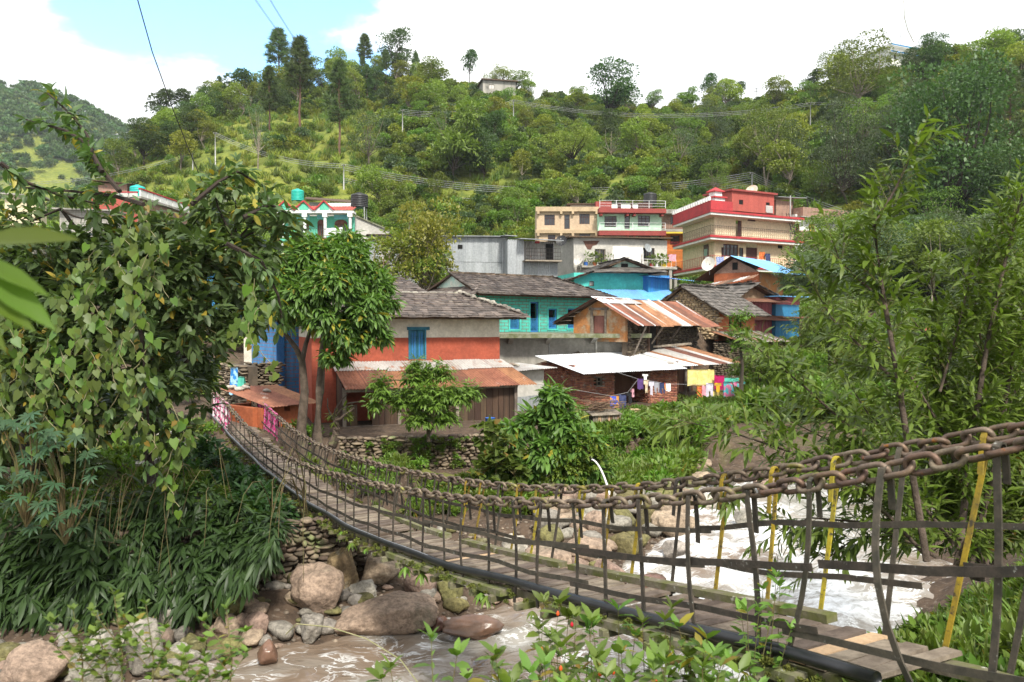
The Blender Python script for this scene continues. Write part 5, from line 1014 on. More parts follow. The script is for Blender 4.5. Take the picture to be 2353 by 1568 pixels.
# white house with brick parapets to the right
f = Fa(1826, 99, 1940, 103, 12.5); w = f.w; zt = f.px(1880, 497)[1]; q7 = lambda x, y: (1665.9 + x*.36643, 402.1 + y*.36643); hs = [rc(f, q7, *b) for b in ((429, 305, 468, 372), (526, 308, 565, 375), (622, 315, 656, 375), (422, 470, 462, 530))]
N_ = flat_house(f, 'white_house', 'white house with bare brick parapets and iron ladder, next to the cream house', M['white_paint'], 7, zt, hs, [(hs[0], dict(nx=2, mf='maroon', glass='dark')), (hs[1], dict(nx=1, mf='maroon', glass='yellow_wall', top=.5)), (hs[2], dict(nx=2, mf='maroon')), (hs[3], dict(nx=2, mf='blue_paint'))], -4)
a = f.rect(1825, 484, 1935, 497, -.9); G().box((f.px(1832, 490)[0], -.9, a[1]), (w + .4, 7.2, a[3])).build('parapet', M['far_brick'], N_); G().box((-.1, -.95, f.px(1880, 500, -.9)[1]), (w + .4, 0, a[1] - .003)).build('slab', M['concrete'], N_); a = f.rect(1825, 537, 1935, 551, -.8); G().box((0, -.9, a[1]), (w + .3, -.004, a[3])).build('balcony_wall', M['far_brick'], N_)
a = f.rect(1783, 462, 1822, 498, 1); G().box((a[0], 1, zt - 1), (a[2], 4.5, a[3] - .1)).build('roof_room', M['far_brick'], N_); pz = f.px(1830, 459, 1)[1]; g = G(); g.slab([(a[0] - .4, .2, pz), (f.px(1858, 470)[0], .2, pz + .2), (f.px(1858, 470)[0], 5, pz + .6), (a[0] - .4, 5, pz + .5)], .06); g.build('canopy', M['tin_grey'], N_)
for u_ in (1822, 1855): x = f.px(u_, 470, .4)[0]; G().bar((x, .4, zt), (x, .4, pz + .15), .08).build('post', M['iron'], N_)
l0 = f.px(1822, 540, -1.2); l1 = f.px(1806, 490, -1.0); g = G()
for dx_ in (0, .45): g.bar((l0[0] + dx_, -1.2, l0[1]), (l1[0] + dx_, -1.0, l1[1]), .05)
for k in range(9): t_ = (k + .5)/9; x = l0[0] + (l1[0] - l0[0])*t_; z = l0[1] + (l1[1] - l0[1])*t_; g.bar((x, -1.1, z), (x + .45, -1.1, z), .04)
g.build('ladder', M['iron'], N_); x = f.px(1816, 480, -.6)[0]; g = G(); g.tube([(x, -.6, -3), (x, -.6, f.px(1816, 452)[1])], .08, 8); g.build('drain_pipe', M['pole_grey'], N_)
# small houses down right: blue-roofed ochre house, plank shack, pink and blue shacks
f = Fa(1640, 66, 1742, 63.5, 7.2); w = f.w; za = f.px(1668, 601)[1]; zl = f.px(1600, 644)[1]; t = f.thing('ochre_house', 'ochre brick house with a sky blue tin roof below the cream house', 'house'); zw = f.px(1700, 627)[1]; vt = f.rect(1686, 608, 1696, 622)
wall_holes(t, M['orange_mud'], 0, -4, w, zw, []); shell(t, M['mud'], w, 5, -4, zw); xa = w*.45; g = G(); g.prism([(0, 0, zw + .003), (w, 0, zw + .003), (xa, 0, za + .2)], (0, .25, 0)); gb_ = g.build('gable', M['far_brick'], t); G().box((xa - .1, -.04, zw + .25), (xa + .35, -.003, zw + .85)).build('window', M['dark'], gb_)
corr(t, 'tin_blue', [(w + 1.5, -.6, zw - .1), (w + 1.5, 7, zw - .1), (xa, 7, za + .4), (xa, -.6, za + .4)], 7, .22, .02, 'roof_sheet', seed=71); corr(t, 'rust_dark', [(-1.5, 7, zw - .5), (-1.5, -.6, zw - .5), (xa, -.6, za + .38), (xa, 7, za + .38)], 7, .22, .02, 'roof_sheet', seed=72)
dish(f.o + f.dx*-.2 + f.dy*-.5 + Vector((0, 0, f.px(1675, 607)[1])), .6, (-.6, -.7, .3), 'pale satellite dish beside the sky blue tin roof', pole=.8)
f = Fa(1588, 60, 1728, 58, 6.2); w = f.w; z1_ = f.px(1700, 640)[1]; t = f.thing('plank_shack', 'weathered dark plank shack with layered rusty roofs under the ochre house', 'shack'); r = random.Random(3)
G().box((.1, .1, -2), (w - .1, 3, z1_ - .35)).build('core', M['wood_dark'], t)
for k in range(22): x = k*w/22; G().box((x, r.uniform(-.02, .02), -2), (x + w/22 - .02, .07, z1_ - .1 - .9*(1 - x/w) + r.uniform(-.05, .05))).build('plank', M['wood_grey' if k % 4 == 1 else 'wood_brown'], t)
for j, (zo_, yo) in enumerate(((0, 0), (-.75, -.7))): corr(t, 'rust_dark', [(-.5, -1 + yo, z1_ - 1.0 + zo_), (w + .2, -1 + yo, z1_ - .05 + zo_*.6), (w + .1, 2.2 + yo, z1_ + .4 + zo_*.6), (-.2, 2.2 + yo, z1_ - .4 + zo_)], 7, .2, .02, 'roof_sheet', seed=75 + j, mats=['rust_dark', 'wood_dark', 'galvanized'])
f = Fa(1690, 53, 1782, 55, 5.3); w = f.w; t = f.thing('pink_shack', 'faded pink plank shack with stone gable and slate roof beside the neem tree', 'shack'); za = f.px(1738, 668)[1]; z1_ = f.px(1740, 690)[1]
wall_holes(t, M['pink_wall'], 0, -2, w, z1_); shell(t, M['pink_wall'], w, 3, -2, z1_); g = G(); g.prism([(.0, .3, z1_ + .1), (w, .3, z1_ + .1), (w*.45, .3, za + .3)], (0, .25, 0)); g.build('gable', M['mud_stone'], t)
for k in range(11): G().box((k*w/11 + .01, -.03, -1.9), ((k + .92)*w/11, -.003, z1_ - .02)).build('plank', M['pink_wall'], t)
for sg, q in enumerate(([(w + .4, -.5, z1_ + .05), (w + .4, 3.2, z1_ + .05), (w*.45, 3.2, za + .4), (w*.45, -.2, za + .4)], [(-.5, 3.2, z1_ + .05), (-.5, -.5, z1_ + .05), (w*.45, -.2, za + .4), (w*.45, 3.2, za + .4)])): g = G(); g.slab(q, .07); ro = g.build('roof', M['wood_dark'], t); slates(ro, q, 'slate_grey', .25, .4, 81 + sg)
corr(t, 'rust_dark', [(-.4, -1.2, z1_ - .15), (w + .3, -1.2, z1_ - .2), (w + .1, -.05, z1_ + .1), (-.2, -.05, z1_ + .1)], 4, .2, .02, 'awning_sheet', seed=83); corr(t, 'rust_dark', [(-.2, -1.4, z1_ - 1.35), (w + .6, -1.4, z1_ - 1.4), (w + .3, -.05, z1_ - 1.0), (-.1, -.05, z1_ - 1.0)], 4, .2, .02, 'awning_sheet', seed=84)
f = Fa(1782, 54.5, 1836, 56, 5.3); t = flat_house(f, 'blue_shack', 'bright blue and pink walled shack at the end of the row of old houses', M['blue_paint'], 3, f.px(1800, 700)[1], [], [], -2, 'shack'); G().box((.0, -.03, f.px(1800, 700)[1] + .0), (f.w, 3, f.px(1800, 683)[1])).build('upper_wall', M['pink_wall'], t); G().box((-.3, -.8, f.px(1800, 732)[1]), (f.w + .3, -.03, f.px(1800, 728)[1])).build('awning', M['rust_dark'], t); G().box((-.4, -.6, f.px(1800, 683)[1]), (f.w + .4, 3.3, f.px(1800, 681)[1])).build('roof', M['tin_blue'], t)
# green arched house, upper left
f = Fa(653, 86, 815, 86, 9.5); w = f.w; zt = f.px(740, 497)[1]; c3 = lambda x, y: ((1050 + x/2.0692)*.57446, (760 + y/2.0692)*.57446); P_ = f.thing('green_arched_house', 'green house with pointed arch windows and red zigzag roof edge above the leafy tree', 'house')
hs = [rc(f, c3, *b) for b in ((274, 300, 385, 345), (455, 285, 515, 400), (597, 285, 703, 400))]
wall_holes(P_, M['green_paint'], 0, -4, w, zt, hs); shell(P_, M['green_paint'], w, 7, -4, zt)
for i, h in enumerate(hs):
    window(P_, h, 'wood_brown', 3, 1, .1, .12, 'glass'); cx = (h[0] + h[2])/2; hw_ = (h[2] - h[0])/2; n_ = 12; ar = [(cx + hw_*1.02*math.cos(PI*k/n_), -.03, h[3] + .5*math.sin(PI*k/n_)**.8) for k in range(n_ + 1)]; g = G(); g.prism(ar[::-1], (0, .05, 0)); g.build('arch_panel', M['wood_brown'], P_); g = G(); g.box((cx - hw_*1.1, -.025, h[3] + .55), (cx + hw_*1.1, -.004, h[3] + 1.3)); g.build('wall_panel', M['sky_paint'], P_)
zc0, zc1 = f.px(740, 494)[1], f.px(740, 489)[1]; G().box((-.3, -1.4, zc0), (w + .2, .0, zc1)).build('eave_slab', M['white_paint'], P_)
for ux in (663, 706, 752): # zigzag gables
    x0_, x1_ = f.px(ux - 22, 490)[0], f.px(ux + 22, 490)[0]; zz = f.px(ux, 468)[1]; xm = (x0_ + x1_)/2; g = G(); g.prism([(x0_, -1.4, zc1 + .003), (x1_, -1.4, zc1 + .003), (xm, -1.4, zz)], (0, .25, 0)); gb_ = g.build('gablet', M['white_paint'], P_)
    for p, q in (((x0_, zc1), (xm, zz)), ((xm, zz), (x1_, zc1))): G().bar((p[0], -1.45, p[1] + .08), (q[0], -1.45, q[1] + .08), .3, .14).build('gablet_edge', M['red_paint'], gb_)
    g = G(); g.prism([(xm + .5*math.cos(PI*k/8), -1.43, zc1 + .1 + .8*math.sin(PI*k/8)) for k in range(9)][::-1], (0, .02, 0)); g.build('niche', M['green_paint'], gb_)
corr(P_, 'red_paint', [(0, -1.2, zc1 + .1), (w, -1.2, zc1 + .1), (w, 2, zc1 + 1.0), (0, 2, zc1 + 1.0)], 6, .3, .04, 'roof_sheet', seed=91, mats=['red_wall'])
for ux in (657, 707, 753, 810): x = f.px(ux, 500)[0]; g = G(); g.tube([(x, -1.2, -4), (x, -1.2, zc0)], .16, 10); g.box((x - .25, -1.45, zc0 - .4), (x + .25, -.95, zc0 - .003)); g.build('column', M['white_paint'], P_)
bz = f.px(760, 548, -1.3)[1]; G().box((-.2, -1.5, bz - .25), (w + .1, -.003, bz)).build('balcony', M['red_wall'], P_); railing(P_, (w*.35, -1.4, bz), (w, -1.4, bz), 1.0, 'iron', 26)
f9 = Fa(653, 82, 720, 82, 8); x_ = flat_house(f9, 'yellow_house', 'yellow house front with red patterned band, half hidden by the leafy tree', M['yellow_wall'], 4, f9.px(680, 556)[1], [], [], -4); G().box((-.2, -.6, f9.px(680, 556)[1]), (f9.w + .2, 4, f9.px(680, 548)[1])).build('roof_band', M['green_paint'], x_)
a = f.rect(752, 474, 800, 487, 1); tnk = thing('solar_heater', 'solar water heater with tilted tubes on the green arched house', 'solar heater', f.o + f.dx*a[0] + f.dy*1.0 + Vector((0, 0, a[1])), f.rz)
for k in range(14): g = G(); x = (a[2] - a[0])*k/14; g.tube([(x, -.2, 0), (x + .05, .6, a[3] - a[1])], .05, 6); g.build('tube', M['tank_black'], tnk)
g = G(); g.tube([(-.1, .7, a[3] - a[1] + .15), (a[2] - a[0] + .2, .7, a[3] - a[1] + .15)], .28, 10); g.build('cylinder', M['white_paint'], tnk, True)
tank(at(826, 478, 88), .95, 1.6, 'tank_black', 'black water tank on a steel stand by the sloping grey wall'); st = thing('tank_stand', 'steel stand under the black water tank by the grey wall', 'stand', at(826, 500, 88))
for dx_, dy_ in ((-.7, -.7), (.7, -.7), (-.7, .7), (.7, .7)): G().bar((dx_, dy_, -1), (dx_*.9, dy_*.9, at(826, 478, 88).z - at(826, 500, 88).z), .08).build('leg', M['pole_grey'], st)
f = Fa(820, 84, 896, 86, 8.5); g = G(); zz = [f.px(*c3(770, 215))[1], f.px(*c3(1012, 330))[1], f.px(*c3(1012, 400))[1]]; t = f.thing('grey_wall', 'bare grey retaining wall with sloping mossy top beside the green arched house', 'wall'); g.prism([(0, 0, -3), (f.w, 0, -3), (f.w, 0, zz[1]), (0, 0, zz[0])], (0, .4, 0)); g.build('wall', M['concrete_light'], t); g = G(); g.slab([(0, -.2, zz[0] + .02), (f.w, -.2, zz[1] + .02), (f.w, .6, zz[1] + .1), (0, .6, zz[0] + .1)], .15); g.build('coping', M['mossy_concrete'], t)
f = Fa(850, 78, 962, 79, 8.5); t = f.thing('tin_building', 'low tin shed with a blue bundle, beside the sloping grey wall', 'building'); zt = f.px(900, 541)[1]; G().box((.05, .05, -2), (f.w, 4, zt)).build('core', M['tin_grey'], t); corr(t, 'tin_grey', [(0, -.03, -2), (f.w, -.03, -2), (f.w, -.03, zt), (0, -.03, zt)], 5, .2, .025, 'wall_sheet', seed=95, mats=['tin_grey', 'galvanized']); g = G(); g.slab([(-.3, -.7, zt), (f.w + .3, -.7, zt + .05), (f.w + .3, 4.3, zt + .4), (-.3, 4.3, zt + .3)], .07); g.build('roof', M['wood_dark'], t)
f = Fa(712, 96, 800, 97, 14); t = flat_house(f, 'block_shed', 'cement block shed with dark slanting roof above the green arched house', M['block'], 4, f.px(750, 466)[1], [], [], -3, 'shed'); zt = f.px(750, 466)[1]; g = G(); g.slab([(-.5, -.8, zt + .3), (f.w + .8, -.8, zt + .0), (f.w + .8, 4.5, zt + 1.1), (-.5, 4.5, zt + 1.3)], .1); g.build('roof', M['wood_dark'], t)
tank(at(684, 462, 90), .7, 1.3, 'tank_green', 'turquoise water tank behind the zigzag roof edge of the green house')
# red building upper left with balustrade
f = Fa(214, 98, 318, 98, 11); w = f.w; ct = lambda x, y: (x*.1953, (700 + y/2.9413)*.57446); zt = f.px(270, 457)[1]; t = flat_house(f, 'red_building', 'red and brick building with white balustrade roof terrace and turquoise tank', M['red_wall'], 6, zt, [], [], -5, 'building')
for k in range(5):
    a = f.rect(215 + k*20.7, 444, 215 + k*20.7 + 18, 453); G().box((a[0], -.12, a[1]), (a[2], .1, a[3])).build('balustrade_panel', M['white_paint'], t)
    for j in range(6): x = a[0] + (a[2] - a[0])*(j + .5)/6; G().box((x - .05, -.15, a[1] + .05), (x + .05, -.125, a[3] - .05)).build('baluster', M['concrete_light'], t)
G().box((-.1, -.18, f.px(270, 443.5)[1]), (w + .1, .15, f.px(270, 441)[1])).build('coping', M['red_paint'], t)
zz0, zz1 = f.px(318, 442)[1], f.px(318, 456)[1]; fr = Fa(319, 98, 432, 112, 11); t2 = fr.thing('long_terrace_building', 'brick building side with long white balustrade running back from the red building', 'building'); zA = fr.px(320, 457)[1]; G().box((0, 0, -5), (fr.w, 4, zA)).build('wall', M['far_brick'], t2); G().box((0, -.4, zA), (fr.w, 4, zA + .25)).build('slab', M['concrete'], t2)
for k in range(8): x = k*fr.w/8; G().box((x + .1, -.35, zA + .28), (x + fr.w/8 - .1, -.2, zA + 1.05)).build('balustrade_panel', M['white_paint'], t2)
G().box((0, -.42, zA + 1.08), (fr.w, -.12, zA + 1.25)).build('coping', M['red_paint'], t2)
a = f.rect(226, 422, 292, 444, 2.5); G().box((a[0], 2.5, zt), (a[2], 5, a[3])).build('roof_room', M['far_brick'], t); g = G(); g.slab([(a[0] - .5, 1.8, a[3] + .35), (a[2] + .9, 1.8, a[3] - .1), (a[2] + .9, 5.5, a[3] + .2), (a[0] - .5, 5.5, a[3] + .5)], .08); g.build('roof', M['wood_dark'], t)
p = at(316, 437, 100.5); tank((p.x, p.y, f.zb + zt + .3), .92, 1.75, 'tank_green', 'bright turquoise water tank on the roof terrace of the red building')
# pale buildings far left behind the vines
for (u0, u1, y, v0, mm, lab, nm) in ((15, 92, 70, 448, 'cream', 'plain cream house end behind the large blurred leaf', 'cream_house'), (140, 260, 64, 482, 'block', 'cement block house with boarded window behind the vines', 'block_house'), (30, 130, 56, 535, 'concrete', 'grey house wall low behind the blurred leaves', 'grey_house'), (250, 330, 52, 568, 'white_paint', 'white wall patch of a house behind the vine covered tree', 'white_house'), (460, 560, 50, 610, 'blue_paint', 'blue house under a slate roof, mostly hidden by the vine covered tree', 'blue_house'), (520, 610, 57, 575, 'yellow_wall', 'yellow house with red and white band glimpsed between two trees', 'yellow_house')):
    f = Fa(u0, y, u1, y + 1, HZ(xy(u0, y).x, y) - 1); z = f.px((u0 + u1)/2, v0)[1]; h = (f.w*.4, z*.55, f.w*.4 + 1.1, z*.55 + 1.3); t = flat_house(f, nm, lab, M[mm], 5, z, [h], [(h, dict(glass='door_pink' if mm == 'block' else 'glass'))], -1)
    g = G(); g.slab([(-.4, -.6, z), (f.w + .4, -.6, z), (f.w + .4, 5.4, z + .4), (-.4, 5.4, z + .4)], .12); g.build('roof', M['slate' if mm in ('blue_paint', 'white_paint') else 'concrete'], t)
    if mm == 'yellow_wall': G().box((-.2, -.65, z*.5), (f.w + .2, -.61, z*.5 + .5)).build('band', M['red_paint'], t); G().box((-.2, -.6, z*.5 - .4), (f.w + .2, -.003, z*.5 - .01)).build('balcony', M['white_paint'], t)
# ridge houses
f = Fa(2040, 176, 2150, 182, at(2040, 172, 176).z); w = f.w; zt = f.px(2090, 112)[1]; q3 = lambda x, y: (1493.6 + .36523*x, .36523*y); hs = [rc(f, q3, *b) for b in ((1490, 365, 1515, 390), (1535, 345, 1548, 373), (1650, 370, 1668, 390), (1585, 380, 1603, 400))]
t = flat_house(f, 'white_house', 'white house with blue edged flat roofs on the ridge among the trees', M['white_paint'], 9, zt, hs, [(h, dict(nx=2, fw=.09)) for h in hs], -3)
for v in (112, 128): z = f.px(2090, v, -.9)[1]; G().box((-1, -1, z), (w + 1, 9.5 if v == 112 else -.003, z + .45)).build('roof_slab', M['white_paint'], t); G().box((-1.02, -1.02, z + .1), (w + 1.02, -1.003, z + .4)).build('blue_band', M['blue_paint'], t)
f = Fa(2290, 150, 2345, 150, at(2290, 130, 150).z - 4); zt = f.px(2310, 106)[1]; t = flat_house(f, 'green_hut', 'green hut with dark roof on the ridge near the brown dead stalks', M['green_paint'], 5, zt, [], [], -3, 'hut'); g = G(); g.slab([(-.8, -.8, zt - .2), (f.w + .8, -.8, zt + .4), (f.w*.6, 2.5, zt + 1.6), (f.w*.2, 2.5, zt + 1.6)], .12); g.slab([(f.w + .8, 5.8, zt - .2), (-.8, 5.8, zt - .2), (f.w*.2, 2.5, zt + 1.6), (f.w*.6, 2.5, zt + 1.6)], .12); g.build('roof', M['wood_dark'], t)
f = Fa(1110, 225, 1185, 227, at(1110, 195, 225).z - 5); zt = f.px(1145, 187)[1]; h = f.rect(1124, 195, 1136, 204); t = flat_house(f, 'stone_hut', 'grey flat roofed hut with pale window on the wooded ridge', M['concrete'], 6, zt, [h], [(h, dict(glass='dish_white', nx=2))], -4, 'hut'); G().box((-.5, -.8, zt), (f.w + .5, 6.5, zt + .35)).build('roof', M['wood_dark'], t)
for u_, v_, wd_, lab in ((229, 290, 9, 'small pale farmhouse alone on the distant hill'), (262, 318, 12, 'long pale farmhouse upper of two low on the distant hill'), (255, 326, 13, 'long pale farmhouse lower of two low on the distant hill')):
    p = at(u_, v_, 560); zz = float(FarHill(np.array([p.x]), np.array([560.]))[0])
    yb = 560
    for k in range(60):
        p = at(u_, v_, 400 + k*6)
        if float(FarHill(np.array([p.x]), np.array([p.y]))[0]) > p.z: break
    t = thing('farmhouse', lab, 'house', p); G().box((-wd_/2, -2, -4), (wd_/2, 3, 2.6)).build('wall', M['white_paint'], t); g = G(); g.prism([(-wd_/2 - .6, -3, 2.6), (-wd_/2 - .6, 4, 2.6), (-wd_/2 - .6, .5, 4)], (wd_ + 1.2, 0, 0)); g.build('roof', M['tin_white'], t); [G().box((x - .5, -2.06, .2), (x + .5, -2.003, 1.4)).build('window', M['dark'], t) for x in (-wd_*.3, 0, wd_*.3)]
# ---------------------------------------------------------------- foliage toolkit
def nrm_(a): return a/np.maximum(np.linalg.norm(a, axis=-1, keepdims=True), 1e-9)
LEAF = {}
def _leaf(name, prof, fold=.12, droop=.12, curl=0):
    """prof = [(t, halfwidth)], t along the midrib 0..1; tip and base are points"""
    V = [(0, 0, 0)]; F = []; last = None
    for t, w in prof:
        z = -droop*t*t; k = len(V); V += [(-w, t, z + fold*w), (0, t, z), (w, t, z + fold*w)]
        if last is None: F += [(0, k + 1, k), (0, k + 2, k + 1)]
        else: F += [(last, last + 1, k + 1, k), (last + 1, last + 2, k + 2, k + 1)]
        last = k
    k = len(V); V.append((0, 1, -droop)); F += [(last, last + 1, k), (last + 1, last + 2, k)]; LEAF[name] = (np.array(V), F)
_leaf('lance', [(.3, .1), (.65, .085)], .25, .28); _leaf('oval', [(.3, .2), (.7, .17)], .25, .2); _leaf('blade', [(.25, .055), (.6, .05)], .4, .35)
_leaf('mango', [(.35, .13), (.75, .12)], .3, .3); LEAF['diamond'] = (np.array([(0, 0, 0), (-.3, .5, .06), (0, 1, -.1), (.3, .5, .06)]), [(0, 3, 2, 1)])
LEAF['needle'] = (np.array([(-.02, 0, 0), (.02, 0, 0), (0, 1, -.18)]), [(0, 1, 2)])
LEAF['heart'] = (np.array([(0, 0, 0), (-.3, -.13, .03), (-.5, .2, .02), (-.3, .62, -.05), (0, 1, -.15), (.3, .62, -.05), (.5, .2, .02), (.3, -.13, .03), (0, .4, -.06)]), [(0, 8, 2, 1), (8, 3, 2), (8, 4, 3), (8, 5, 4), (8, 6, 5), (0, 7, 6, 8)])
def _castor():
    V = [(0, 0, 0)]; F = []; n = 8
    for i in range(n):
        a = R(-130) + R(260)*i/(n - 1); L = 1 - .35*abs(i - 3.5)/3.5; k = len(V)
        d = np.array((math.sin(a), math.cos(a))); s = np.array((d[1], -d[0]))
        for t, w in ((.42, .1), (.7, .08)): V += [(*(d*L*t - s*w), .02 - .1*t), (*(d*L*t + s*w), .02 - .1*t)]
        V.append((*(d*L), -.2)); F += [(0, k, k + 1), (k, k + 2, k + 3, k + 1), (k + 2, k + 4, k + 3)]
    LEAF['castor'] = (np.array(V), F)
_castor()
def leaf_arrays(kind, P, Dr, N, L, wid=1.0):
    V, F = LEAF[kind]; n = len(P); Dr = nrm_(Dr); N = nrm_(N - Dr*(N*Dr).sum(1, keepdims=True)); X = np.cross(Dr, N); L = np.broadcast_to(np.asarray(L, float).reshape(-1, 1), (n, 1))
    out = P[:, None, :] + L[:, :, None]*(V[None, :, 0:1]*X[:, None, :]*wid + V[None, :, 1:2]*Dr[:, None, :] + V[None, :, 2:3]*N[:, None, :])
    k = len(V); by = {}
    for f in F: by.setdefault(len(f), []).append(f)
    FF = [(np.array(fs)[None] + (np.arange(n)*k)[:, None, None]).reshape(-1, m) for m, fs in by.items()]
    return out.reshape(-1, 3), FF
def merge(parts):
    V = []; by = {}; k = 0
    for v, fs in parts:
        V.append(v)
        for f in fs: by.setdefault(f.shape[1], []).append(f + k)
        k += len(v)
    return np.concatenate(V), [np.concatenate(x) for x in by.values()]
def stems(P, A, L, r):
    """thin three-sided twigs"""
    n = len(P); A = nrm_(A); U = nrm_(np.cross(A, np.array([.31, .2, .93]))); W_ = np.cross(A, U); vs = []
    for e, rr in ((0, 1.0), (1, .5)):
        for j in range(3): t = 2*PI*j/3; vs.append(P + A*np.reshape(L, (-1, 1))*e + (U*math.cos(t) + W_*math.sin(t))*r*rr)
    V = np.stack(vs, 1).reshape(-1, 3); b = (np.arange(n)*6)[:, None]
    return V, [np.concatenate([b + np.array([j, (j + 1) % 3, 3 + (j + 1) % 3, 3 + j]) for j in range(3)])]
def sprigs(rg, P, A, k, stem, L, spread=.9, flat=False, droop=.3, jit=.35, lv=.25, up=(0, 0, 1), tipbias=1.0):
    """k leaves along each twig (P, A); returns leaf arrays inputs"""
    n = len(P); A = nrm_(A); U = nrm_(np.cross(A, np.array([.02, .01, 1.0]) + rg.normal(0, .05, (n, 3)))); W_ = np.cross(U, A); pos = []; dr = []; ln = []
    for j in range(k):
        t = ((j + .6)/k)**(1/tipbias); an = (j*2.4 + rg.random(n)*1.2) if not flat else (j % 2)*PI + rg.normal(0, .18, n)
        rad = U*np.cos(an)[:, None] + W_*np.sin(an)[:, None]; ph = spread*(1 - .35*t) + rg.normal(0, .15, n); ph = ph if j < k - 1 else ph*.25
        d = A*np.cos(ph)[:, None] + rad*np.sin(ph)[:, None] + rg.normal(0, jit*.35, (n, 3)); d[:, 2] -= droop
        pos.append(P + A*(stem*t)); dr.append(d); ln.append(L*(1 + rg.normal(0, lv, n).clip(-.5, .6))*(1 - .25*abs(t - .5)))
    pos = np.concatenate(pos); dr = np.concatenate(dr); ln = np.concatenate(ln); N = np.array(up)[None] + rg.normal(0, jit, (len(pos), 3))
    return pos, dr, N, ln
def blob(rg, c, rad, n, surf=.6, low=-1.0):
    d = nrm_(rg.normal(0, 1, (n, 3))); d[:, 2] = np.where(d[:, 2] < low, -d[:, 2], d[:, 2]); r = np.where(rg.random(n) < surf, .82 + .18*rg.random(n), rg.random(n)**.5); return np.array(c) + d*r[:, None]*np.array(rad), d
def limb(g, a, b, r0, r1, rg, n=5, bow=.12, sag=0, sides=6):
    a = np.array(a, float); b = np.array(b, float); L = np.linalg.norm(b - a); pts = []; off = rg.normal(0, bow*L*.5, 3)
    for i in range(n + 1): t = i/n; pts.append(a + (b - a)*t + off*math.sin(t*PI) + np.array((0, 0, (sag*L*4*t*(1 - t)))) + rg.normal(0, bow*L*.06, 3)*(0 < i < n))
    g.tube(pts, [r0 + (r1 - r0)*i/n for i in range(n + 1)], sides); return pts
def crown_obj(parts, mt, parent=None, name='crown'):
    V, F = merge(parts); return obj_np(name, V, F, mt, parent)
def unit_broadleaf(seed, nl=13, leaves=1500, wide=.34, tall=.5, leaf='diamond', L=.055, low=.45, open_=.6, trunk_r=.018, multi=1):
    """tree of height 1: list of (trunk mesh G, leaf arrays)"""
    rg = np.random.default_rng(seed); g = G(); parts = []; fork = low*rg.uniform(.55, .85); bases = []
    for m in range(multi):
        b = np.array((rg.normal(0, .02), rg.normal(0, .02), 0)); t = np.array((rg.normal(0, .05), rg.normal(0, .05), fork)); limb(g, b, t, trunk_r, trunk_r*.7, rg, 5, .06); bases.append(t)
    for i in range(nl):
        a = rg.random()*2*PI; h = rg.random(); rr = wide*math.sqrt(rg.random())*(1 - .45*abs(h - .35)); c = np.array((math.cos(a)*rr, math.sin(a)*rr, low + (1 - low)*h*.9)); s = (.10 + .075*rg.random())*open_/.6
        limb(g, bases[i % multi], c, trunk_r*.5, trunk_r*.12, rg, 4, .12, .04, 4); P, d = blob(rg, c, (s*1.15, s*1.15, s*.8), int(leaves*1.8)//nl, .7, -.6); d[:, 2] += .35
        dr = d + rg.normal(0, .6, d.shape); dr[:, 2] -= .25; N = d*.8 + np.array((0, 0, .7)) + rg.normal(0, .4, d.shape); parts.append(leaf_arrays(leaf, P, dr, N, L*.78*rg.uniform(.6, 1.3, len(P))))
    return g, merge(parts)
def unit_pine(seed, crown=.62, w=.17):
    rg = np.random.default_rng(seed); g = G(); g.tube([(rg.normal(0, .004), rg.normal(0, .004), t) for t in np.linspace(0, .97, 8)], list(np.linspace(.012, .003, 8)), 6); parts = []
    for i in range(46):
        h = 1 - crown + crown*(i + rg.random())/46; t = (h - 1 + crown)/crown; r = w*(1 - t)**.6*(.55 + .45*min(1, t*4))*rg.uniform(.7, 1.1); a = i*2.4 + rg.normal(0, .3); e = np.array((math.cos(a)*r, math.sin(a)*r, min(h + r*.25, .985))); limb(g, (0, 0, h - .02), e, .004, .0015, rg, 3, .1, 0, 3)
        for k in range(3):
            c = np.array((0, 0, h)) + (e - np.array((0, 0, h)))*(.45 + .28*k); m = 44; d = nrm_(rg.normal(0, 1, (m, 3)) + np.array((math.cos(a), math.sin(a), .5))*.6); P = np.repeat((c + rg.normal(0, .006, 3))[None], m, 0); parts.append(leaf_arrays('needle', P, d, rg.normal(0, 1, (m, 3)), .055*rg.uniform(.7, 1.2, m), 3.4))
    return g, merge(parts)
def unit_bush(seed, n=330, L=.16, leaf='diamond'):
    rg = np.random.default_rng(seed); parts = []
    for i in range(6): a = rg.random()*2*PI; r = .28*math.sqrt(rg.random()); c = (math.cos(a)*r, math.sin(a)*r, .3 + .3*rg.random()); P, d = blob(rg, c, (.26, .26, .24), n//6, .8, -.3); d[:, 2] += .4; parts.append(leaf_arrays(leaf, P, d + rg.normal(0, .6, d.shape), d + np.array((0, 0, .7)) + rg.normal(0, .4, d.shape), L*rg.uniform(.6, 1.3, len(P))))
    return merge(parts)
def unit_grass(seed, n=60, L=1.0):
    rg = np.random.default_rng(seed); P = rg.normal(0, .22, (n, 3)); P[:, 2] = 0; d = rg.normal(0, .45, (n, 3)); d[:, 2] = 1; return leaf_arrays('blade', P, d, rg.normal(0, 1, (n, 3)), L*rg.uniform(.5, 1.1, n), 1.0)
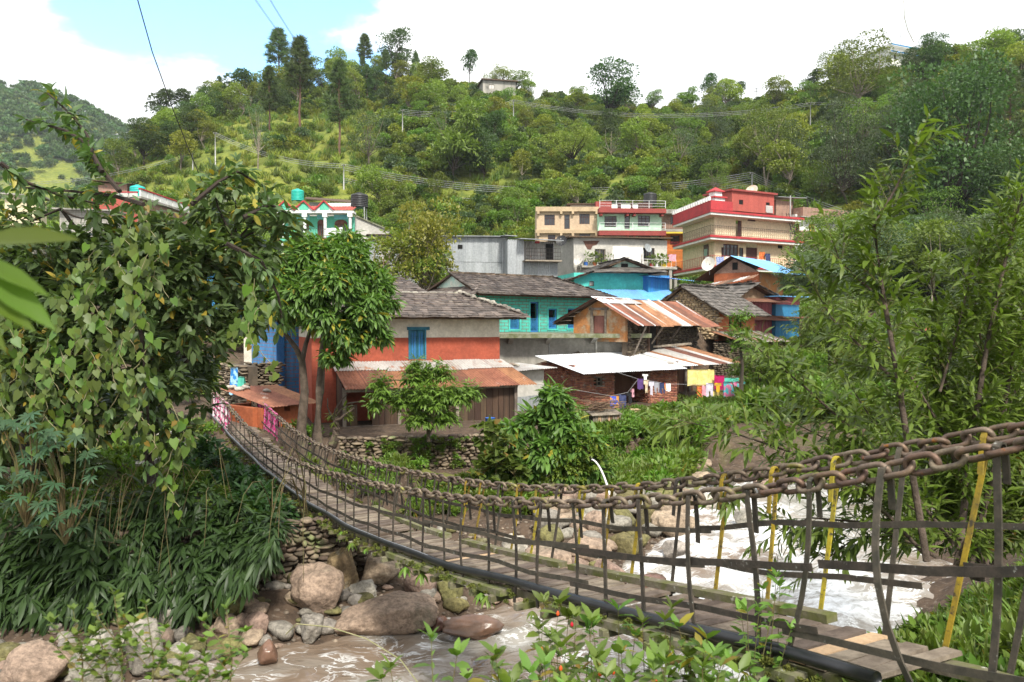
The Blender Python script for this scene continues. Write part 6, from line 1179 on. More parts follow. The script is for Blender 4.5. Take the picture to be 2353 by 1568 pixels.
def scatter(name, label, cat, pts, scl, rot, pick, meshes):
    """uncountable ground cover: instances of a few small plants on points"""
    me = bpy.data.meshes.new(name); me.vertices.add(len(pts)); me.vertices.foreach_set('co', np.asarray(pts, np.float32).ravel())
    for nm, ty, val in (('scl', 'FLOAT', scl), ('rz', 'FLOAT', rot), ('pick', 'INT', pick)):
        a = me.attributes.new(nm, ty, 'POINT'); a.data.foreach_set('value', np.asarray(val, np.int32 if ty == 'INT' else np.float32))
    o = link(bpy.data.objects.new(name, me)); tag(o, label, cat, kind='stuff')
    col = bpy.data.collections.new(name + '_plants')
    for i, m in enumerate(meshes): col.objects.link(bpy.data.objects.new(f'{name}_plant_{i:02d}', m))
    ng = bpy.data.node_groups.new(name, 'GeometryNodeTree'); ng.interface.new_socket('Geometry', in_out='INPUT', socket_type='NodeSocketGeometry'); ng.interface.new_socket('Geometry', in_out='OUTPUT', socket_type='NodeSocketGeometry')
    gi = ng.nodes.new('NodeGroupInput'); go = ng.nodes.new('NodeGroupOutput'); ci = ng.nodes.new('GeometryNodeCollectionInfo'); ci.inputs['Collection'].default_value = col; ci.inputs['Separate Children'].default_value = True; ci.inputs['Reset Children'].default_value = True
    ip = ng.nodes.new('GeometryNodeInstanceOnPoints'); ip.inputs['Pick Instance'].default_value = True
    def att(n, ty): x = ng.nodes.new('GeometryNodeInputNamedAttribute'); x.data_type = ty; x.inputs[0].default_value = n; return x.outputs[0]
    cx = ng.nodes.new('ShaderNodeCombineXYZ'); er = ng.nodes.new('FunctionNodeEulerToRotation'); L_ = ng.links.new
    L_(att('rz', 'FLOAT'), cx.inputs[2]); L_(cx.outputs[0], er.inputs[0]); L_(er.outputs[0], ip.inputs['Rotation']); L_(att('scl', 'FLOAT'), ip.inputs['Scale']); L_(att('pick', 'INT'), ip.inputs['Instance Index'])
    L_(gi.outputs[0], ip.inputs['Points']); L_(ci.outputs[0], ip.inputs['Instance']); L_(ip.outputs[0], go.inputs[0]); md = o.modifiers.new('scatter', 'NODES'); md.node_group = ng; return o
def ground_hit(u, v, y0=26, y1=330):
    ys = np.arange(y0, y1, .5); d = ray(u, v); xs = d.x/d.y*ys; zs_ = CZ + d.z/d.y*ys; h = HZv(xs, ys); k = np.argmax(h > zs_)
    if not (h > zs_).any(): k = int(np.argmax((h - CZ)/ys))
    return Vector((xs[k], ys[k], h[k]))
def plant_tree(name, label, cat, tm, cm, loc, h, rz, wid=1.0, group=None):
    t = thing(name, label, cat, loc, rz, group); t.scale = (h*wid, h*wid, h)
    for nm, m in (('trunk', tm), ('crown', cm)): o = bpy.data.objects.new(nm, m); COL.objects.link(o); o.parent = t
    return t
# ---------------------------------------------------------------- hillside vegetation
UT = {}
def reg(key, gl, lm, bark): UT[key] = (gl[0].mesh(key + '_trunk', M[bark]), mesh_np(key + '_crown', gl[1][0], gl[1][1], M[lm]))
reg('round1', unit_broadleaf(1), 'leaf_hill', 'bark_pale'); reg('round2', unit_broadleaf(2, 16, 1600, .3), 'leaf_hill2', 'bark_pale'); reg('round3', unit_broadleaf(3, 11, 1200, .26, L=.06), 'leaf_yellow', 'bark_pale'); reg('spread', unit_broadleaf(4, 22, 2600, .52, low=.5, L=.04, multi=3, trunk_r=.022), 'leaf_hill2', 'bark_dark')
reg('dark', unit_broadleaf(5, 24, 2600, .3, low=.25, L=.045), 'leaf_dark', 'bark_dark'); reg('tuft', unit_broadleaf(6, 7, 900, .2, low=.6, L=.06, open_=.7), 'leaf_dark', 'bark_dark'); reg('airy', unit_broadleaf(7, 14, 1000, .3, low=.35, L=.035, open_=.8), 'leaf_grey', 'bark_pale'); reg('hang', unit_broadleaf(8, 18, 1900, .33, low=.3, leaf='mango', L=.1), 'leaf_hill', 'bark_dark')
reg('lofty', unit_broadleaf(9, 26, 3200, .42, low=.38, L=.035, multi=2), 'leaf_hill', 'bark_pale'); reg('bigdark', unit_broadleaf(10, 46, 7000, .36, low=.12, L=.034, open_=.66), 'leaf_dark', 'bark_dark'); reg('greydark', unit_broadleaf(14, 34, 5000, .36, low=.15, L=.03, open_=.6), 'leaf_grey', 'bark_dark')
reg('lime', unit_broadleaf(15, 26, 2800, .36, low=.25, L=.045, open_=.62), 'leaf_yellow', 'bark_pale'); reg('pine1', unit_pine(11), 'leaf_pine', 'pine_bark'); reg('pine2', unit_pine(12, .5, .15), 'leaf_pine', 'pine_bark'); reg('pine3', unit_pine(13, .78, .24), 'leaf_pine', 'pine_bark')
hb = [mesh_np(f'bush{i}', *unit_bush(20 + i, 620, .125), M[k]) for i, k in enumerate(('leaf_hill', 'leaf_hill2', 'leaf_yellow', 'leaf_dark', 'leaf_grey', 'leaf_hill', 'leaf_bright'))]
hgv = [mesh_np(f'tuft{i}', *unit_grass(30 + i, 46), M['leaf_grass' if i else 'leaf_yellow']) for i in range(3)]
spec = [ # u, top v, base v, kind, width, label
 (641, 75, 218, 'pine2', 1.5, 'tall slim pine, farther of the pair that tops the ridge'), (690, 98, 318, 'pine2', 1.15, 'tall pine with long bare trunk, nearer of the ridge pair'), (781, 150, 365, 'pine1', 1.15, 'pine with a full egg-shaped crown and bare trunk on the grassy slope'),
 (838, 84, 190, 'pine2', 1.25, 'slender pine on the ridge beside the dense dark tree'), (905, 73, 190, 'dark', 1.0, 'dense dark columnar tree on the ridge'), (620, 160, 312, 'pine1', 1.15, 'pine with drooping crown below the ridge pair'), (592, 238, 388, 'airy', .6, 'thin sparse tree with bare stem on the grassy slope'), (548, 168, 262, 'tuft', 1.2, 'dark flat-topped tree on the sky line left of the pines'), (505, 180, 268, 'pine3', .9, 'small rounded pine at the sky line near the flat-topped tree'),
 (372, 214, 305, 'tuft', 1.2, 'dark tufted tree at the left end of the sky line'), (425, 212, 300, 'tuft', 1.1, 'flat-crowned dark tree, second from the left end of the sky line'), (482, 208, 300, 'dark', .9, 'bushy dark tree, third from the left end of the sky line'), (773, 114, 190, 'round2', .9, 'round yellow-green tree on the sky line right of the pine pair'), (1081, 124, 190, 'tuft', .8, 'small lone tufted tree above the grey ridge hut'),
 (1147, 157, 225, 'spread', .9, 'thin umbrella-shaped tree beside the grey ridge hut'), (1405, 153, 290, 'dark', 1.15, 'big dark bushy tree alone on the sky line'), (1052, 255, 430, 'hang', .9, 'large tree with heavy hanging leaves in the middle of the slope'), (1311, 300, 412, 'spread', 1.2, 'wide spreading tree with dark forked limbs on the lower slope'), (850, 265, 392, 'airy', 1.1, 'loose grey-green tree on the slope beside the egg-shaped pine'),
 (1112, 300, 425, 'dark', .8, 'dark upright tree next to the hanging-leaf tree'), (1197, 345, 425, 'round3', 1.0, 'small yellow-topped tree with pale stem on the lower slope'), (858, 390, 482, 'round2', 1.3, 'bright bushy tree behind the black water tank'), (262, 335, 402, 'dark', 1.1, 'round dark tree on the slope above the red building'), (420, 300, 400, 'round3', 1.0, 'yellow-green tree on the slope near the utility pole'),
 (1982, 103, 275, 'lofty', 1.15, 'huge spreading tree on the sky line below the white ridge house'), (1765, 255, 425, 'lofty', .8, 'tall dark-trunked tree with feathery crown behind the cream house'), (1627, 176, 240, 'tuft', .9, 'slim tree with round top and bare stem on the sky line'), (1655, 190, 245, 'airy', 1.0, 'small twin-crowned tree beside the slim sky line tree'), (1700, 192, 245, 'tuft', .9, 'small leaning dark tree on the sky line near the cross-armed pole'), (1871, 165, 235, 'tuft', 1.0, 'narrow dark tree on the sky line left of the huge spreading tree'),
 (2190, 150, 545, 'bigdark', .85, 'massive dark tree on the slope at the right side'), (2150, 83, 190, 'dark', .9, 'dark tree in front of the white ridge house'), (2320, 160, 380, 'pine3', .8, 'broad pine at the right edge of the slope'), (2255, 105, 200, 'round1', 1.2, 'round tree on the ridge between white house and green hut'), (1945, 240, 470, 'greydark', .75, 'tall grey-green tree left of the massive dark one'), (2060, 230, 420, 'greydark', .8, 'grey-green tree on the slope under the white ridge house'), (1830, 260, 390, 'round3', .8, 'yellowish slender tree behind the white brick house'),
 (2330, 330, 620, 'bigdark', .8, 'dark leafy tree at the far right above the river bushes'), (2040, 400, 560, 'airy', 1.1, 'pale loose tree on the gully side below the massive dark tree'), (2120, 190, 330, 'greydark', 1.0, 'leaning grey-green tree right of the huge spreading tree'), (975, 478, 648, 'lime', .8, 'airy light green tree in front of the long tin building'), (905, 540, 650, 'round2', 1.2, 'bushy tree left of the airy light green one'), (1000, 575, 650, 'round2', 1.0, 'low bushy tree right under the airy light green one'), (1915, 500, 640, 'lofty', 1.0, 'feathery tree below the white brick house')]
rgh = np.random.default_rng(99)
for u, vt, vb, k, wd, lab in spec:
    y1 = 62 if u in (975, 905, 1000) and vt > 400 else (72 if u == 1915 else 330); p = ground_hit(u, vb, 40 if y1 < 330 else 100, y1); h = (at(u, vt, p.y).z - p.z + .3)*1.04; plant_tree('pine_tree' if 'pine' in k else 'broadleaf_tree', lab, 'tree', *UT[k], (p.x, p.y, p.z - .3), h, rgh.random()*6.28, wd)
# anonymous trees by zone
ADJ = dict(round1='round green', round2='round bright', round3='yellowish', airy='thin airy', hang='heavy-leaved', dark='dark bushy', lofty='tall feathery', greydark='grey-green', bigdark='broad dark', pine1='full pine', pine2='slim pine', tuft='tufted', spread='spreading')
def zone_trees(n, u0, u1, y0, y1, kinds, hmin, hmax, label, group, avoid=None):
    k = 0; tries = 0
    while k < n and tries < n*20:
        tries += 1; u = rgh.uniform(u0, u1); y = rgh.uniform(y0, y1); y = min(y, float(np.interp(u, RID_U, RID_Y)) + 6); x = (u - 1176.5)/FP*y
        if avoid and avoid(u, y, x): continue
        z = HZ(x, y); kd = kinds[rgh.integers(len(kinds))]; h = rgh.uniform(hmin, hmax)
        fr = (y - y0)/(y1 - y0); lab = f"{ADJ[kd]} {label}, {'low down' if fr < .33 else 'halfway up' if fr < .66 else 'high up'}"
        plant_tree('pine_tree' if 'pine' in kd else 'broadleaf_tree', lab, 'tree', *UT[kd], (x, y, z - .2), h, rgh.random()*6.28, rgh.uniform(.85, 1.3), group); k += 1
meadow = lambda u, y, x: (430 < u < 900 and 112 < y < 205 and rgh.random() < .95) or (u < 430 and y < 190 and rgh.random() < .6)
zone_trees(62, 330, 1000, 175, 240, ['round1', 'round2', 'dark', 'pine1', 'round2', 'round3', 'pine2'], 6, 11, 'tree in the wood below the ridge pines', 'trees on the upper left slope', meadow)
zone_trees(70, 950, 1650, 150, 242, ['round1', 'round2', 'round3', 'airy', 'hang', 'dark'], 4.5, 8.5, 'tree on the open middle slope', 'trees on the middle slope', meadow)
zone_trees(56, 1600, 2360, 120, 225, ['round1', 'lofty', 'dark', 'greydark', 'round3', 'round2', 'lofty'], 6, 11, 'tree in the thick wood above the cream house', 'trees on the right slope')
zone_trees(34, 830, 1600, 112, 140, ['round1', 'round2', 'hang', 'round1'], 3.5, 6, 'small tree on the terraces behind the beige house', 'trees on the lowest terraces')
zone_trees(24, 230, 480, 170, 230, ['round1', 'round2', 'dark', 'round3'], 6, 10, 'tree above the red building', 'trees at the left end of the slope')
zone_trees(26, 1850, 2400, 62, 112, ['greydark', 'lofty', 'round1', 'dark'], 5, 9, 'tree in the gully wood', 'trees in the gully', lambda u, y, x: (1960 < u < 2200 and 84 < y < 112 and rgh.random() < .8))
zone_trees(22, -150, 640, 40, 95, ['round1', 'round2', 'hang', 'dark'], 3.5, 6.5, 'garden tree behind the vine covered tree', 'garden trees at the left', lambda u, y, x: y < 48 and u > 440)
# undergrowth
def hill_points(n, u0, u1, y0, y1, fn=None):
    u = rgh.uniform(u0, u1, n); y = np.sqrt(rgh.uniform(y0**2, y1**2, n)); x = (u - 1176.5)/FP*y; ok = y < np.interp(u, RID_U, RID_Y) + 8
    if fn is not None: ok &= fn(u, y, x)
    return np.stack([x, y, Hill(x, y)], 1)[ok], u[ok], y[ok]
cl = lambda u, y, x: (vnoise(x, y, .07, 21)*.6 + vnoise(x, y, .22, 22)*.5 + rgh.normal(0, .09, len(x))) > np.where((u > 400) & (u < 880) & (y > 112) & (y < 205), .84, np.where(u < 430, .62, np.where(u > 1800, .4, .48)))
p, u, y = hill_points(17000, -350, 2700, 110, 250, cl); n = len(p); pk = rgh.choice([0, 1, 2, 3, 4, 5, 6], n, p=[.26, .22, .14, .1, .08, .12, .08]); pk = np.where((u > 1900) & (rgh.random(n) < .25), 3, pk)
scatter('undergrowth', 'dense green scrub covering the hillside', 'shrubs', p - np.array((0, 0, .25)), rgh.uniform(1.3, 4.2, n)**1.0, rgh.random(n)*6.28, pk, hb)
p, u, y = hill_points(9000, -350, 2700, 105, 235); n = len(p); scatter('hill_grass', 'tall grass on the terraced slope', 'grass', p, rgh.uniform(.8, 2.0, n), rgh.random(n)*6.28, rgh.integers(0, 3, n), hgv)
BL = [] # keep plants out of the houses
for o in list(COL.objects):
    if o.get('category') in ('house', 'building', 'shed', 'shack', 'hut'):
        xs = []; 
        for c in o.children:
            if c.type == 'MESH' and c.name.split('.')[0] in ('wall', 'core', 'roof'): Mx = Matrix.LocRotScale(o.location, o.rotation_euler, o.scale) @ c.matrix_basis; xs += [Mx @ Vector(b) for b in c.bound_box]
        if xs: BL.append((min(v.x for v in xs) - .3, max(v.x for v in xs) + .3, min(v.y for v in xs) - .6, max(v.y for v in xs) + .3))
def clear(x, y):
    ok = np.ones(np.shape(x), bool)
    for a, b, c, d in BL: ok &= ~((x > a) & (x < b) & (y > c) & (y < d))
    return ok
cl2 = lambda u, y, x: clear(x, y) & ((y > 49) | (u > 1690) | (u < 640))
p, u, y = hill_points(5200, -500, 2800, 30, 112, cl2); n = len(p); sc_ = rgh.uniform(.7, 1.9, n)*np.interp(y, [30, 60, 110], [.8, 1.0, 1.6]); sc_ = np.where((u > 640) & (u < 1800) & (y < 80), sc_*.6, sc_)
scatter('village_shrubs', 'green bushes and weeds growing between the houses', 'shrubs', p - np.array((0, 0, .1)), sc_, rgh.random(n)*6.28, rgh.choice([0, 1, 3, 5, 6], n), hb)
fh = rgh.uniform(-1000, 700, 9000); fyy = rgh.uniform(345, 735, 9000); fx = (fh - 1176.5)/FP*fyy; p = np.stack([fx, fyy, FarHill(fx, fyy)], 1); okf = (vnoise(fx, fyy, .02, 31) + rgh.normal(0, .15, 9000)) > .42; p = p[okf]; n = len(p)
fb = [mesh_np(f'farwood{i}', *unit_bush(50 + i, 200, .22), M['leaf_far']) for i in range(3)]
scatter('far_forest', 'woodland covering the distant hill', 'forest', p, rgh.uniform(4, 10, n), rgh.random(n)*6.28, rgh.integers(0, 3, n), fb)
# ---------------------------------------------------------------- stone walls by the river
def rubble_wall(label, pts, z0, z1, th, seed, sz, m='wall_stone', top=None, limit=300):
    """wall along an xy polyline, village side behind it"""
    t = thing('stone_wall', label, 'wall', (pts[0][0], pts[0][1], z0)); o = Vector((pts[0][0], pts[0][1], 0)); n = sum((Vector(b) - Vector(a)).length for a, b in zip(pts[:-1], pts[1:])); r = random.Random(seed)
    for k, (a, b) in enumerate(zip(pts[:-1], pts[1:])):
        a, b = Vector((a[0], a[1], 0)) - o, Vector((b[0], b[1], 0)) - o; d = (b - a).normalized(); nn = Vector((-d.y, d.x, 0))*th
        g = G(); g.hexa([a + Vector((0, 0, -.4)), b + Vector((0, 0, -.4)), b + nn + Vector((0, 0, -.4)), a + nn + Vector((0, 0, -.4))], [a + Vector((0, 0, z1 - z0 - .12)), b + Vector((0, 0, z1 - z0 - .12)), b + nn + Vector((0, 0, z1 - z0 - .12)), a + nn + Vector((0, 0, z1 - z0 - .12))]); g.build('core', M['soil'], t)
        stones_on(t, (a.x, a.y), (b.x, b.y), -.1, z1 - z0 + .05, 'stone', m, seed + k, sz, depth=.3, limit=int(limit*(b - a).length/n), jit=.08, top=top, flat=.5)
    return t
rubble_wall('rounded river stone wall with moss holding up the yard of the orange house', [tuple(xy(780, 24.3)), tuple(xy(960, 24.5)), tuple(xy(1125, 25.0))], .3, 1.78, .6, 101, .18)
rubble_wall('dark dry stone embankment under the bamboo leaves beside the stream', [(-14.5, 13.75), (-8.5, 14.3), (-5.2, 14.9), (-3.1, 15.9)], -.15, 1.5, .5, 111, .2, 'wall_stone')
rubble_wall('low rubble wall under the hanging bedclothes', [tuple(xy(1600, 35.2)), tuple(xy(1720, 36.2))], 1.35, 1.85, .5, 121, .25, 'mud_stone')
rubble_wall('short stone wall holding the step of the brick shed', [tuple(xy(1440, 32.2)), tuple(xy(1490, 32.6))], 1.0, 1.75, .5, 125, .24, 'mud_stone')
g = G(); a, b = at(240, 1070, 19.2), at(335, 1060, 19.4); p = thing('stone_patio', 'pale paved patio seen between the two dark trunks', 'patio', (a.x, 19.2, 2.05))
for i in range(3):
    for j in range(5): x0_, y0_ = -.1 + i*.42, -.3 + j*.5; G().box((x0_, y0_, -.22), (x0_ + .4, y0_ + .48, -.08 + .012*((i*3 + j) % 3))).build('paving_slab', M['concrete'], p)
G().box((-.1, 2.3, -.1), (.9, 2.7, .3)).build('step', M['concrete'], p)
# ---------------------------------------------------------------- boulders
BM = {k: stone_mesh('boulder', M[k], 200 + i, 4, .17, 3, fs=1.3, cuts=8) for i, k in enumerate(('boulder_pink', 'boulder_grey', 'boulder_yellow', 'boulder_white', 'boulder_moss', 'wet_rock'))}
def near_hit(u, v, y0=8.5, y1=34):
    ys = np.arange(y0, y1, .05); d = ray(u, v); xs = d.x/d.y*ys; zs_ = CZ + d.z/d.y*ys; h = np.maximum(HZv(xs, ys), water_z(river(xs, ys)[1])*(np.abs(river(xs, ys)[0]) < HW + .5) - .1); k = np.argmax(h > zs_); return Vector((xs[k], ys[k], h[k]))
def boulder(u0, v0, u1, v1, m, lab, i=0, rot=0.0, tilt=0.0):
    p = near_hit((u0 + u1)/2, v1); w = (u1 - u0)/FP*p.y; h = (v1 - v0)/FP*p.y*.97; d = min(w, h*1.6)*.9
    o = link(bpy.data.objects.new('boulder', BM[m][i % 3])); tag(o, lab, 'boulder'); c = Vector((p.x, p.y + d*.35, p.z + h*.5 - .04)); o.matrix_basis = Matrix.Translation(c) @ Matrix.Rotation(tilt, 4, 'Y') @ Matrix.Diagonal((w*1.04, d*1.1, h*1.12, 1)) @ Matrix.Rotation(rot, 4, 'Z')
    return o
for b in ((659, 1311, 785, 1418, 'boulder_pink', 'big round brown boulder, largest of those before the dry stone embankment', 0, .4, .1), (743, 1270, 819, 1364, 'boulder_yellow', 'upright yellow-stained boulder behind the big brown one', 1, 0, 0), (823, 1280, 920, 1345, 'boulder_pink', 'smooth pink boulder under the bridge beside the yellow one', 2, .3, .05), (801, 1340, 866, 1385, 'boulder_white', 'small pale white boulder resting above the long slab', 0, 0, -.1), (765, 1384, 990, 1462, 'boulder_pink', 'long low brown slab boulder at the water edge', 1, .2, -.16),
    (681, 1415, 744, 1474, 'boulder_grey', 'grey angular rock left of the long slab boulder', 2, .7, .15), (560, 1415, 614, 1472, 'boulder_pink', 'small brown block among pebbles near the twig tops', 0, .5, 0), (432, 1354, 543, 1428, 'boulder_moss', 'long oval boulder with yellow-green algae', 1, 0, -.15), (355, 1392, 413, 1458, 'boulder_grey', 'upright grey egg-shaped boulder beside the algae boulder', 2, .4, 0), (410, 1400, 445, 1454, 'boulder_moss', 'narrow leaning stone between egg-shaped and algae boulders', 0, 0, .3), (528, 1340, 578, 1392, 'boulder_grey', 'grey-brown stone behind the algae boulder', 1, 1, 0),
    (-20, 1500, 135, 1600, 'boulder_pink', 'broad flat rock cut by the lower left corner', 2, .2, .05), (140, 1470, 268, 1610, 'boulder_grey', 'tall smooth grey rock behind the left twigs', 0, .8, .1), (285, 1432, 368, 1560, 'boulder_grey', 'steep grey rock behind the middle twigs', 1, .4, -.1), (381, 1480, 432, 1524, 'boulder_grey', 'small grey rock by the water behind the right twig', 2, 0, 0), (392, 1446, 434, 1484, 'boulder_grey', 'small angular stone under the egg-shaped boulder', 0, .9, .2), (487, 1418, 542, 1464, 'boulder_pink', 'rounded pink stone right of the algae boulder', 1, .3, 0),
    (1018, 1424, 1153, 1474, 'wet_rock', 'flat wet orange rock lapped by the stream', 2, .1, .05), (988, 1418, 1032, 1452, 'wet_rock', 'small wet rock at the tip of the gravel spit', 0, .5, 0), (927, 1316, 996, 1374, 'boulder_pink', 'brown boulder in the shade right under the bridge pipe', 1, 0, .1), (1004, 1333, 1068, 1386, 'boulder_moss', 'dark low boulder under the bridge by the gravel spit', 2, .6, 0), (960, 1355, 1010, 1390, 'boulder_grey', 'small grey stone between the two shaded boulders', 0, .2, .2), (589, 1476, 636, 1530, 'wet_rock', 'half sunken dark rock in the shallow water', 1, .4, 0), (905, 1375, 992, 1440, 'boulder_white', 'pale cracked stone at the end of the long slab', 2, .2, .1),
    (1226, 1177, 1300, 1234, 'boulder_grey', 'grooved round grey boulder across the deck, right of the stacked stones', 0, .2, .15), (1323, 1180, 1359, 1210, 'boulder_white', 'cream stone perched among brown rocks behind the rails', 1, 0, 0), (1325, 1213, 1360, 1254, 'boulder_pink', 'blocky pink stone below the cream one', 2, .3, 0), (1343, 1177, 1390, 1244, 'boulder_pink', 'tall brown rock behind the blocky pink stone', 0, .8, .2), (1400, 1165, 1461, 1213, 'boulder_moss', 'mossy brown rock behind the upper strap', 1, 0, -.1), (1466, 1168, 1510, 1217, 'boulder_moss', 'mossy square rock right of the mossy brown one', 2, .4, 0), (1500, 1182, 1608, 1236, 'boulder_pink', 'long pink slab rock by the upper pool', 0, .1, .1), (1394, 1223, 1470, 1283, 'boulder_moss', 'dark split rock with moss above the cascade', 1, .5, -.2), (1525, 1243, 1582, 1282, 'boulder_white', 'white rounded stone standing in the stream', 2, 0, .1),
    (1207, 1268, 1320, 1332, 'boulder_pink', 'large red-brown rock behind the deck edge', 0, .2, .1), (1156, 1236, 1220, 1290, 'boulder_white', 'pale flat boulder behind the middle of the bridge', 1, .1, 0), (1365, 1294, 1444, 1352, 'boulder_pink', 'tilted pink block beside the cascade', 2, .9, .2), (1450, 1325, 1543, 1378, 'wet_rock', 'smooth wet brown rock where the cascade starts', 0, .1, 0), (1300, 1240, 1400, 1300, 'boulder_pink', 'broad pink rock between red-brown rock and pink block', 1, .3, -.1),
    (1381, 1087, 1436, 1113, 'boulder_moss', 'brown stone under the little water spout', 2, 0, 0), (1490, 1110, 1577, 1166, 'boulder_moss', 'dark layered rock behind the chains', 0, .3, .1), (1362, 1126, 1402, 1160, 'boulder_pink', 'round pink stone behind the far chain', 1, .2, 0), (1530, 1032, 1565, 1062, 'boulder_white', 'pale round boulder on the weedy bank', 2, 0, 0), (1571, 1052, 1642, 1088, 'boulder_pink', 'long pink boulder on the bank above the chains', 0, 0, .05), (1602, 1138, 1662, 1172, 'boulder_white', 'pale boulder at the edge of the upper pool', 1, .4, 0), (1687, 1175, 1764, 1214, 'boulder_grey', 'grey rock across the upper pool behind leaves', 2, .2, .1), (1740, 1100, 1800, 1140, 'boulder_pink', 'pink rock far upstream behind the leaves', 0, .2, 0), (1090, 1290, 1150, 1330, 'boulder_grey', 'grey stone peeping out behind the deck planks', 1, .3, 0), (1640, 1090, 1700, 1125, 'boulder_grey', 'grey rock upstream between chain and leaves', 2, .1, 0)): boulder(*b)
# loose stones, grouped, and gravel
r = random.Random(77); smm = [stone_mesh('river_stone', M[k], 300 + i, 2, .2, 3, .8, cuts=5) for i, k in enumerate(('boulder_pink', 'boulder_grey', 'boulder_moss', 'boulder_grey'))]
def shore_stones(n, box, smin, smax, label, group):
    k = 0; tr = 0
    while k < n and tr < n*40:
        tr += 1; x = r.uniform(box[0], box[1]); y = r.uniform(box[2], box[3]); d = float(river(np.array([x]), np.array([y]))[0][0])
        if d < HW - .25 or d > box[4]: continue
        s = r.uniform(smin, smax)**1.0; z = HZ(x, y); ci = r.randrange(4); o = link(bpy.data.objects.new('river_stone', r.choice(smm[ci]))); tag(o, ('pebble-sized ' if s < smin + (smax - smin)*.4 else 'head-sized ') + ('pink-brown', 'grey', 'mossy', 'grey')[ci] + ' ' + label, 'stone', group); o.matrix_basis = trs((x, y, z + s*.18), (r.uniform(-.3, .3), r.uniform(-.3, .3), r.uniform(0, 6)), (s*r.uniform(.8, 1.4), s, s*r.uniform(.55, .85))); k += 1
shore_stones(150, (-9.5, .5, 10, 15.3, 4.6), .12, .48, 'stone loose among the boulders before the embankment', 'loose stones on the near part of the shore')
shore_stones(150, (.5, 7, 13.5, 23.5, 8), .18, .7, 'rock on the stony bank behind the bridge', 'loose rocks behind the bridge')
shore_stones(40, (-3, 3, 15, 22, 9), .15, .4, 'stone between bridge and yard wall', 'loose stones below the yard wall')
P = []
for k in range(5200):
    x = r.uniform(-9.5, 6); y = r.uniform(9.5, 22); P.append((x, y))
P = np.array(P); d, _ = river(P[:, 0], P[:, 1]); P = P[(d > HW - .4) & (d < 6)]; n = len(P); z = Near(P[:, 0], P[:, 1]); gm = stone_mesh('gravel', M['pebble'], 400, 1, .2, 4, .7)
scatter('gravel', 'gravel and pebbles on the stream bank', 'gravel', np.stack([P[:, 0], P[:, 1], z + .01], 1), rgh.uniform(.03, .12, n), rgh.random(n)*6.28, rgh.integers(0, 4, n), gm)
# ---------------------------------------------------------------- trees near the bridge
rg = np.random.default_rng(4242)
def lobed(name, label, base, trunks, lobes, leafk, L, k, stem, spread, droop, nsp, lm, bark, flat=False, jit=.35, surf=.75, twr=.004, limbs=True, tipb=1.0, wid=1.0, low=-.7):
    """base: world origin; trunks: [(pts, r0, r1)]; lobes: [(centre, radii, weight)] all in world coordinates"""
    t = thing(name, label, 'tree' if 'tree' in name else 'shrub', base); B_ = np.array(base); g = G(); ends = []
    for pts, r0, r1 in trunks:
        pts = [np.array(p) - B_ for p in pts]; m = len(pts); g.tube(pts, [r0 + (r1 - r0)*(i/(m - 1))**.8 for i in range(m)], 9); ends += pts[m//2:]
    parts = []; tw = []; tot = sum(l[2] for l in lobes)
    for c, rad, wgt in lobes:
        c = np.array(c) - B_; ns = max(3, int(nsp*wgt/tot)); e = min(ends, key=lambda q: np.linalg.norm(q - c) + .4*max(0, q[2] - c[2]))
        if limbs: limb(g, e, c, max(.012, .03*np.linalg.norm(c - e)**.5), .008, rg, 5, .1, .03, 5)
        P, d = blob(rg, c, rad, ns, surf, low); A = d*.8 + rg.normal(0, .45, d.shape); A[:, 2] += .15
        st = P - nrm_(A)*stem*.6
        for q in range(0, ns, 3): tw.append((c*.6 + e*.4*0 + c*.4*0 + (P[q] - c)*.0 + c*.4, P[q]))
        pos, dr, N, ln = sprigs(rg, st, A, k, stem, L, spread, flat, droop, jit, tipbias=tipb); parts.append(leaf_arrays(leafk, pos, dr, N, ln, wid)); parts.append(None); parts[-1] = stems(st, A, np.full(ns, stem), twr)
    g.build('trunk', M[bark], t, True)
    if tw: a = np.array([q[0] for q in tw]); b = np.array([q[1] for q in tw]); V, F = stems(a, b - a, np.linalg.norm(b - a, axis=1), twr*2.2); obj_np('twigs', V, F, M['twig'], t)['kind'] = 'stuff'
    lv = [p for i, p in enumerate(parts) if i % 2 == 0]; V, F = merge(lv); obj_np('crown', V, F, M[lm], t); return t
yT = 24.3; bz = 1.0
lob = [(at(u, v, yT + dy), (rr, rr, rr*.72), rr**2) for u, v, dy, rr in ((650, 640, 0, .75), (720, 600, .3, .8), (790, 605, 0, .75), (850, 655, .2, .65), (760, 655, -.7, .8), (690, 690, -.6, .75), (640, 720, .2, .55), (840, 715, -.5, .62), (800, 775, -.5, .6), (860, 770, -.2, .45), (745, 735, -.8, .55), (700, 570, .6, .55), (800, 560, .6, .5), (620, 680, .5, .5), (770, 815, -.5, .35), (880, 700, .5, .4))]
lobed('leafy_tree', 'big glossy-leaved tree with two mossy trunks standing beside the bridge before the orange house', tuple(at(715, 1085, yT)), [([at(700, 1090, yT), at(692, 985, yT), at(700, 900, yT), at(694, 830, yT), at(680, 800, yT), at(650, 760, yT)], .19, .06), ([at(738, 1090, yT - .1), at(728, 1000, yT - .1), at(735, 900, yT - .1), at(740, 820, yT), at(745, 750, yT), at(755, 690, yT)], .2, .06), ([at(694, 830, yT), at(703, 790, yT), at(720, 740, yT)], .09, .05)], lob, 'mango', .31, 11, .22, 1.15, .55, 1700, 'leaf_mango', 'bark', wid=.9)
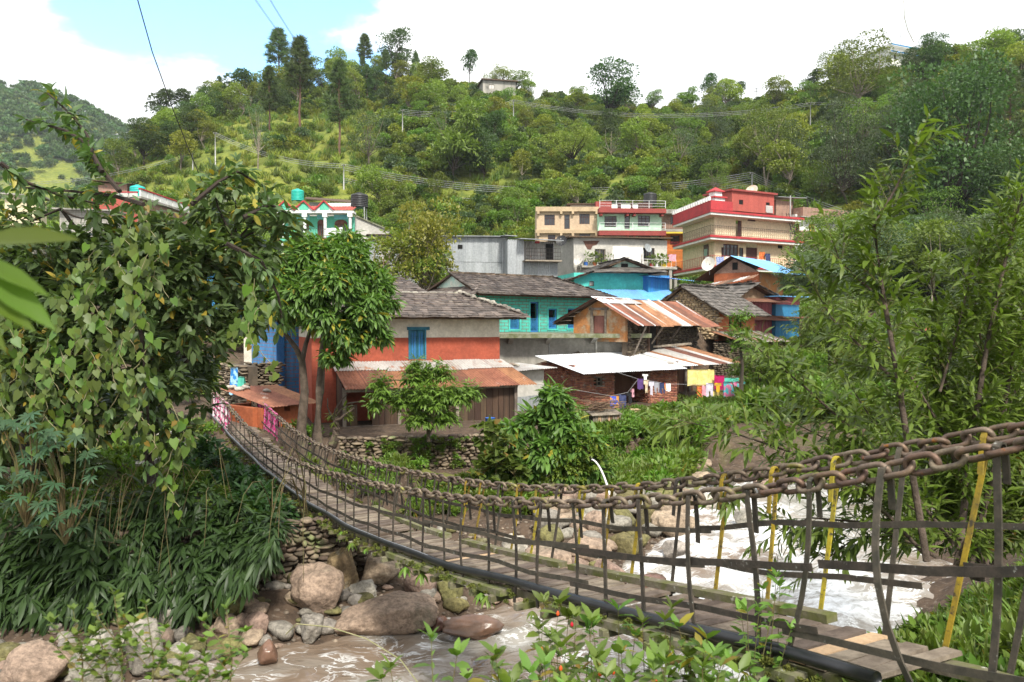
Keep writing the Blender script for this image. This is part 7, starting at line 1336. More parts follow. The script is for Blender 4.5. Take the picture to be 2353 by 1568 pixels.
# stump with cut branches at its foot
g = G(); t = thing('pollarded_stump', 'short pollarded stump with bare cut branches by the wooden lean-to', 'tree stump', at(760, 1010, 25))
limb(g, (0, 0, -.2), (.15, 0, .7), .14, .1, rg, 5, .1); limb(g, (.1, 0, .6), (.75, -.1, 1.0), .05, .03, rg, 5, .2); limb(g, (.1, 0, .6), (.5, .1, 1.4), .04, .015, rg, 5, .2); limb(g, (.1, 0, .6), (-.1, 0, 1.3), .04, .015, rg, 5, .2); limb(g, (.1, 0, .65), (1.1, 0, 1.2), .04, .02, rg, 5, .2); g.build('trunk', M['bark'], t); P, d = blob(rg, (.35, -.1, .75), (.3, .2, .25), 14, .5); pos, dr, N, ln = sprigs(rg, P, d, 7, .12, .2, 1.0, False, .5); V, F = leaf_arrays('mango', pos, dr, N, ln); obj_np('shoots', V, F, M['leaf_bright'], t)
# vine covered tree on the left bank
yV = 15.5
lobs = [(at(u, v, y), (rr, rr*.9, rr*.8), rr**2) for u, v, y, rr in ((300, 590, 15.5, .75), (200, 600, 15, .7), (420, 570, 15, .7), (530, 570, 15.5, .55), (600, 580, 15.5, .4), (350, 510, 15.3, .3), (480, 490, 15.3, .3), (230, 500, 15, .3), (120, 620, 14.8, .9), (330, 640, 14.3, .9), (450, 620, 14.6, .85), (540, 640, 15, .65), (220, 720, 14.2, .85), (60, 720, 14.5, .9), (340, 760, 14, .75), (450, 740, 14.3, .7), (560, 740, 15, .5), (120, 830, 14, .85), (30, 880, 14, .8), (240, 850, 14, .75), (360, 880, 14, .55), (180, 960, 14, .6), (60, 990, 14, .6), (390, 880, 14.6, .45), (490, 430, 15.2, .35), (40, 520, 15, .5), (0, 640, 14.5, .8), (540, 430, 15.5, .3), (400, 1000, 14.8, .4), (600, 480, 15.2, .4), (640, 520, 15.2, .35), (-90, 760, 14.5, 1.0), (-80, 950, 14.2, .9), (330, 960, 14.5, .4), (420, 900, 18.5, .8), (430, 850, 18.5, .6), (200, 960, 18, .9), (100, 1000, 18, .9), (20, 980, 17.5, .9), (540, 740, 18.5, .6), (440, 800, 18, .8), (130, 1060, 17.5, .5), (30, 1080, 17, .6), (200, 1060, 17, .3))]
VT = lobed('vine_covered_tree', 'large drooping tree smothered in creepers on the far bank at the left', tuple(at(345, 1105, 17)), [([at(345, 1110, 17), at(340, 1000, 17), at(350, 880, 16.6), at(330, 760, 16), at(300, 640, 15.8)], .2, .08), ([at(345, 1000, 17), at(420, 840, 16.4), at(480, 680, 15.6), at(540, 560, 15.4)], .12, .05), ([at(60, 1100, 16.5), at(80, 900, 16), at(140, 760, 15.5)], .22, .1), ([at(330, 760, 16), at(230, 600, 15.2), at(140, 480, 15)], .1, .03)], lobs, 'oval', .24, 8, .42, .8, .42, 2300, 'leaf_big', 'bark_dark', jit=.4, wid=1.0)
# long branch tips rising from it
g = G(); parts = []
for px in (((275, 440), (225, 380), (200, 310), (165, 265), (110, 215)), ((235, 395), (200, 330), (150, 300), (60, 275)), ((440, 470), (500, 420), (545, 395), (610, 430)), ((0, 375), (60, 420), (140, 450), (230, 470)), ((330, 470), (260, 450), (170, 440), (40, 430)), ((560, 500), (620, 470), (660, 490)), ((520, 560), (600, 600), (640, 680), (650, 750)), ((300, 640), (330, 800), (340, 960), (335, 1060))):
    pts = [np.array(at(u, v, 12.6 + .3*i)) for i, (u, v) in enumerate(px)]; m = len(pts); g.tube([p - np.array(VT.location) for p in pts], [.035*(1 - i/m) + .006 for i in range(m)], 5); P = []; A = []
    for a, b in zip(pts[:-1], pts[1:]):
        for q in range(7): P.append(a + (b - a)*rg.random()); A.append((b - a)/np.linalg.norm(b - a) + rg.normal(0, .5, 3))
    pos, dr, N, ln = sprigs(rg, np.array(P) - np.array(VT.location), np.array(A), 5, .25, .2, .9, False, .5, .4); parts.append(leaf_arrays('oval', pos, dr, N, ln))
g.build('branch', M['bark_dark'], VT); V, F = merge(parts); obj_np('branch_leaves', V, F, M['leaf_big'], VT)
# heart-leaved creeper: large leaves are pieces
cr = thing('creeper', 'heart-leaved creeper hanging in curtains over the drooping tree', 'creeper', at(300, 760, 12.6)); o3 = Vector(cr.location)
hm = []
for k in ('leaf_heart', 'leaf_heart', 'leaf_lime'): hm.append(mesh_np('leaf', LEAF['heart'][0]*np.array((.85, 1, 1)), [np.array([f]) for f in LEAF['heart'][1]], M[k]))
rr_ = random.Random(9); mats_ = []; g = G()
strands = [((545*1 if 0 else 318), 520, 930), (322, 560, 900), (300, 600, 860), (260, 690, 1000), (230, 640, 950), (200, 760, 1010), (170, 700, 1060), (150, 800, 1040), (120, 690, 980), (95, 830, 1180), (60, 760, 1010), (30, 720, 960), (330, 860, 1060), (345, 980, 1050), (410, 1000, 1180), (395, 900, 1090), (280, 800, 1010), (380, 560, 700), (560, 640, 800), (600, 700, 880), (240, 560, 700), (190, 560, 700), (290, 900, 1020), (130, 920, 1020), (10, 840, 1000), (75, 900, 1205), (350, 470, 560)]
for u, v0, v1 in strands:
    y = rr_.uniform(12.3, 13.2); n = max(4, int((v1 - v0)/15)); pts = []
    for i in range(n):
        t = i/n; p = at(u + 26*math.sin(i*.45 + u) + rr_.uniform(-7, 7), v0 + (v1 - v0)*t, y); pts.append(p - o3)
        for q in range(2 if rr_.random() < .75 else 1):
            d = Vector((rr_.uniform(-.8, .8), rr_.uniform(-.5, .2), -1)).normalized(); nn = Vector((rr_.uniform(-.5, .5), -1, rr_.uniform(.2, 1.0))); nn = (nn - d*nn.dot(d)).normalized(); s = rr_.uniform(.11, .22)*(1 - .25*t); mats_.append((s, frame(p - o3 + Vector((rr_.uniform(-.09, .09), rr_.uniform(-.12, .08), rr_.uniform(-.05, .05))), d.cross(nn)*s, d*s, nn*s)))
    if len(pts) > 2: g.tube(pts, .006, 4)
g.build('stem', M['twig_pale'], cr); mats_.sort(key=lambda q: -q[0]); pieces(cr, 'leaf', hm, [q[1] for q in mats_], M['leaf_heart'], 300)
# castor bean plants
ct = mesh_np('leaf', LEAF['castor'][0], [np.array([f for f in LEAF['castor'][1] if len(f) == 3]), np.array([f for f in LEAF['castor'][1] if len(f) == 4])], M['leaf_castor'])
for k, (u, v, lab) in enumerate(((60, 1020, 'castor oil plant with star-shaped leaves at the left edge under the creepers'), (150, 1060, 'castor oil plant with star-shaped leaves, the one nearer the dark trunk'))):
    t = thing('castor_plant', lab, 'plant', at(u, v + 190, 12.4)); b = Vector(t.location); g = G(); mm = []
    for i in range(24):
        p = at(u + rr_.uniform(-85, 80), v + rr_.uniform(-75, 165), 12.1 + rr_.uniform(-.3, .4)); g.tube([(0, 0, 0), (p - b)*.6 + Vector((0, .1, .1)), p - b], [.02, .012, .006], 4); d = Vector((rr_.uniform(-.6, .6), -1, rr_.uniform(-.9, .1))).normalized(); nn = Vector((rr_.uniform(-.4, .4), -.5, 1)); nn = (nn - d*nn.dot(d)).normalized(); s = rr_.uniform(.16, .27); mm.append(frame(p - b, d.cross(nn)*s, d*s, nn*s))
    g.build('stem', M['twig'], t); pieces(t, 'leaf', [ct], mm, M['leaf_castor'])
# bamboo along the embankment
bb = thing('bamboo_thicket', 'dark green bamboo thicket arching over the stone embankment', 'bamboo', (-7, 15, 1.4)); P = []; A = []
for i in range(900):
    u = rg.uniform(-120, 640); f_ = rg.random(); vt = np.interp(u, [-120, 0, 200, 420, 560, 640], [1190, 1200, 1150, 1120, 1150, 1190]); vb = np.interp(u, [-120, 0, 200, 330, 420, 560, 640], [1330, 1400, 1400, 1330, 1400, 1330, 1230]); v = vt + (vb - vt)*f_; y = (14.5 - 1.5*f_ if u < 230 else 15.3 - 2.0*f_) + rg.uniform(-.25, .25); P.append(np.array(at(u, v, y))); A.append((rg.normal(0, .5), -.6 + rg.normal(0, .3), .25 - 1.0*f_ + rg.normal(0, .35)))
P = np.array(P) - np.array(bb.location); A = np.array(A); pos, dr, N, ln = sprigs(rg, P, A, 8, .22, .36, .75, False, .35, .3, tipbias=2.0); V, F = leaf_arrays('lance', pos, dr, N, ln, .95); obj_np('foliage', V, F, M['leaf_bamboo'], bb); g = G()
for i in range(60): x = rg.uniform(-5, 3); limb(g, (x, .6 + rg.random()*.3, 0), (x + rg.normal(0, .4), -.9 - rg.random()*.8, .3 + rg.normal(0, .5)), .012, .004, rg, 5, .1, .5, 4)
g.build('canes', M['twig'], bb)['kind'] = 'stuff'
lobs = [(at(u, v, y), (.55, .45, .4), 1) for u, v, y in ((500, 1075, 19), (560, 1120, 18), (515, 1125, 17.6), (600, 1160, 17), (465, 1050, 19.5), (625, 1200, 16.4), (440, 1110, 18.4), (560, 1180, 16.8))]; lobed('shadow_foliage', 'added dark foliage standing in for shadow and bamboo under the far end of the bridge', tuple(at(530, 1190, 17.6)), [([at(530, 1200, 17.6), at(540, 1130, 17.8), at(500, 1080, 18.6)], .04, .015)], lobs, 'oval', .2, 8, .25, .9, .3, 420, 'leaf_bamboo', 'bark_dark')  # dark leaves added over the bare bank to stand in for shadow and bamboo
# small tree with feather leaves in front of the lean-to
yp = 24.0; lobs = [(at(u, v, yp + dy), (rr, rr, rr*.75), rr**2) for u, v, dy, rr in ((960, 870, 0, .4), (1010, 860, .2, .35), (930, 920, -.2, .4), (990, 920, -.4, .5), (1050, 910, 0, .4), (880, 900, 0, .28), (1085, 900, .2, .22), (960, 960, -.3, .4), (1020, 960, -.2, .35), (860, 930, -.1, .2), (955, 840, .1, .22), (875, 880, .1, .25))]
lobed('small_tree', 'small bright tree with feather-shaped leaves growing from the yard wall', tuple(at(985, 1010, yp)), [([at(985, 1015, yp), at(982, 970, yp), at(975, 920, yp), at(968, 880, yp)], .06, .02), ([at(985, 1000, yp), at(1010, 950, yp), at(1030, 910, yp)], .04, .015)], lobs, 'lance', .19, 13, .5, 1.05, .35, 620, 'leaf_bright', 'bark', flat=True, jit=.25, wid=1.3)
# broad-leaved shrubs below the brick shed
ys = 21.5; lobs = [(at(u, v, ys + dy), (rr, rr, rr*.8), rr**2) for u, v, dy, rr in ((1270, 920, 0, .42), (1230, 970, .2, .4), (1300, 980, -.2, .42), (1180, 1000, 0, .38), (1340, 1020, -.3, .45), (1260, 1040, -.3, .5), (1150, 1060, -.1, .4), (1370, 1080, -.4, .32), (1310, 1090, -.3, .4), (1210, 1085, -.2, .4))]
lobed('broadleaf_shrub', 'tall shrub with big drooping grey-green leaves below the brick shed', tuple(at(1260, 1110, ys)), [([at(1260, 1115, ys), at(1262, 1020, ys), at(1270, 930, ys)], .04, .015), ([at(1250, 1110, ys), at(1190, 1040, ys), at(1170, 990, ys)], .04, .012), ([at(1270, 1110, ys), at(1320, 1050, ys), at(1345, 1000, ys)], .04, .012)], lobs, 'oval', .36, 9, .2, 1.1, .55, 430, 'leaf_heart', 'twig', jit=.3, wid=.68)
lobs = [(at(u, v, 20.6), (.35, .3, .35), 1) for u, v in ((1120, 1000), (1140, 1060), (1180, 1090), (1110, 1090), (1165, 1030))]; lobed('pumpkin_vine', 'round-leaved vine climbing over the wall end next to the drooping shrub', tuple(at(1140, 1115, 20.6)), [([at(1140, 1120, 20.6), at(1140, 1060, 20.6), at(1130, 1000, 20.7)], .02, .01)], lobs, 'heart', .2, 4, .12, 1.1, .3, 130, 'leaf_heart', 'twig', jit=.5)
lobs = [(at(u, v, 20.9), (.4, .35, .4), 1) for u, v in ((1330, 1090), (1300, 1060), (1380, 1060), (1350, 1030), (1275, 1080))]; lobed('lime_shrub', 'fine-leaved yellow-green shrub at the foot of the drooping shrub', tuple(at(1330, 1115, 20.9)), [([at(1330, 1120, 20.9), at(1330, 1060, 20.9)], .02, .01)], lobs, 'oval', .1, 8, .18, .9, .2, 330, 'leaf_lime', 'twig')
# neem trees
for (nm, lab, u, vb, vt, y, wdt, n_, mt) in (('neem_tree', 'slim young neem tree with a light green plume before the orange side wall', 1702, 905, 690, 31, 36, 110, 'leaf_neem'), ('neem_tree', 'neem tree with thin grey trunk behind the washing', 1745, 935, 790, 33, 80, 260, 'leaf_neem'), ('leafy_tree', 'round lime-green tree above the washing and right of the blue shack', 1905, 960, 655, 36, 110, 420, 'leaf_bright'), ('leafy_tree', 'dark leafy tree right of the lime-green one, behind the willow leaves', 2010, 1000, 760, 34, 120, 420, 'leaf_mango'), ('feathery_tree', 'grey-green feathery tree with black curved limbs over the old shacks', 1870, 740, 575, 50, 95, 420, 'leaf_grey')):
    lobs = []; hh = vb - vt
    for i in range(9): a = i*2.4; rr = (wdt/FP*y)*.5; f_ = (i + .5)/9; lobs.append((at(u + wdt*.62*math.cos(a)*(1 - .5*f_), vt + hh*(.5 - .42*f_) + 10, y + rr*math.sin(a)*.8), (rr*.85, rr*.85, rr*.7), 1))
    lobed(nm, lab, tuple(at(u, vb, y)), [([at(u, vb + 10, y), at(u + 4, vb - hh*.3, y), at(u - 2, vb - hh*.55, y), at(u, vb - hh*.8, y)], .09, .025)], lobs, 'lance', .17*y/31, 13, .5*y/31, 1.0, .4, n_, mt, 'bark_dark', flat=True, jit=.25, wid=1.35)
# ---------------------------------------------------------------- near right bank: willow-leaved tree
def stem_leaves(t, stems_, rg, per, L, k, stl, spread, droop, leafk, wid, up=.35, start=.15):
    o = np.array(t.location); P = []; A = []
    for pts, r0, r1 in stems_:
        pts = [np.array(p) for p in pts]; m = len(pts)
        for i in range(m - 1):
            a, b = pts[i], pts[i + 1]; L_ = np.linalg.norm(b - a); d = (b - a)/L_
            if (i + 1)/m < start: continue
            for q in range(int(L_*per)): s = rg.normal(0, 1, 3); s -= d*np.dot(s, d); s /= np.linalg.norm(s); P.append(a + (b - a)*rg.random()); A.append(d*.55 + s*.8 + np.array((0, 0, up)))
        P.append(pts[-1]); A.append(pts[-1] - pts[-2])
    P = np.array(P) - o; A = np.array(A); pos, dr, N, ln = sprigs(rg, P, A, k, stl, L, spread, False, droop, .3, tipbias=1.3); return [leaf_arrays(leafk, pos, dr, N, ln, wid)], stems(P, A, np.full(len(P), stl), .0035)
def px3(y, *pts): return [at(u, v, y + (dy[0] if dy else 0)) for u, v, *dy in pts]
wl = thing('willow_leaved_tree', 'near tree with long narrow leaves leaning over the stream at the right', 'tree', at(2200, 1330, 8.2)); st_ = [
 (px3(7.6, (2130, 1290), (2090, 1050), (2062, 860), (2030, 680), (2008, 520), (2060, 430), (2105, 330)), .035, .006), (px3(8.6, (2200, 1300), (2235, 1000), (2270, 780), (2310, 600), (2353, 430)), .04, .008), (px3(8.0, (2090, 1100), (1960, 990), (1850, 890), (1740, 800)), .022, .005), (px3(7.8, (2062, 880), (1980, 800), (1910, 730), (1870, 660)), .018, .004), (px3(8.8, (2230, 1300), (2290, 1050), (2330, 800), (2380, 650)), .04, .008), (px3(7.8, (2130, 1280), (1990, 1130), (1850, 1050), (1700, 1000), (1560, 965)), .022, .004), (px3(9.2, (2260, 1300), (2180, 1000), (2160, 800), (2140, 640)), .035, .006), (px3(9.5, (2280, 1300), (2380, 1100), (2420, 850)), .04, .008), (px3(8.4, (2190, 1250), (2090, 1120), (2010, 1060), (1900, 1010), (1800, 960)), .02, .005), (px3(8.8, (2230, 1150), (2160, 980), (2090, 860), (1990, 760), (1930, 720)), .02, .005), (px3(9.4, (2290, 1200), (2270, 980), (2290, 800), (2330, 690)), .03, .006), (px3(8.1, (2120, 1260), (1980, 1200), (1860, 1190), (1780, 1230)), .02, .004), (px3(8.4, (2150, 1280), (2060, 1230), (1960, 1240), (1880, 1300)), .02, .004), (px3(7.7, (2030, 690), (1970, 640), (1930, 600), (1910, 545)), .012, .004), (px3(9.0, (2310, 620), (2300, 540), (2340, 480)), .015, .004), (px3(8.8, (2160, 900), (2200, 760), (2230, 640), (2280, 540)), .015, .004), (px3(9.6, (2300, 1250), (2340, 1150), (2400, 1100)), .02, .005), (px3(9.2, (2200, 1200), (2120, 1060), (2110, 940)), .02, .005), (px3(7.9, (2120, 1180), (1930, 1080), (1790, 1090), (1680, 1130)), .016, .004), (px3(9.6, (2260, 1100), (2330, 980), (2400, 930)), .02, .005), (px3(9.2, (2250, 1000), (2260, 820), (2240, 700), (2250, 600)), .02, .005), (px3(9.4, (2300, 1000), (2350, 850), (2370, 720)), .02, .005), (px3(9.0, (2200, 1100), (2190, 930), (2150, 800), (2100, 740)), .02, .005), (px3(9.0, (2180, 1150), (2080, 1050), (2000, 960), (1950, 880)), .02, .005), (px3(9.3, (2300, 900), (2310, 760), (2350, 600)), .015, .005)]
g = G(); [g.tube([p - wl.location for p in pts], list(np.linspace(r0, r1, len(pts))), 6) for pts, r0, r1 in st_]; g.build('trunk', M['bark'], wl, True)
lv, sm2 = stem_leaves(wl, st_, rg, 24, .165, 11, .32, .85, .32, 'lance', 1.15); V, F = merge(lv); obj_np('crown', V, F, M['leaf_willow'], wl); obj_np('twigs', sm2[0], sm2[1], M['twig'], wl)['kind'] = 'stuff'
# dense inner mass low on the right bank
lobs = [(at(u, v, y), (rr, rr, rr*.8), rr**2) for u, v, y, rr in ((2280, 900, 10.5, .8), (2200, 1050, 10, .7), (2330, 1100, 9.8, .7), (2120, 1180, 9.6, .5), (2250, 1230, 9.2, .5), (2340, 780, 11, .8), (2400, 950, 10.5, .9), (2180, 900, 11, .6), (2100, 1000, 10.6, .5), (2030, 1120, 10, .35), (2300, 680, 11.5, .6), (2420, 1150, 9.5, .8))]
lobed('river_bush', 'dense dark bush behind the yellow hangers at the right end of the bridge', tuple(at(2250, 1330, 9.8)), [([at(2250, 1335, 9.8), at(2260, 1100, 10.2), at(2280, 900, 10.5)], .06, .02), ([at(2240, 1330, 9.8), at(2160, 1150, 10)], .05, .02)], lobs, 'lance', .17, 10, .3, .9, .35, 1000, 'leaf_mango', 'bark_dark', wid=1.2)
# ---------------------------------------------------------------- foreground plants
def small_plant(name, label, base, stems_, L, k_per, leafk, lm, wid=1.0, droop=.15, flower=None, tw='twig'):
    t = thing(name, label, 'plant', base); o = Vector(base); g = G(); P = []; A = []
    for pts, r0 in stems_:
        pts = [Vector(p) for p in pts]; g.tube([p - o for p in pts], [r0*(1 - .7*i/(len(pts) - 1)) for i in range(len(pts))], 5)
        for a, b in zip(pts[:-1], pts[1:]):
            n = max(1, int((b - a).length*k_per))
            for q in range(n): P.append(np.array(a.lerp(b, (q + rg.random())/n) - o)); an = rg.random()*6.28; A.append((math.cos(an), math.sin(an), .3 + .3*rg.random()))
        for q in range(4): P.append(np.array(pts[-1] - o)); an = q*1.57 + rg.random(); A.append((math.cos(an)*.6, math.sin(an)*.6, .8))
    P = np.array(P); A = np.array(A); A[:, 2] -= droop; V, F = leaf_arrays(leafk, P, A, np.array((0, 0, 1.)) + rg.normal(0, .35, A.shape), L*rg.uniform(.5, 1.15, len(P)), wid); obj_np('leaves', V, F, M[lm], t); g.build('stem', M[tw], t)
    for fp in (flower or []):
        fg = G(); fg.lathe([(.002, -.012), (.008, -.006), (.01, .004), (.006, .014), (.002, .02)], tuple(Vector(fp) - o), 8); fg.build('flower', M['flower_red'], t, True)
    return t
D('flower_red', (.6, .03, .015), (.5, .05, .02), 5, .5, 0, vary=.1)
rf_ = random.Random(12); k = 0
for u, vt, y in ((1265, 1400, 4.6), (1035, 1490, 4.3), (1180, 1500, 4.2), (1330, 1455, 4.4), (1400, 1395, 4.7), (1450, 1500, 4.2), (1545, 1400, 4.6), (1500, 1520, 4.0), (1600, 1430, 4.6), (1370, 1530, 4.0), (1700, 1500, 4.3), (1640, 1540, 4.0), (1250, 1540, 3.9), (1760, 1330, 5.6), (1580, 1500, 4.2), (1110, 1545, 4.0), (950, 1540, 4.1)):
    top = at(u, vt, y); bz_ = HZ(top.x, y); base = Vector((top.x + rf_.uniform(-.06, .06), y + .1, min(bz_, top.z - .5))); ss = []; fl = []
    for q in range(8 if u > 1240 else 4):
        tp = top + Vector((rf_.uniform(-.18, .18), rf_.uniform(-.15, .2), -rf_.uniform(0, .13)*q)); md = base.lerp(tp, .55) + Vector((rf_.uniform(-.05, .05), 0, .03)); ss.append(([base, md, tp], .006))
        if k in (0, 3, 5, 9) and q < 2: fl.append(tp + Vector((rf_.uniform(-.05, .05), -.05, -rf_.uniform(.02, .1))))
    lab = ['tallest red-flowered bush at the bridge edge', 'lone shoot over the stream at the bottom', 'low shoot left of the red-flowered bush', 'red-flowered bush under the pipe', 'leafy shoot before the mossy edge timber', 'red-flowered shoot low at the bottom', 'tall shoot standing before the third hanger', 'low leafy shoot at the bottom under the deck', 'leafy shoot before the black pipe bend', 'red-flowered shoot at the bottom edge', 'leafy shoot by the end of the black pipe', 'low leafy plant at the bottom near the pipe end', 'low leafy plant at the bottom below the first boards', 'slender plant behind the deck against the rapids', 'bushy shoot below the pipe middle', 'small shoot over the stream beside the lone one', 'leftmost small shoot over the stream at the bottom'][k]
    small_plant('chilli_plant', lab, base, ss, .12, 20, 'oval', 'leaf_fore', .95, .1, fl); k += 1
for u, vt, lab in ((168, 1402, 'curl-tipped leafy twig, first from the left corner'), (262, 1368, 'tallest leafy twig rising from the lower left'), (335, 1388, 'red-tipped leafy twig right of the tallest one'), (520, 1398, 'leafy twig standing before the pink stones'), (425, 1500, 'short twig between the tall twigs'), (225, 1440, 'bushy twig beside the tallest one'), (470, 1510, 'short leafy twig at the bottom before the water')):
    y = 3.4; tp = at(u, vt, y); bs = at(u + 30 - u*.05, 1640, y - .1); ss = [([bs, bs.lerp(tp, .5) + Vector((.02, 0, 0)), tp], .005)] + [([bs.lerp(tp, f_), bs.lerp(tp, f_ + .2) + Vector((s_*.09, -.02, .04))], .003) for f_, s_ in ((.3, 1), (.4, -1), (.5, 1), (.6, -1))]
    small_plant('leafy_twig', lab, bs, ss, .05, 60, 'oval', 'leaf_fore', 1.25, .05)
M['leaf_lens'] = leafmat('leaf_lens', (.14, .22, .02), (.1, .17, .02), .5)
# blurred big leaves right in front of the lens
bl = thing('overhanging_branch', 'large out-of-focus leaves reaching in from the left edge close by', 'branch', at(-60, 640, 1.35)); ob = Vector(bl.location)
for a, b, wd_ in (((-60, 560), (165, 530), .38), ((-70, 590), (105, 665), .3), ((-60, 600), (118, 742), .42), ((-80, 640), (72, 748), .36), ((-60, 690), (8, 800), .3)):
    p, q = at(*a, 1.35), at(*b, 1.28); d = q - p; L_ = d.length; d.normalize(); nn = Vector((.1, -.75, .6)); nn = (nn - d*nn.dot(d)).normalized(); _leaf('lens', [(.15, .1), (.35, .17), (.6, .17), (.85, .08)], .25, .1); V, F = LEAF['lens']; me = mesh_np('leaf', V, [np.array([f for f in F if len(f) == 3]), np.array([f for f in F if len(f) == 4])], M['leaf_lens'], True); o = link(bpy.data.objects.new('leaf', me), bl); o.matrix_basis = frame(p - ob, d.cross(nn)*L_*wd_*1.5, d*L_, nn*L_)
g = G(); g.tube([(-.3, 0, .1), (0, 0, .0), (.0, 0, -.05)], [.006, .005, .003], 6); g.build('stem', M['twig'], bl)
# grass and weeds
gb = [mesh_np(f'weed{i}', *unit_grass(60 + i, 34, 1.0), M[k]) for i, k in enumerate(('leaf_grass', 'leaf_fore', 'leaf_grass'))] + [mesh_np(f'herb{i}', *unit_bush(70 + i, 90, .3, 'oval'), M[k]) for i, k in enumerate(('leaf_fore', 'leaf_bright', 'leaf_grass', 'leaf_lime'))]
n = 9500; x = rgh.uniform(-5, 10, n); y = rgh.uniform(1.5, 12.5, n); d, _ = river(x, y); ok = (d < -HW - .25) & ((x > 2.3) | (y > 3)) & ~((np.abs((x - BA.x)*BN.x + (y - BA.y)*BN.y - BW/2) < .45) & (y > 5.3)); x, y = x[ok], y[ok]; n = len(x)
hgt = np.where(x > 2.0, rgh.uniform(.14, .48, n), rgh.uniform(.12, .36, n)); scatter('near_bank_grass', 'grass and herbs on the near bank around the bridge end', 'grass', np.stack([x, y, Near(x, y) - .02], 1), hgt, rgh.random(n)*6.28, rgh.integers(0, 7, n), gb)
n = 9500; u = rgh.uniform(1330, 2500, n); y = rgh.uniform(20.5, 37, n); x = (u - 1176.5)/FP*y; d, _ = river(x, y); ok = (np.abs(d) > HW + .4) & clear(x, y) & ((y > 25) | (u > 1380)) & (vnoise(x, y, .5, 41) + rgh.normal(0, .1, n) > np.where(u < 1500, .36, .12)); x, y, u = x[ok], y[ok], u[ok]; n = len(x)
scatter('bank_weeds', 'weeds and low bushes on the bank below the washing lines', 'weeds', np.stack([x, y, HZv(x, y) - .03], 1), np.where(u > 1740, rgh.uniform(.4, 1.4, n), np.where(u > 1500, rgh.uniform(.3, .85, n), rgh.uniform(.18, .6, n)))*np.where((u < 1740) & (y > 30), .5, 1), rgh.random(n)*6.28, rgh.integers(0, 7, n), gb)
n = 2600; x = rgh.uniform(-11, 3, n); y = rgh.uniform(15.6, 26, n); d, _ = river(x, y); ok = (d > HW + 2.6) & ~((x > -3) & (y < 19)) & (((x - BA.x)*BN.x + (y - BA.y)*BN.y > 1.9) | ((x - BA.x)*BN.x + (y - BA.y)*BN.y < -.35)) & ~((x > -5.8) & (y > 22)); x, y = x[ok], y[ok]; n = len(x); scatter('yard_weeds', 'weeds at the foot of the yard wall and by the far bridge end', 'weeds', np.stack([x, y, HZv(x, y) - .02], 1), rgh.uniform(.15, .5, n), rgh.random(n)*6.28, rgh.integers(0, 7, n), gb)
n = 420; t_ = rgh.random(n); uw = 785 + 340*t_; yw = np.interp(uw, [780, 960, 1125], [24.3, 24.5, 25.0]) - .16 - rgh.random(n)*.1; zw_ = .35 + rgh.random(n)**1.3*1.35; ok = vnoise(uw*.02, zw_, 1.6, 51) + rgh.normal(0, .1, n) > .5; P = np.stack([(uw - 1176.5)/FP*yw, yw, zw_], 1)[ok]
scatter('wall_weeds', 'small weeds rooted in the yard wall joints', 'weeds', P, rgh.uniform(.08, .26, len(P)), rgh.random(len(P))*6.28, rgh.integers(3, 7, len(P)), gb)
# ferns and moss hanging from the deck edge
ms_ = unit_bush(90, 120, .3, 'diamond'); mm = mesh_np('moss_clump', *ms_, M['moss']); fm = mesh_np('fern', *leaf_arrays('lance', np.zeros((9, 3)), np.array([(math.cos(a)*.7, math.sin(a)*.7, -.5) for a in np.linspace(0, 6, 9)]), np.array([(0, 0, 1.)]*9), np.full(9, 1.0), 1.2), M['leaf_lime'])
P = []; S = []; K = []
for i in range(420): s = rgh.uniform(.6, 24); off = rgh.choice([-.2, -.13, DK + .06]) + rgh.normal(0, .03); p = bpt(s, off, zD(s) - .1 + rgh.normal(0, .03)); P.append(p); fr = rgh.random() < .1; K.append(1 if fr else 0); S.append(rgh.uniform(.09, .2) if fr else rgh.uniform(.03, .1))
scatter('bridge_moss', 'moss and ferns hanging from the deck edge', 'moss', [tuple(p) for p in P], S, rgh.random(len(P))*6.28, K, [mm, fm])
# ---------------------------------------------------------------- washing, wires and small things
FC = dict(pink_floral=((.62, .1, .25), (.8, .7, .72), 9), magenta_spots=((.5, .02, .16), (.62, .2, .36), 14), towel_blue=((.03, .22, .6), (.35, .6, .75), 5), cloth_white=((.75, .75, .74), None, 5), cloth_cream=((.62, .52, .38), (.5, .38, .25), 6), cloth_yellow=((.72, .62, .25), (.64, .52, .18), 4), cloth_mustard=((.62, .36, .02), None, 5), cloth_magenta=((.4, .01, .1), None, 5), cloth_red=((.5, .04, .04), (.55, .25, .05), 16), cloth_turq=((.1, .5, .55), (.65, .2, .35), 5), cloth_navy=((.03, .04, .1), (.05, .06, .14), 5), cloth_grey=((.3, .3, .34), None, 5), cloth_purple=((.1, .05, .18), None, 5), cloth_lilac=((.6, .56, .66), None, 5), cloth_black=((.015, .015, .018), None, 5), cloth_multi=((.55, .26, .06), (.05, .1, .5), 7), cloth_pattern=((.05, .1, .4), (.5, .55, .7), 22), cloth_pinkpale=((.6, .3, .36), None, 5), cloth_green=((.1, .5, .38), None, 5))
for k, (a, b, s_) in FC.items(): fabric(k, a, b, s_)
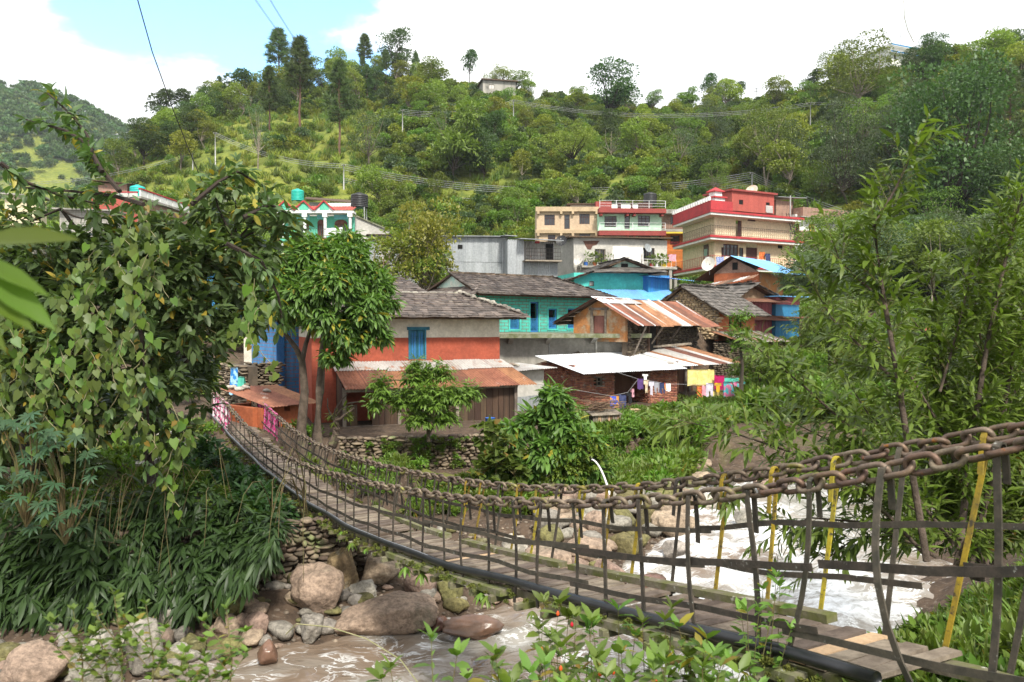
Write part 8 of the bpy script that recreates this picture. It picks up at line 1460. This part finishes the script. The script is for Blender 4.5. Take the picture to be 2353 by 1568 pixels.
def hang(name, label, cat, p, q, h, m, seed, wav=.05, group=None, taper=0, shape=None):
    """cloth hanging from the line p-q; shape 'trousers' or 'shirt' cuts the outline"""
    p, q = Vector(p), Vector(q); r = random.Random(seed); d = q - p; L = d.length; sd = Vector((d.x, d.y, 0)).normalized(); nn = Vector((-sd.y, sd.x, 0)); nx, nz = max(8, int(L/.05)), 9; V = []; F = []; ph = r.random()*9; fr = r.uniform(16, 24)
    ok = lambda a, b: not ((shape == 'trousers' and b > .35 and abs(a - .5) < .07*(b + .3)) or (shape == 'shirt' and b > .38 and abs(a - .5) > .28))
    for side in (0, 1):
        hh = h if side == 0 else h*r.uniform(.3, .55); k0 = len(V)
        for j in range(nz + 1):
            for i in range(nx + 1):
                a, b = i/nx, j/nz; base = p.lerp(q, a); w = wav*(.2 + b)*math.sin(a*L*fr + ph + b*1.2) + wav*.5*math.sin(a*L*fr*.4 + ph)
                V.append(base + nn*((w + .018 + .02*b)*(1 if side else -1)) + sd*(-(a - .5)*L*taper*b) + Vector((0, 0, .012 - b*hh*(1 + .05*math.sin(a*9 + ph)))))
        n = nx + 1
        for j in range(nz):
            for i in range(nx):
                if ok((i + .5)/nx, (j + .5)/nz): F.append((k0 + j*n + i, k0 + j*n + i + 1, k0 + j*n + n + i + 1, k0 + j*n + n + i))
        if side: F += [(i, i + 1, k0 + i + 1, k0 + i) for i in range(nx)]
    o = G().add(V, F).build(name, M[m], None, True); return tag(o, label, cat, group)
def chain_cloth(name, label, u0, u1, off, zf, h, m, seed):
    s0, s1 = on_line(u0, off), on_line(u1, off); return hang(name, label, 'cloth', bpt(s0, off, zf(s0) + .05), bpt(s1, off, zf(s1) + .05), h, m, seed, .045)
chain_cloth('shawl', 'pink floral shawl hung over the upstream chain near the far end', 493, 522, 0, zL, 1.35, 'pink_floral', 1); chain_cloth('sari', 'magenta spotted cloth hung over the downstream chain near the far end', 590, 638, BW, zR, 1.4, 'magenta_spots', 2)
chain_cloth('cloth', 'beige cloth beside the magenta one on the chain', 581, 592, BW, zR, .8, 'cloth_cream', 3); chain_cloth('cloth', 'red patterned cloth behind the beige one', 570, 580, BW, zR, .75, 'cloth_red', 4)
p, q = at(530, 846, 29), at(546, 846, 28.6); hang('towel', 'blue and white towel hanging at the bridge head', 'towel', p, q, .95, 'towel_blue', 5); p, q = at(550, 866, 28.4), at(562, 868, 28.2); hang('towel', 'small green towel next to the blue one at the bridge head', 'towel', p, q, .55, 'cloth_green', 6)
def line(name, label, px, y, r=.008, m='wire', cat='line', sag=0):
    pts = [at(u, v, y[i] if hasattr(y, '__len__') else y) for i, (u, v) in enumerate(px)]; o = pts[0]; g = G(); out = []
    for a, b in zip(pts[:-1], pts[1:]):
        for k in range(8): t = k/8; out.append(a.lerp(b, t) - o - Vector((0, 0, sag*4*t*(1 - t))))
    g.tube(out + [pts[-1] - o], r, 4); ob = g.build(name, M[m]); ob.location = o; return tag(ob, label, cat)
yl = 32.6
line('clothes_line', 'pale clothes line sagging before the brick shed', [q6(0, 895), q6(230, 920), q6(800, 1016), q6(960, 985), q6(1060, 858)], yl, .008, 'wire_pale'); line('clothes_line', 'pale clothes line from the brick shed to the bedclothes', [q6(620, 720), q6(1060, 858), q6(1350, 905), q6(1800, 915), q6(2200, 840)], yl + .8, .008, 'wire_pale')
def wash(name, label, x0, y0, x1, y1, m, y, seed, shape=None, cat='laundry', wav=.03):
    a, b, c = q6(x0, y0), q6(x1, y0), q6(x0, y1); p, q = at(*a, y), at(*b, y + .05); return hang(name, label, cat, p, q, (c[1] - a[1])/FP*y, m, seed, wav, shape=shape)
for i, w_ in enumerate((('cloth', 'orange and blue cloth, first on the sagging clothes line', 795, 1012, 876, 1140, 'cloth_multi', None), ('jeans', 'dark blue jeans on the sagging clothes line', 880, 1005, 946, 1160, 'cloth_navy', 'trousers'), ('jacket', 'black garment after the jeans on the clothes line', 950, 985, 1018, 1090, 'cloth_black', 'shirt'), ('sock', 'pale pink stocking on the rising end of the clothes line', 995, 950, 1020, 1030, 'cloth_pinkpale', None))): wash(*w_[:7], yl, 10 + i, w_[7])
for i, w_ in enumerate((('trousers', 'purple trousers, first of the close row by the doorway', 1052, 857, 1108, 955, 'cloth_purple', None), ('shirt', 'cream shirt second in the close row', 1108, 868, 1158, 992, 'cloth_cream', 'shirt'), ('shirt', 'pale grey-blue shirt with long sleeves in the close row', 1155, 880, 1207, 1012, 'cloth_lilac', 'shirt'), ('shorts', 'grey shorts in the close row before the brick pier', 1210, 888, 1256, 985, 'cloth_grey', 'trousers'), ('trousers', 'dark trousers next to the white towel in the close row', 1260, 895, 1308, 995, 'cloth_navy', 'trousers'), ('cloth', 'narrow red cloth beside the white towel', 1305, 895, 1316, 960, 'cloth_red', None), ('towel', 'small white towel ending the close row', 1316, 900, 1362, 975, 'cloth_white', None))): wash(*w_[:7], yl + .75, 30 + i, w_[7])
wash('shirt', 'white garment on a hanger above the close row', 1098, 815, 1150, 872, 'cloth_white', yl + 1.1, 50, 'shirt')
ye = 35.6
for i, w_ in enumerate((('blanket', 'big pale yellow blanket spread under the patched roof', 1520, 770, 1770, 925, 'cloth_yellow', ye + .5, None), ('shawl', 'deep magenta shawl beside the yellow blanket', 1772, 825, 1862, 965, 'cloth_magenta', ye + .3, None), ('sari', 'red and orange patterned cloth on the second line', 1608, 920, 1656, 1062, 'cloth_red', ye, None), ('cloth', 'pink cloth next to the red patterned one', 1657, 920, 1692, 1045, 'cloth_pinkpale', ye, None), ('trousers', 'white-lilac trousers on the second line', 1694, 897, 1758, 1035, 'cloth_lilac', ye, 'trousers'), ('shirt', 'mustard shirt on the second line', 1774, 897, 1836, 982, 'cloth_mustard', ye, 'shirt'), ('sheet', 'pale yellow sheet drooping to the ground', 1690, 970, 1858, 1128, 'cloth_yellow', ye + .15, None), ('towel', 'turquoise towel with pink flowers, largest on the second line', 1858, 885, 2078, 1110, 'cloth_turq', ye - .2, None), ('cloth', 'black small clothes past the turquoise towel', 2080, 878, 2150, 955, 'cloth_black', ye - .1, None), ('towel', 'plain turquoise towel behind the flowered one', 1862, 850, 2000, 900, 'cloth_green', ye + .4, None))): wash(*w_[:7], w_[7], 60 + i, w_[8])
def bal(name, label, x0, y0, x1, y1, m, seed, y=91):
    a, b, c = q5(x0, y0), q5(x1, y0), q5(x0, y1); hang(name, label, 'laundry', at(*a, y), at(*b, y + .5), (c[1] - a[1])/FP*y, m, seed, .05)
bal('bedspread', 'blue patterned bedspread over the lowest balcony of the cream house', 1500, 565, 1560, 638, 'cloth_pattern', 80, 88.6); bal('sheet', 'white sheet over the lowest balcony of the cream house', 1572, 562, 1690, 596, 'cloth_white', 81, 89); bal('cloth', 'white cloth at the corner of the lowest balcony', 1418, 566, 1450, 622, 'cloth_white', 82, 89); bal('cloth', 'orange and grey cloth on the cream house line', 1836, 526, 1880, 585, 'cloth_red', 83, 90.6); bal('cloth', 'dark blue cloth on the cream house line', 1883, 540, 1920, 606, 'cloth_navy', 84, 90.8); bal('cloth', 'pink and white clothes on the grey balcony end', 1125, 545, 1185, 600, 'cloth_pinkpale', 85, 75)
a = c3(530, 318); b = c3(668, 312); hang('sheet', 'row of white cloths on the line of the green arched house', 'laundry', at(*a, 83.5), at(*b, 83.5), .8, 'cloth_white', 86, .06)
# firewood on a plank hutch, buckets
rw = random.Random(8); hp = at(*q6(770, 1400), 26.5); hp.z = HZ(hp.x, hp.y) - .05; ht = thing('plank_hutch', 'low hutch of odd planks with a white sheet roof below the brick shed', 'hutch', hp, R(12)); ht.scale = (.45, .45, .62); x = -1.1; k = 0
while x < .95: w_ = rw.uniform(.14, .26); G().box((x, rw.uniform(-.02, .02), 0), (x + w_ - .03, .04, 1.05 + rw.uniform(-.06, .04))).build('plank', M[['wood_grey', 'wood_grey', 'plank_new', 'wood_brown', 'green_paint'][(k*3 + 1) % 5 if k == 3 else k % 4]], ht); x += w_; k += 1
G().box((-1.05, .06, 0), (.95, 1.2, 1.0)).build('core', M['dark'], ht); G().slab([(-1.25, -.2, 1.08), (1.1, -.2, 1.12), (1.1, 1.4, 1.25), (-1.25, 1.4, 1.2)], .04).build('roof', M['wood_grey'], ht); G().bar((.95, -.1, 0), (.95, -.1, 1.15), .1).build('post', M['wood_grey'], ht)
fw_ = thing('firewood_pile', 'heap of dry brushwood sticks on top of the plank hutch', 'firewood', hp + Vector((-.1, .3, .8)), R(12)); fw_.scale = (.6, .6, .6)
for i in range(130): a = rw.uniform(-.5, .5); L_ = rw.uniform(.5, 1.0); c = Vector((rw.gauss(-.1, .42), rw.gauss(0, .25), abs(rw.gauss(0, .25)))); d = Vector((math.cos(a), math.sin(a)*.6, rw.uniform(-.25, .25)))*L_; G().tube([c - d*.5, c + Vector((0, 0, rw.uniform(-.05, .05))), c + d*.5], [.014, .016, .01], 4).build('stick', M['stick'], fw_)
bk = thing('bucket', 'blue plastic bucket at the end of the yard wall', 'bucket', at(1126, 980, 26.5)); D('bucket_blue', (.04, .14, .5), None, 3, .5, 0, vary=0); G().lathe([(.13, 0), (.17, .28), (.18, .29), (.16, .285), (.12, .03)], n=16).build('body', M['bucket_blue'], bk, True); G().tube([(-.17, 0, .28), (-.1, 0, .36), (.1, 0, .36), (.17, 0, .28)], .006, 4).build('handle', M['wire'], bk)
# small grey store beside the orange house
f = Fa(1172, 32.6, 1250, 33.6, 1.6); t = f.thing('store_room', 'small grey plastered store with a stone-weighted tin roof beside the orange house', 'shed'); zt = f.px(1210, 852)[1]; wall_holes(t, M['concrete_light'], 0, 0, f.w, zt); shell(t, M['concrete_light'], f.w, 2.2, 0, zt); corr(t, 'galvanized', [(-.3, -.5, zt + .02), (f.w + .35, -.5, zt + .1), (f.w + .2, 2.2, zt + .2), (-.3, 2.2, zt + .18)], 3, .12, .016, 'roof_sheet', seed=3); corr(t, 'tin_grey', [(.05, -.06, 0), (f.w - .05, -.06, 0), (f.w - .05, -.06, zt*.4), (.05, -.06, zt*.4)], 2, .15, .02, 'wall_sheet', seed=4)
for i in range(9): o = link(bpy.data.objects.new('roof_stone', smm[i % 2][i % 3]), t); o.matrix_basis = trs((i*.17 - .1, .2 + (i*.37) % 1.5, zt + .2), (0, 0, i), (.3, .2, .12))
# spout
sp = thing('water_spout', 'pipe spouting a thin arc of water from the bushes', 'water spout', at(1355, 1062, 21.0)); ex = at(1360, 1056, 20.4) - sp.location; G().tube([Vector((-.2, .4, .12)), ex], .035, 8).build('pipe', M['tank_black'], sp, True); jet = [ex + Vector((.42*t, -.35*t, -.08*t - .75*t*t)) for t in np.linspace(0, 1, 10)]; G().tube(jet, list(np.linspace(.02, .03, 10)), 6).build('water', M['cloth_white'], sp, True)
# utility poles and wires
def pole(u, v0, v1, lab, arm=0, ymax=330, ymin=60, lean=0):
    p = ground_hit(u, v1, ymin, ymax); h = (v1 - v0)/FP*p.y; t = thing('utility_pole', lab, 'pole', p); G().tube([(0, 0, -.5), (lean, 0, h)], [.13, .09], 8).build('shaft', M['pole_grey'], t, True)
    for k in range(max(1, arm)): G().bar((-.9 if arm else -.35, 0, h - .3 - k*.7), (.9 if arm else .35, 0, h - .3 - k*.7), .1).build('crossarm', M['iron'], t)
    for x in (-.8, 0, .8) if arm else (-.3, .3): G().lathe([(.05, 0), (.06, .08), (.03, .16)], (x, 0, h - .26), 6).build('insulator', M['dish_white'], t)
    return p + Vector((0, 0, h))
T_ = {}
for k, a in dict(a=(495, 308, 382, 'pale pole standing on the grassy slope'), b=(443, 355, 395, 'short pale pole on the grassy slope at its lower edge'), c=(925, 253, 320, 'pole on the slope above the hanging-leaf tree'), d=(1180, 231, 292, 'pole in the middle of the upper slope'), e=(790, 378, 436, 'pole just above the green arched house'), f=(1728, 400, 440, 'pole behind the dish of the cream house'), g=(1862, 237, 305, 'pole with wide crossarm on the right slope', 1), h=(1738, 173, 212, 'pole with two crossarms on the sky line', 2), i=(1964, 574, 676, 'grey pole among the feathery trees', 0, 75, 40), j=(1108, 147, 195, 'leaning pole on the ridge by the grey hut', 0, 330, 60, .8)).items(): T_[k] = pole(*a)
def wires(label, a, b, n=3, sp=.5, sag=1.5, r=.035, m='wire_pale'):
    a, b = Vector(a), Vector(b); t = thing('power_line', label, 'power line', a)
    for k in range(n): off = Vector((0, 0, -.35*k)); G().tube([(b - a)*i/14 + off + Vector((0, 0, -sag*4*(i/14)*(1 - i/14))) for i in range(15)], r, 4).build('wire', M[m], t)
wires('power lines from the slope pole to the middle pole', T_['c'], T_['d'], 4); wires('power lines from the middle pole to the crossarm pole', T_['d'], T_['g'], 3, sag=3); wires('power lines between the two poles on the grassy slope', T_['a'], T_['e'], 3); wires('power lines running along the lower slope behind the beige house', T_['e'], T_['f'], 4, sag=3.5); wires('second bundle of lines low on the slope', T_['e'] + Vector((0, 0, -2.5)), T_['f'] + Vector((0, 0, -1.5)), 3, sag=4); wires('power lines falling from the cream house pole to the gully', T_['f'], at(2353, 560, 95), 5, sag=2, r=.03); wires('lines over the gully at the right', T_['i'], at(2400, 480, 80), 2, sag=1, r=.025); wires('lines from the crossarm pole to the right ridge', T_['g'], at(2400, 170, 120), 2, sag=1.5); wires('high lines crossing the sky above the pine pair', at(575, -20, 150), at(740, 190, 210), 2, sag=1, r=.05); wires('second pair of high lines above the pines', at(610, -20, 150), at(760, 200, 215), 2, sag=1, r=.05); wires('line from the lower slope pole to the left', T_['b'], at(-60, 420, 150), 2, sag=2)
line('cable', 'black cable dropping from the sky into the vine covered tree', [(305, -40), (350, 120), (397, 250), (436, 350), (470, 430)], [24, 26, 28, 30, 32], .018, 'wire', 'cable'); line('guy_wire', 'thin wire slanting down from the bedclothes to the right', [q6(1430, 1050), q6(1900, 1130), q6(2340, 1480)], [34, 30, 24], .01, 'wire', 'wire'); line('clothes_line', 'thin line from the flowered towel to the right', [q6(2080, 880), q6(2600, 760)], [35.4, 33], .008, 'wire_pale')
line('trailing_vine', 'thin pale vine trailing over the stream from the grey rock', [(657, 1458), (681, 1434), (756, 1441), (842, 1468), (920, 1516), (965, 1575)], [8.6, 8.5, 8.2, 7.8, 7.2, 6.6], .007, 'twig_pale', 'vine'); line('hanging_twig', 'bare thin twig hanging in from above at the right', [(2076, -30), (2078, 40), (2086, 70), (2100, 98)], 6, .003, 'twig', 'twig'); line('hanging_twig', 'straight hair-thin twig hanging next to the bent one', [(2066, -30), (2068, 60), (2070, 104)], 6, .0015, 'twig', 'twig')
# potted plant leaves
for o in list(COL.objects):
    if o.get('plantpot'):
        P, d = blob(rg, (0, 0, .75), (.4, .3, .45), 60, .6); V, F = leaf_arrays('oval', P, d, np.array((0, 0, 1.)) + rg.normal(0, .4, d.shape), rg.uniform(.2, .4, 60)); obj_np('plant', V, F, M['leaf_bright'], o); del o['plantpot']
# person standing among the bushes, salmon shirt and dark striped skirt, holding a pale bundle
pg = ground_hit(2136, 806, 45, 62); pe = thing('person', 'person in salmon shirt and dark striped skirt holding a pale bundle among bushes', 'person', pg, R(-25))
def skin(name, chain_, m, parent, sub=2):
    """chain_ = {key: (pos, radius, parent key)}"""
    keys = list(chain_); me = bpy.data.meshes.new(name); me.from_pydata([chain_[k][0] for k in keys], [(keys.index(k), keys.index(chain_[k][2])) for k in keys if chain_[k][2]], []); o = link(bpy.data.objects.new(name, me), parent); md = o.modifiers.new('skin', 'SKIN'); sv = me.skin_vertices[0].data
    for i, k in enumerate(keys): sv[i].radius = (chain_[k][1],)*2 if not hasattr(chain_[k][1], '__len__') else chain_[k][1]; sv[i].use_root = i == 0
    s_ = o.modifiers.new('sub', 'SUBSURF'); s_.levels = s_.render_levels = sub; me.materials.append(m); return o
D('skin', (.28, .15, .09), None, 4, .6, 0, vary=0); D('salmon', (.5, .14, .11), (.42, .1, .09), 6, .9, .1, vary=0); D('skirt', (.12, .03, .05), (.05, .02, .04), 9, .9, .1, vary=0); D('hair', (.012, .01, .009), None, 4, .6, 0, vary=0)
ch = dict(pelvis=((0, 0, .88), (.14, .11), None), belly=((0, -.02, 1.05), (.125, .1), 'pelvis'), chest=((0, -.05, 1.26), (.15, .11), 'belly'), neck=((0, -.08, 1.42), .05, 'chest'), jaw=((0, -.12, 1.49), (.065, .07), 'neck'), head=((0, -.12, 1.57), (.08, .095), 'jaw'), crown=((0, -.11, 1.64), (.05, .06), 'head'), nose=((0, -.225, 1.54), .012, 'head'))
for s_, n in ((-1, 'l'), (1, 'r')):
    ch.update({'sh' + n: ((.17*s_, -.05, 1.34), .055, 'chest'), 'el' + n: ((.22*s_, -.12, 1.09), .042, 'sh' + n), 'wr' + n: ((.12*s_, -.34, 1.02), .03, 'el' + n), 'pa' + n: ((.09*s_, -.41, 1.02), (.02, .038), 'wr' + n), 'hip' + n: ((.09*s_, 0, .8), .085, 'pelvis'), 'kn' + n: ((.1*s_, -.03*s_, .46), .055, 'hip' + n), 'an' + n: ((.1*s_, .02, .09), .038, 'kn' + n), 'to' + n: ((.11*s_, -.15, .04), (.04, .025), 'an' + n)})
    for k in range(4): ch[f'f{k}{n}'] = (((.09 - .028*k + .045)*s_ - .05*s_, -.47 - .01*(k in (1, 2)), 1.02 - .005*k), .009, 'pa' + n)
    ch['th' + n] = ((.045*s_, -.43, 1.05), .01, 'wr' + n)
skin('body', ch, M['skin'], pe); g = G(); prof_s = [(.15, .74), (.165, .85), (.155, 1.0), (.165, 1.15), (.18, 1.3), (.13, 1.4), (.06, 1.43)]; g.lathe(prof_s, (0, -.03, 0), 14); g.v = [(x*1.12, y*.85, z) for x, y, z in g.v]; g.build('shirt', M['salmon'], pe, True); g = G(); g.lathe([(.25, .1), (.235, .4), (.2, .7), (.16, .88)], (0, -.01, 0), 16); g.build('skirt', M['skirt'], pe, True)
g = G(); g.lathe([(.02, -.0), (.09, .02), (.105, .08), (.09, .14), (.03, .175)], (0, -.08, 1.5), 12); g.build('hair', M['hair'], pe, True)
for s_ in (-1, 1): g = G(); g.tube([(.17*s_, -.04, 1.36), (.225*s_, -.11, 1.12)], [.075, .065], 8); g.build('sleeve', M['salmon'], pe, True); G().lathe([(.004, -.008), (.011, 0), (.004, .008)], (.032*s_, -.205, 1.585), 6).build('eye', M['hair'], pe, True)
t = thing('cloth_bundle', 'pale bundle held by the person among the bushes', 'bundle', pg + Vector((.1, -.42, .86)), R(-25)); o = link(bpy.data.objects.new('bundle', stone_mesh('bundle', M['cloth_cream'], 900, 2, .25, 1)[0]), t); o.scale = (.38, .26, .34)

# ---------------------------------------------------------------- valley haze
hz = G(); hz.box((-1750, -60, -16), (1700, 1040, 330)); ho = hz.build('haze', None); tag(ho, 'thin blue haze in the valley air', 'haze', kind='stuff'); hm_ = bpy.data.materials.new('haze_air'); hm_.use_nodes = True; ht_ = NT(hm_.node_tree)
pv = ht_.n('ShaderNodeVolumePrincipled', {'Color': (.82, .9, 1.0, 1), 'Density': .00013, 'Anisotropy': .2}); ht_.n('ShaderNodeOutputMaterial', {'Volume': pv.outputs[0]}); ho.data.materials.append(hm_)
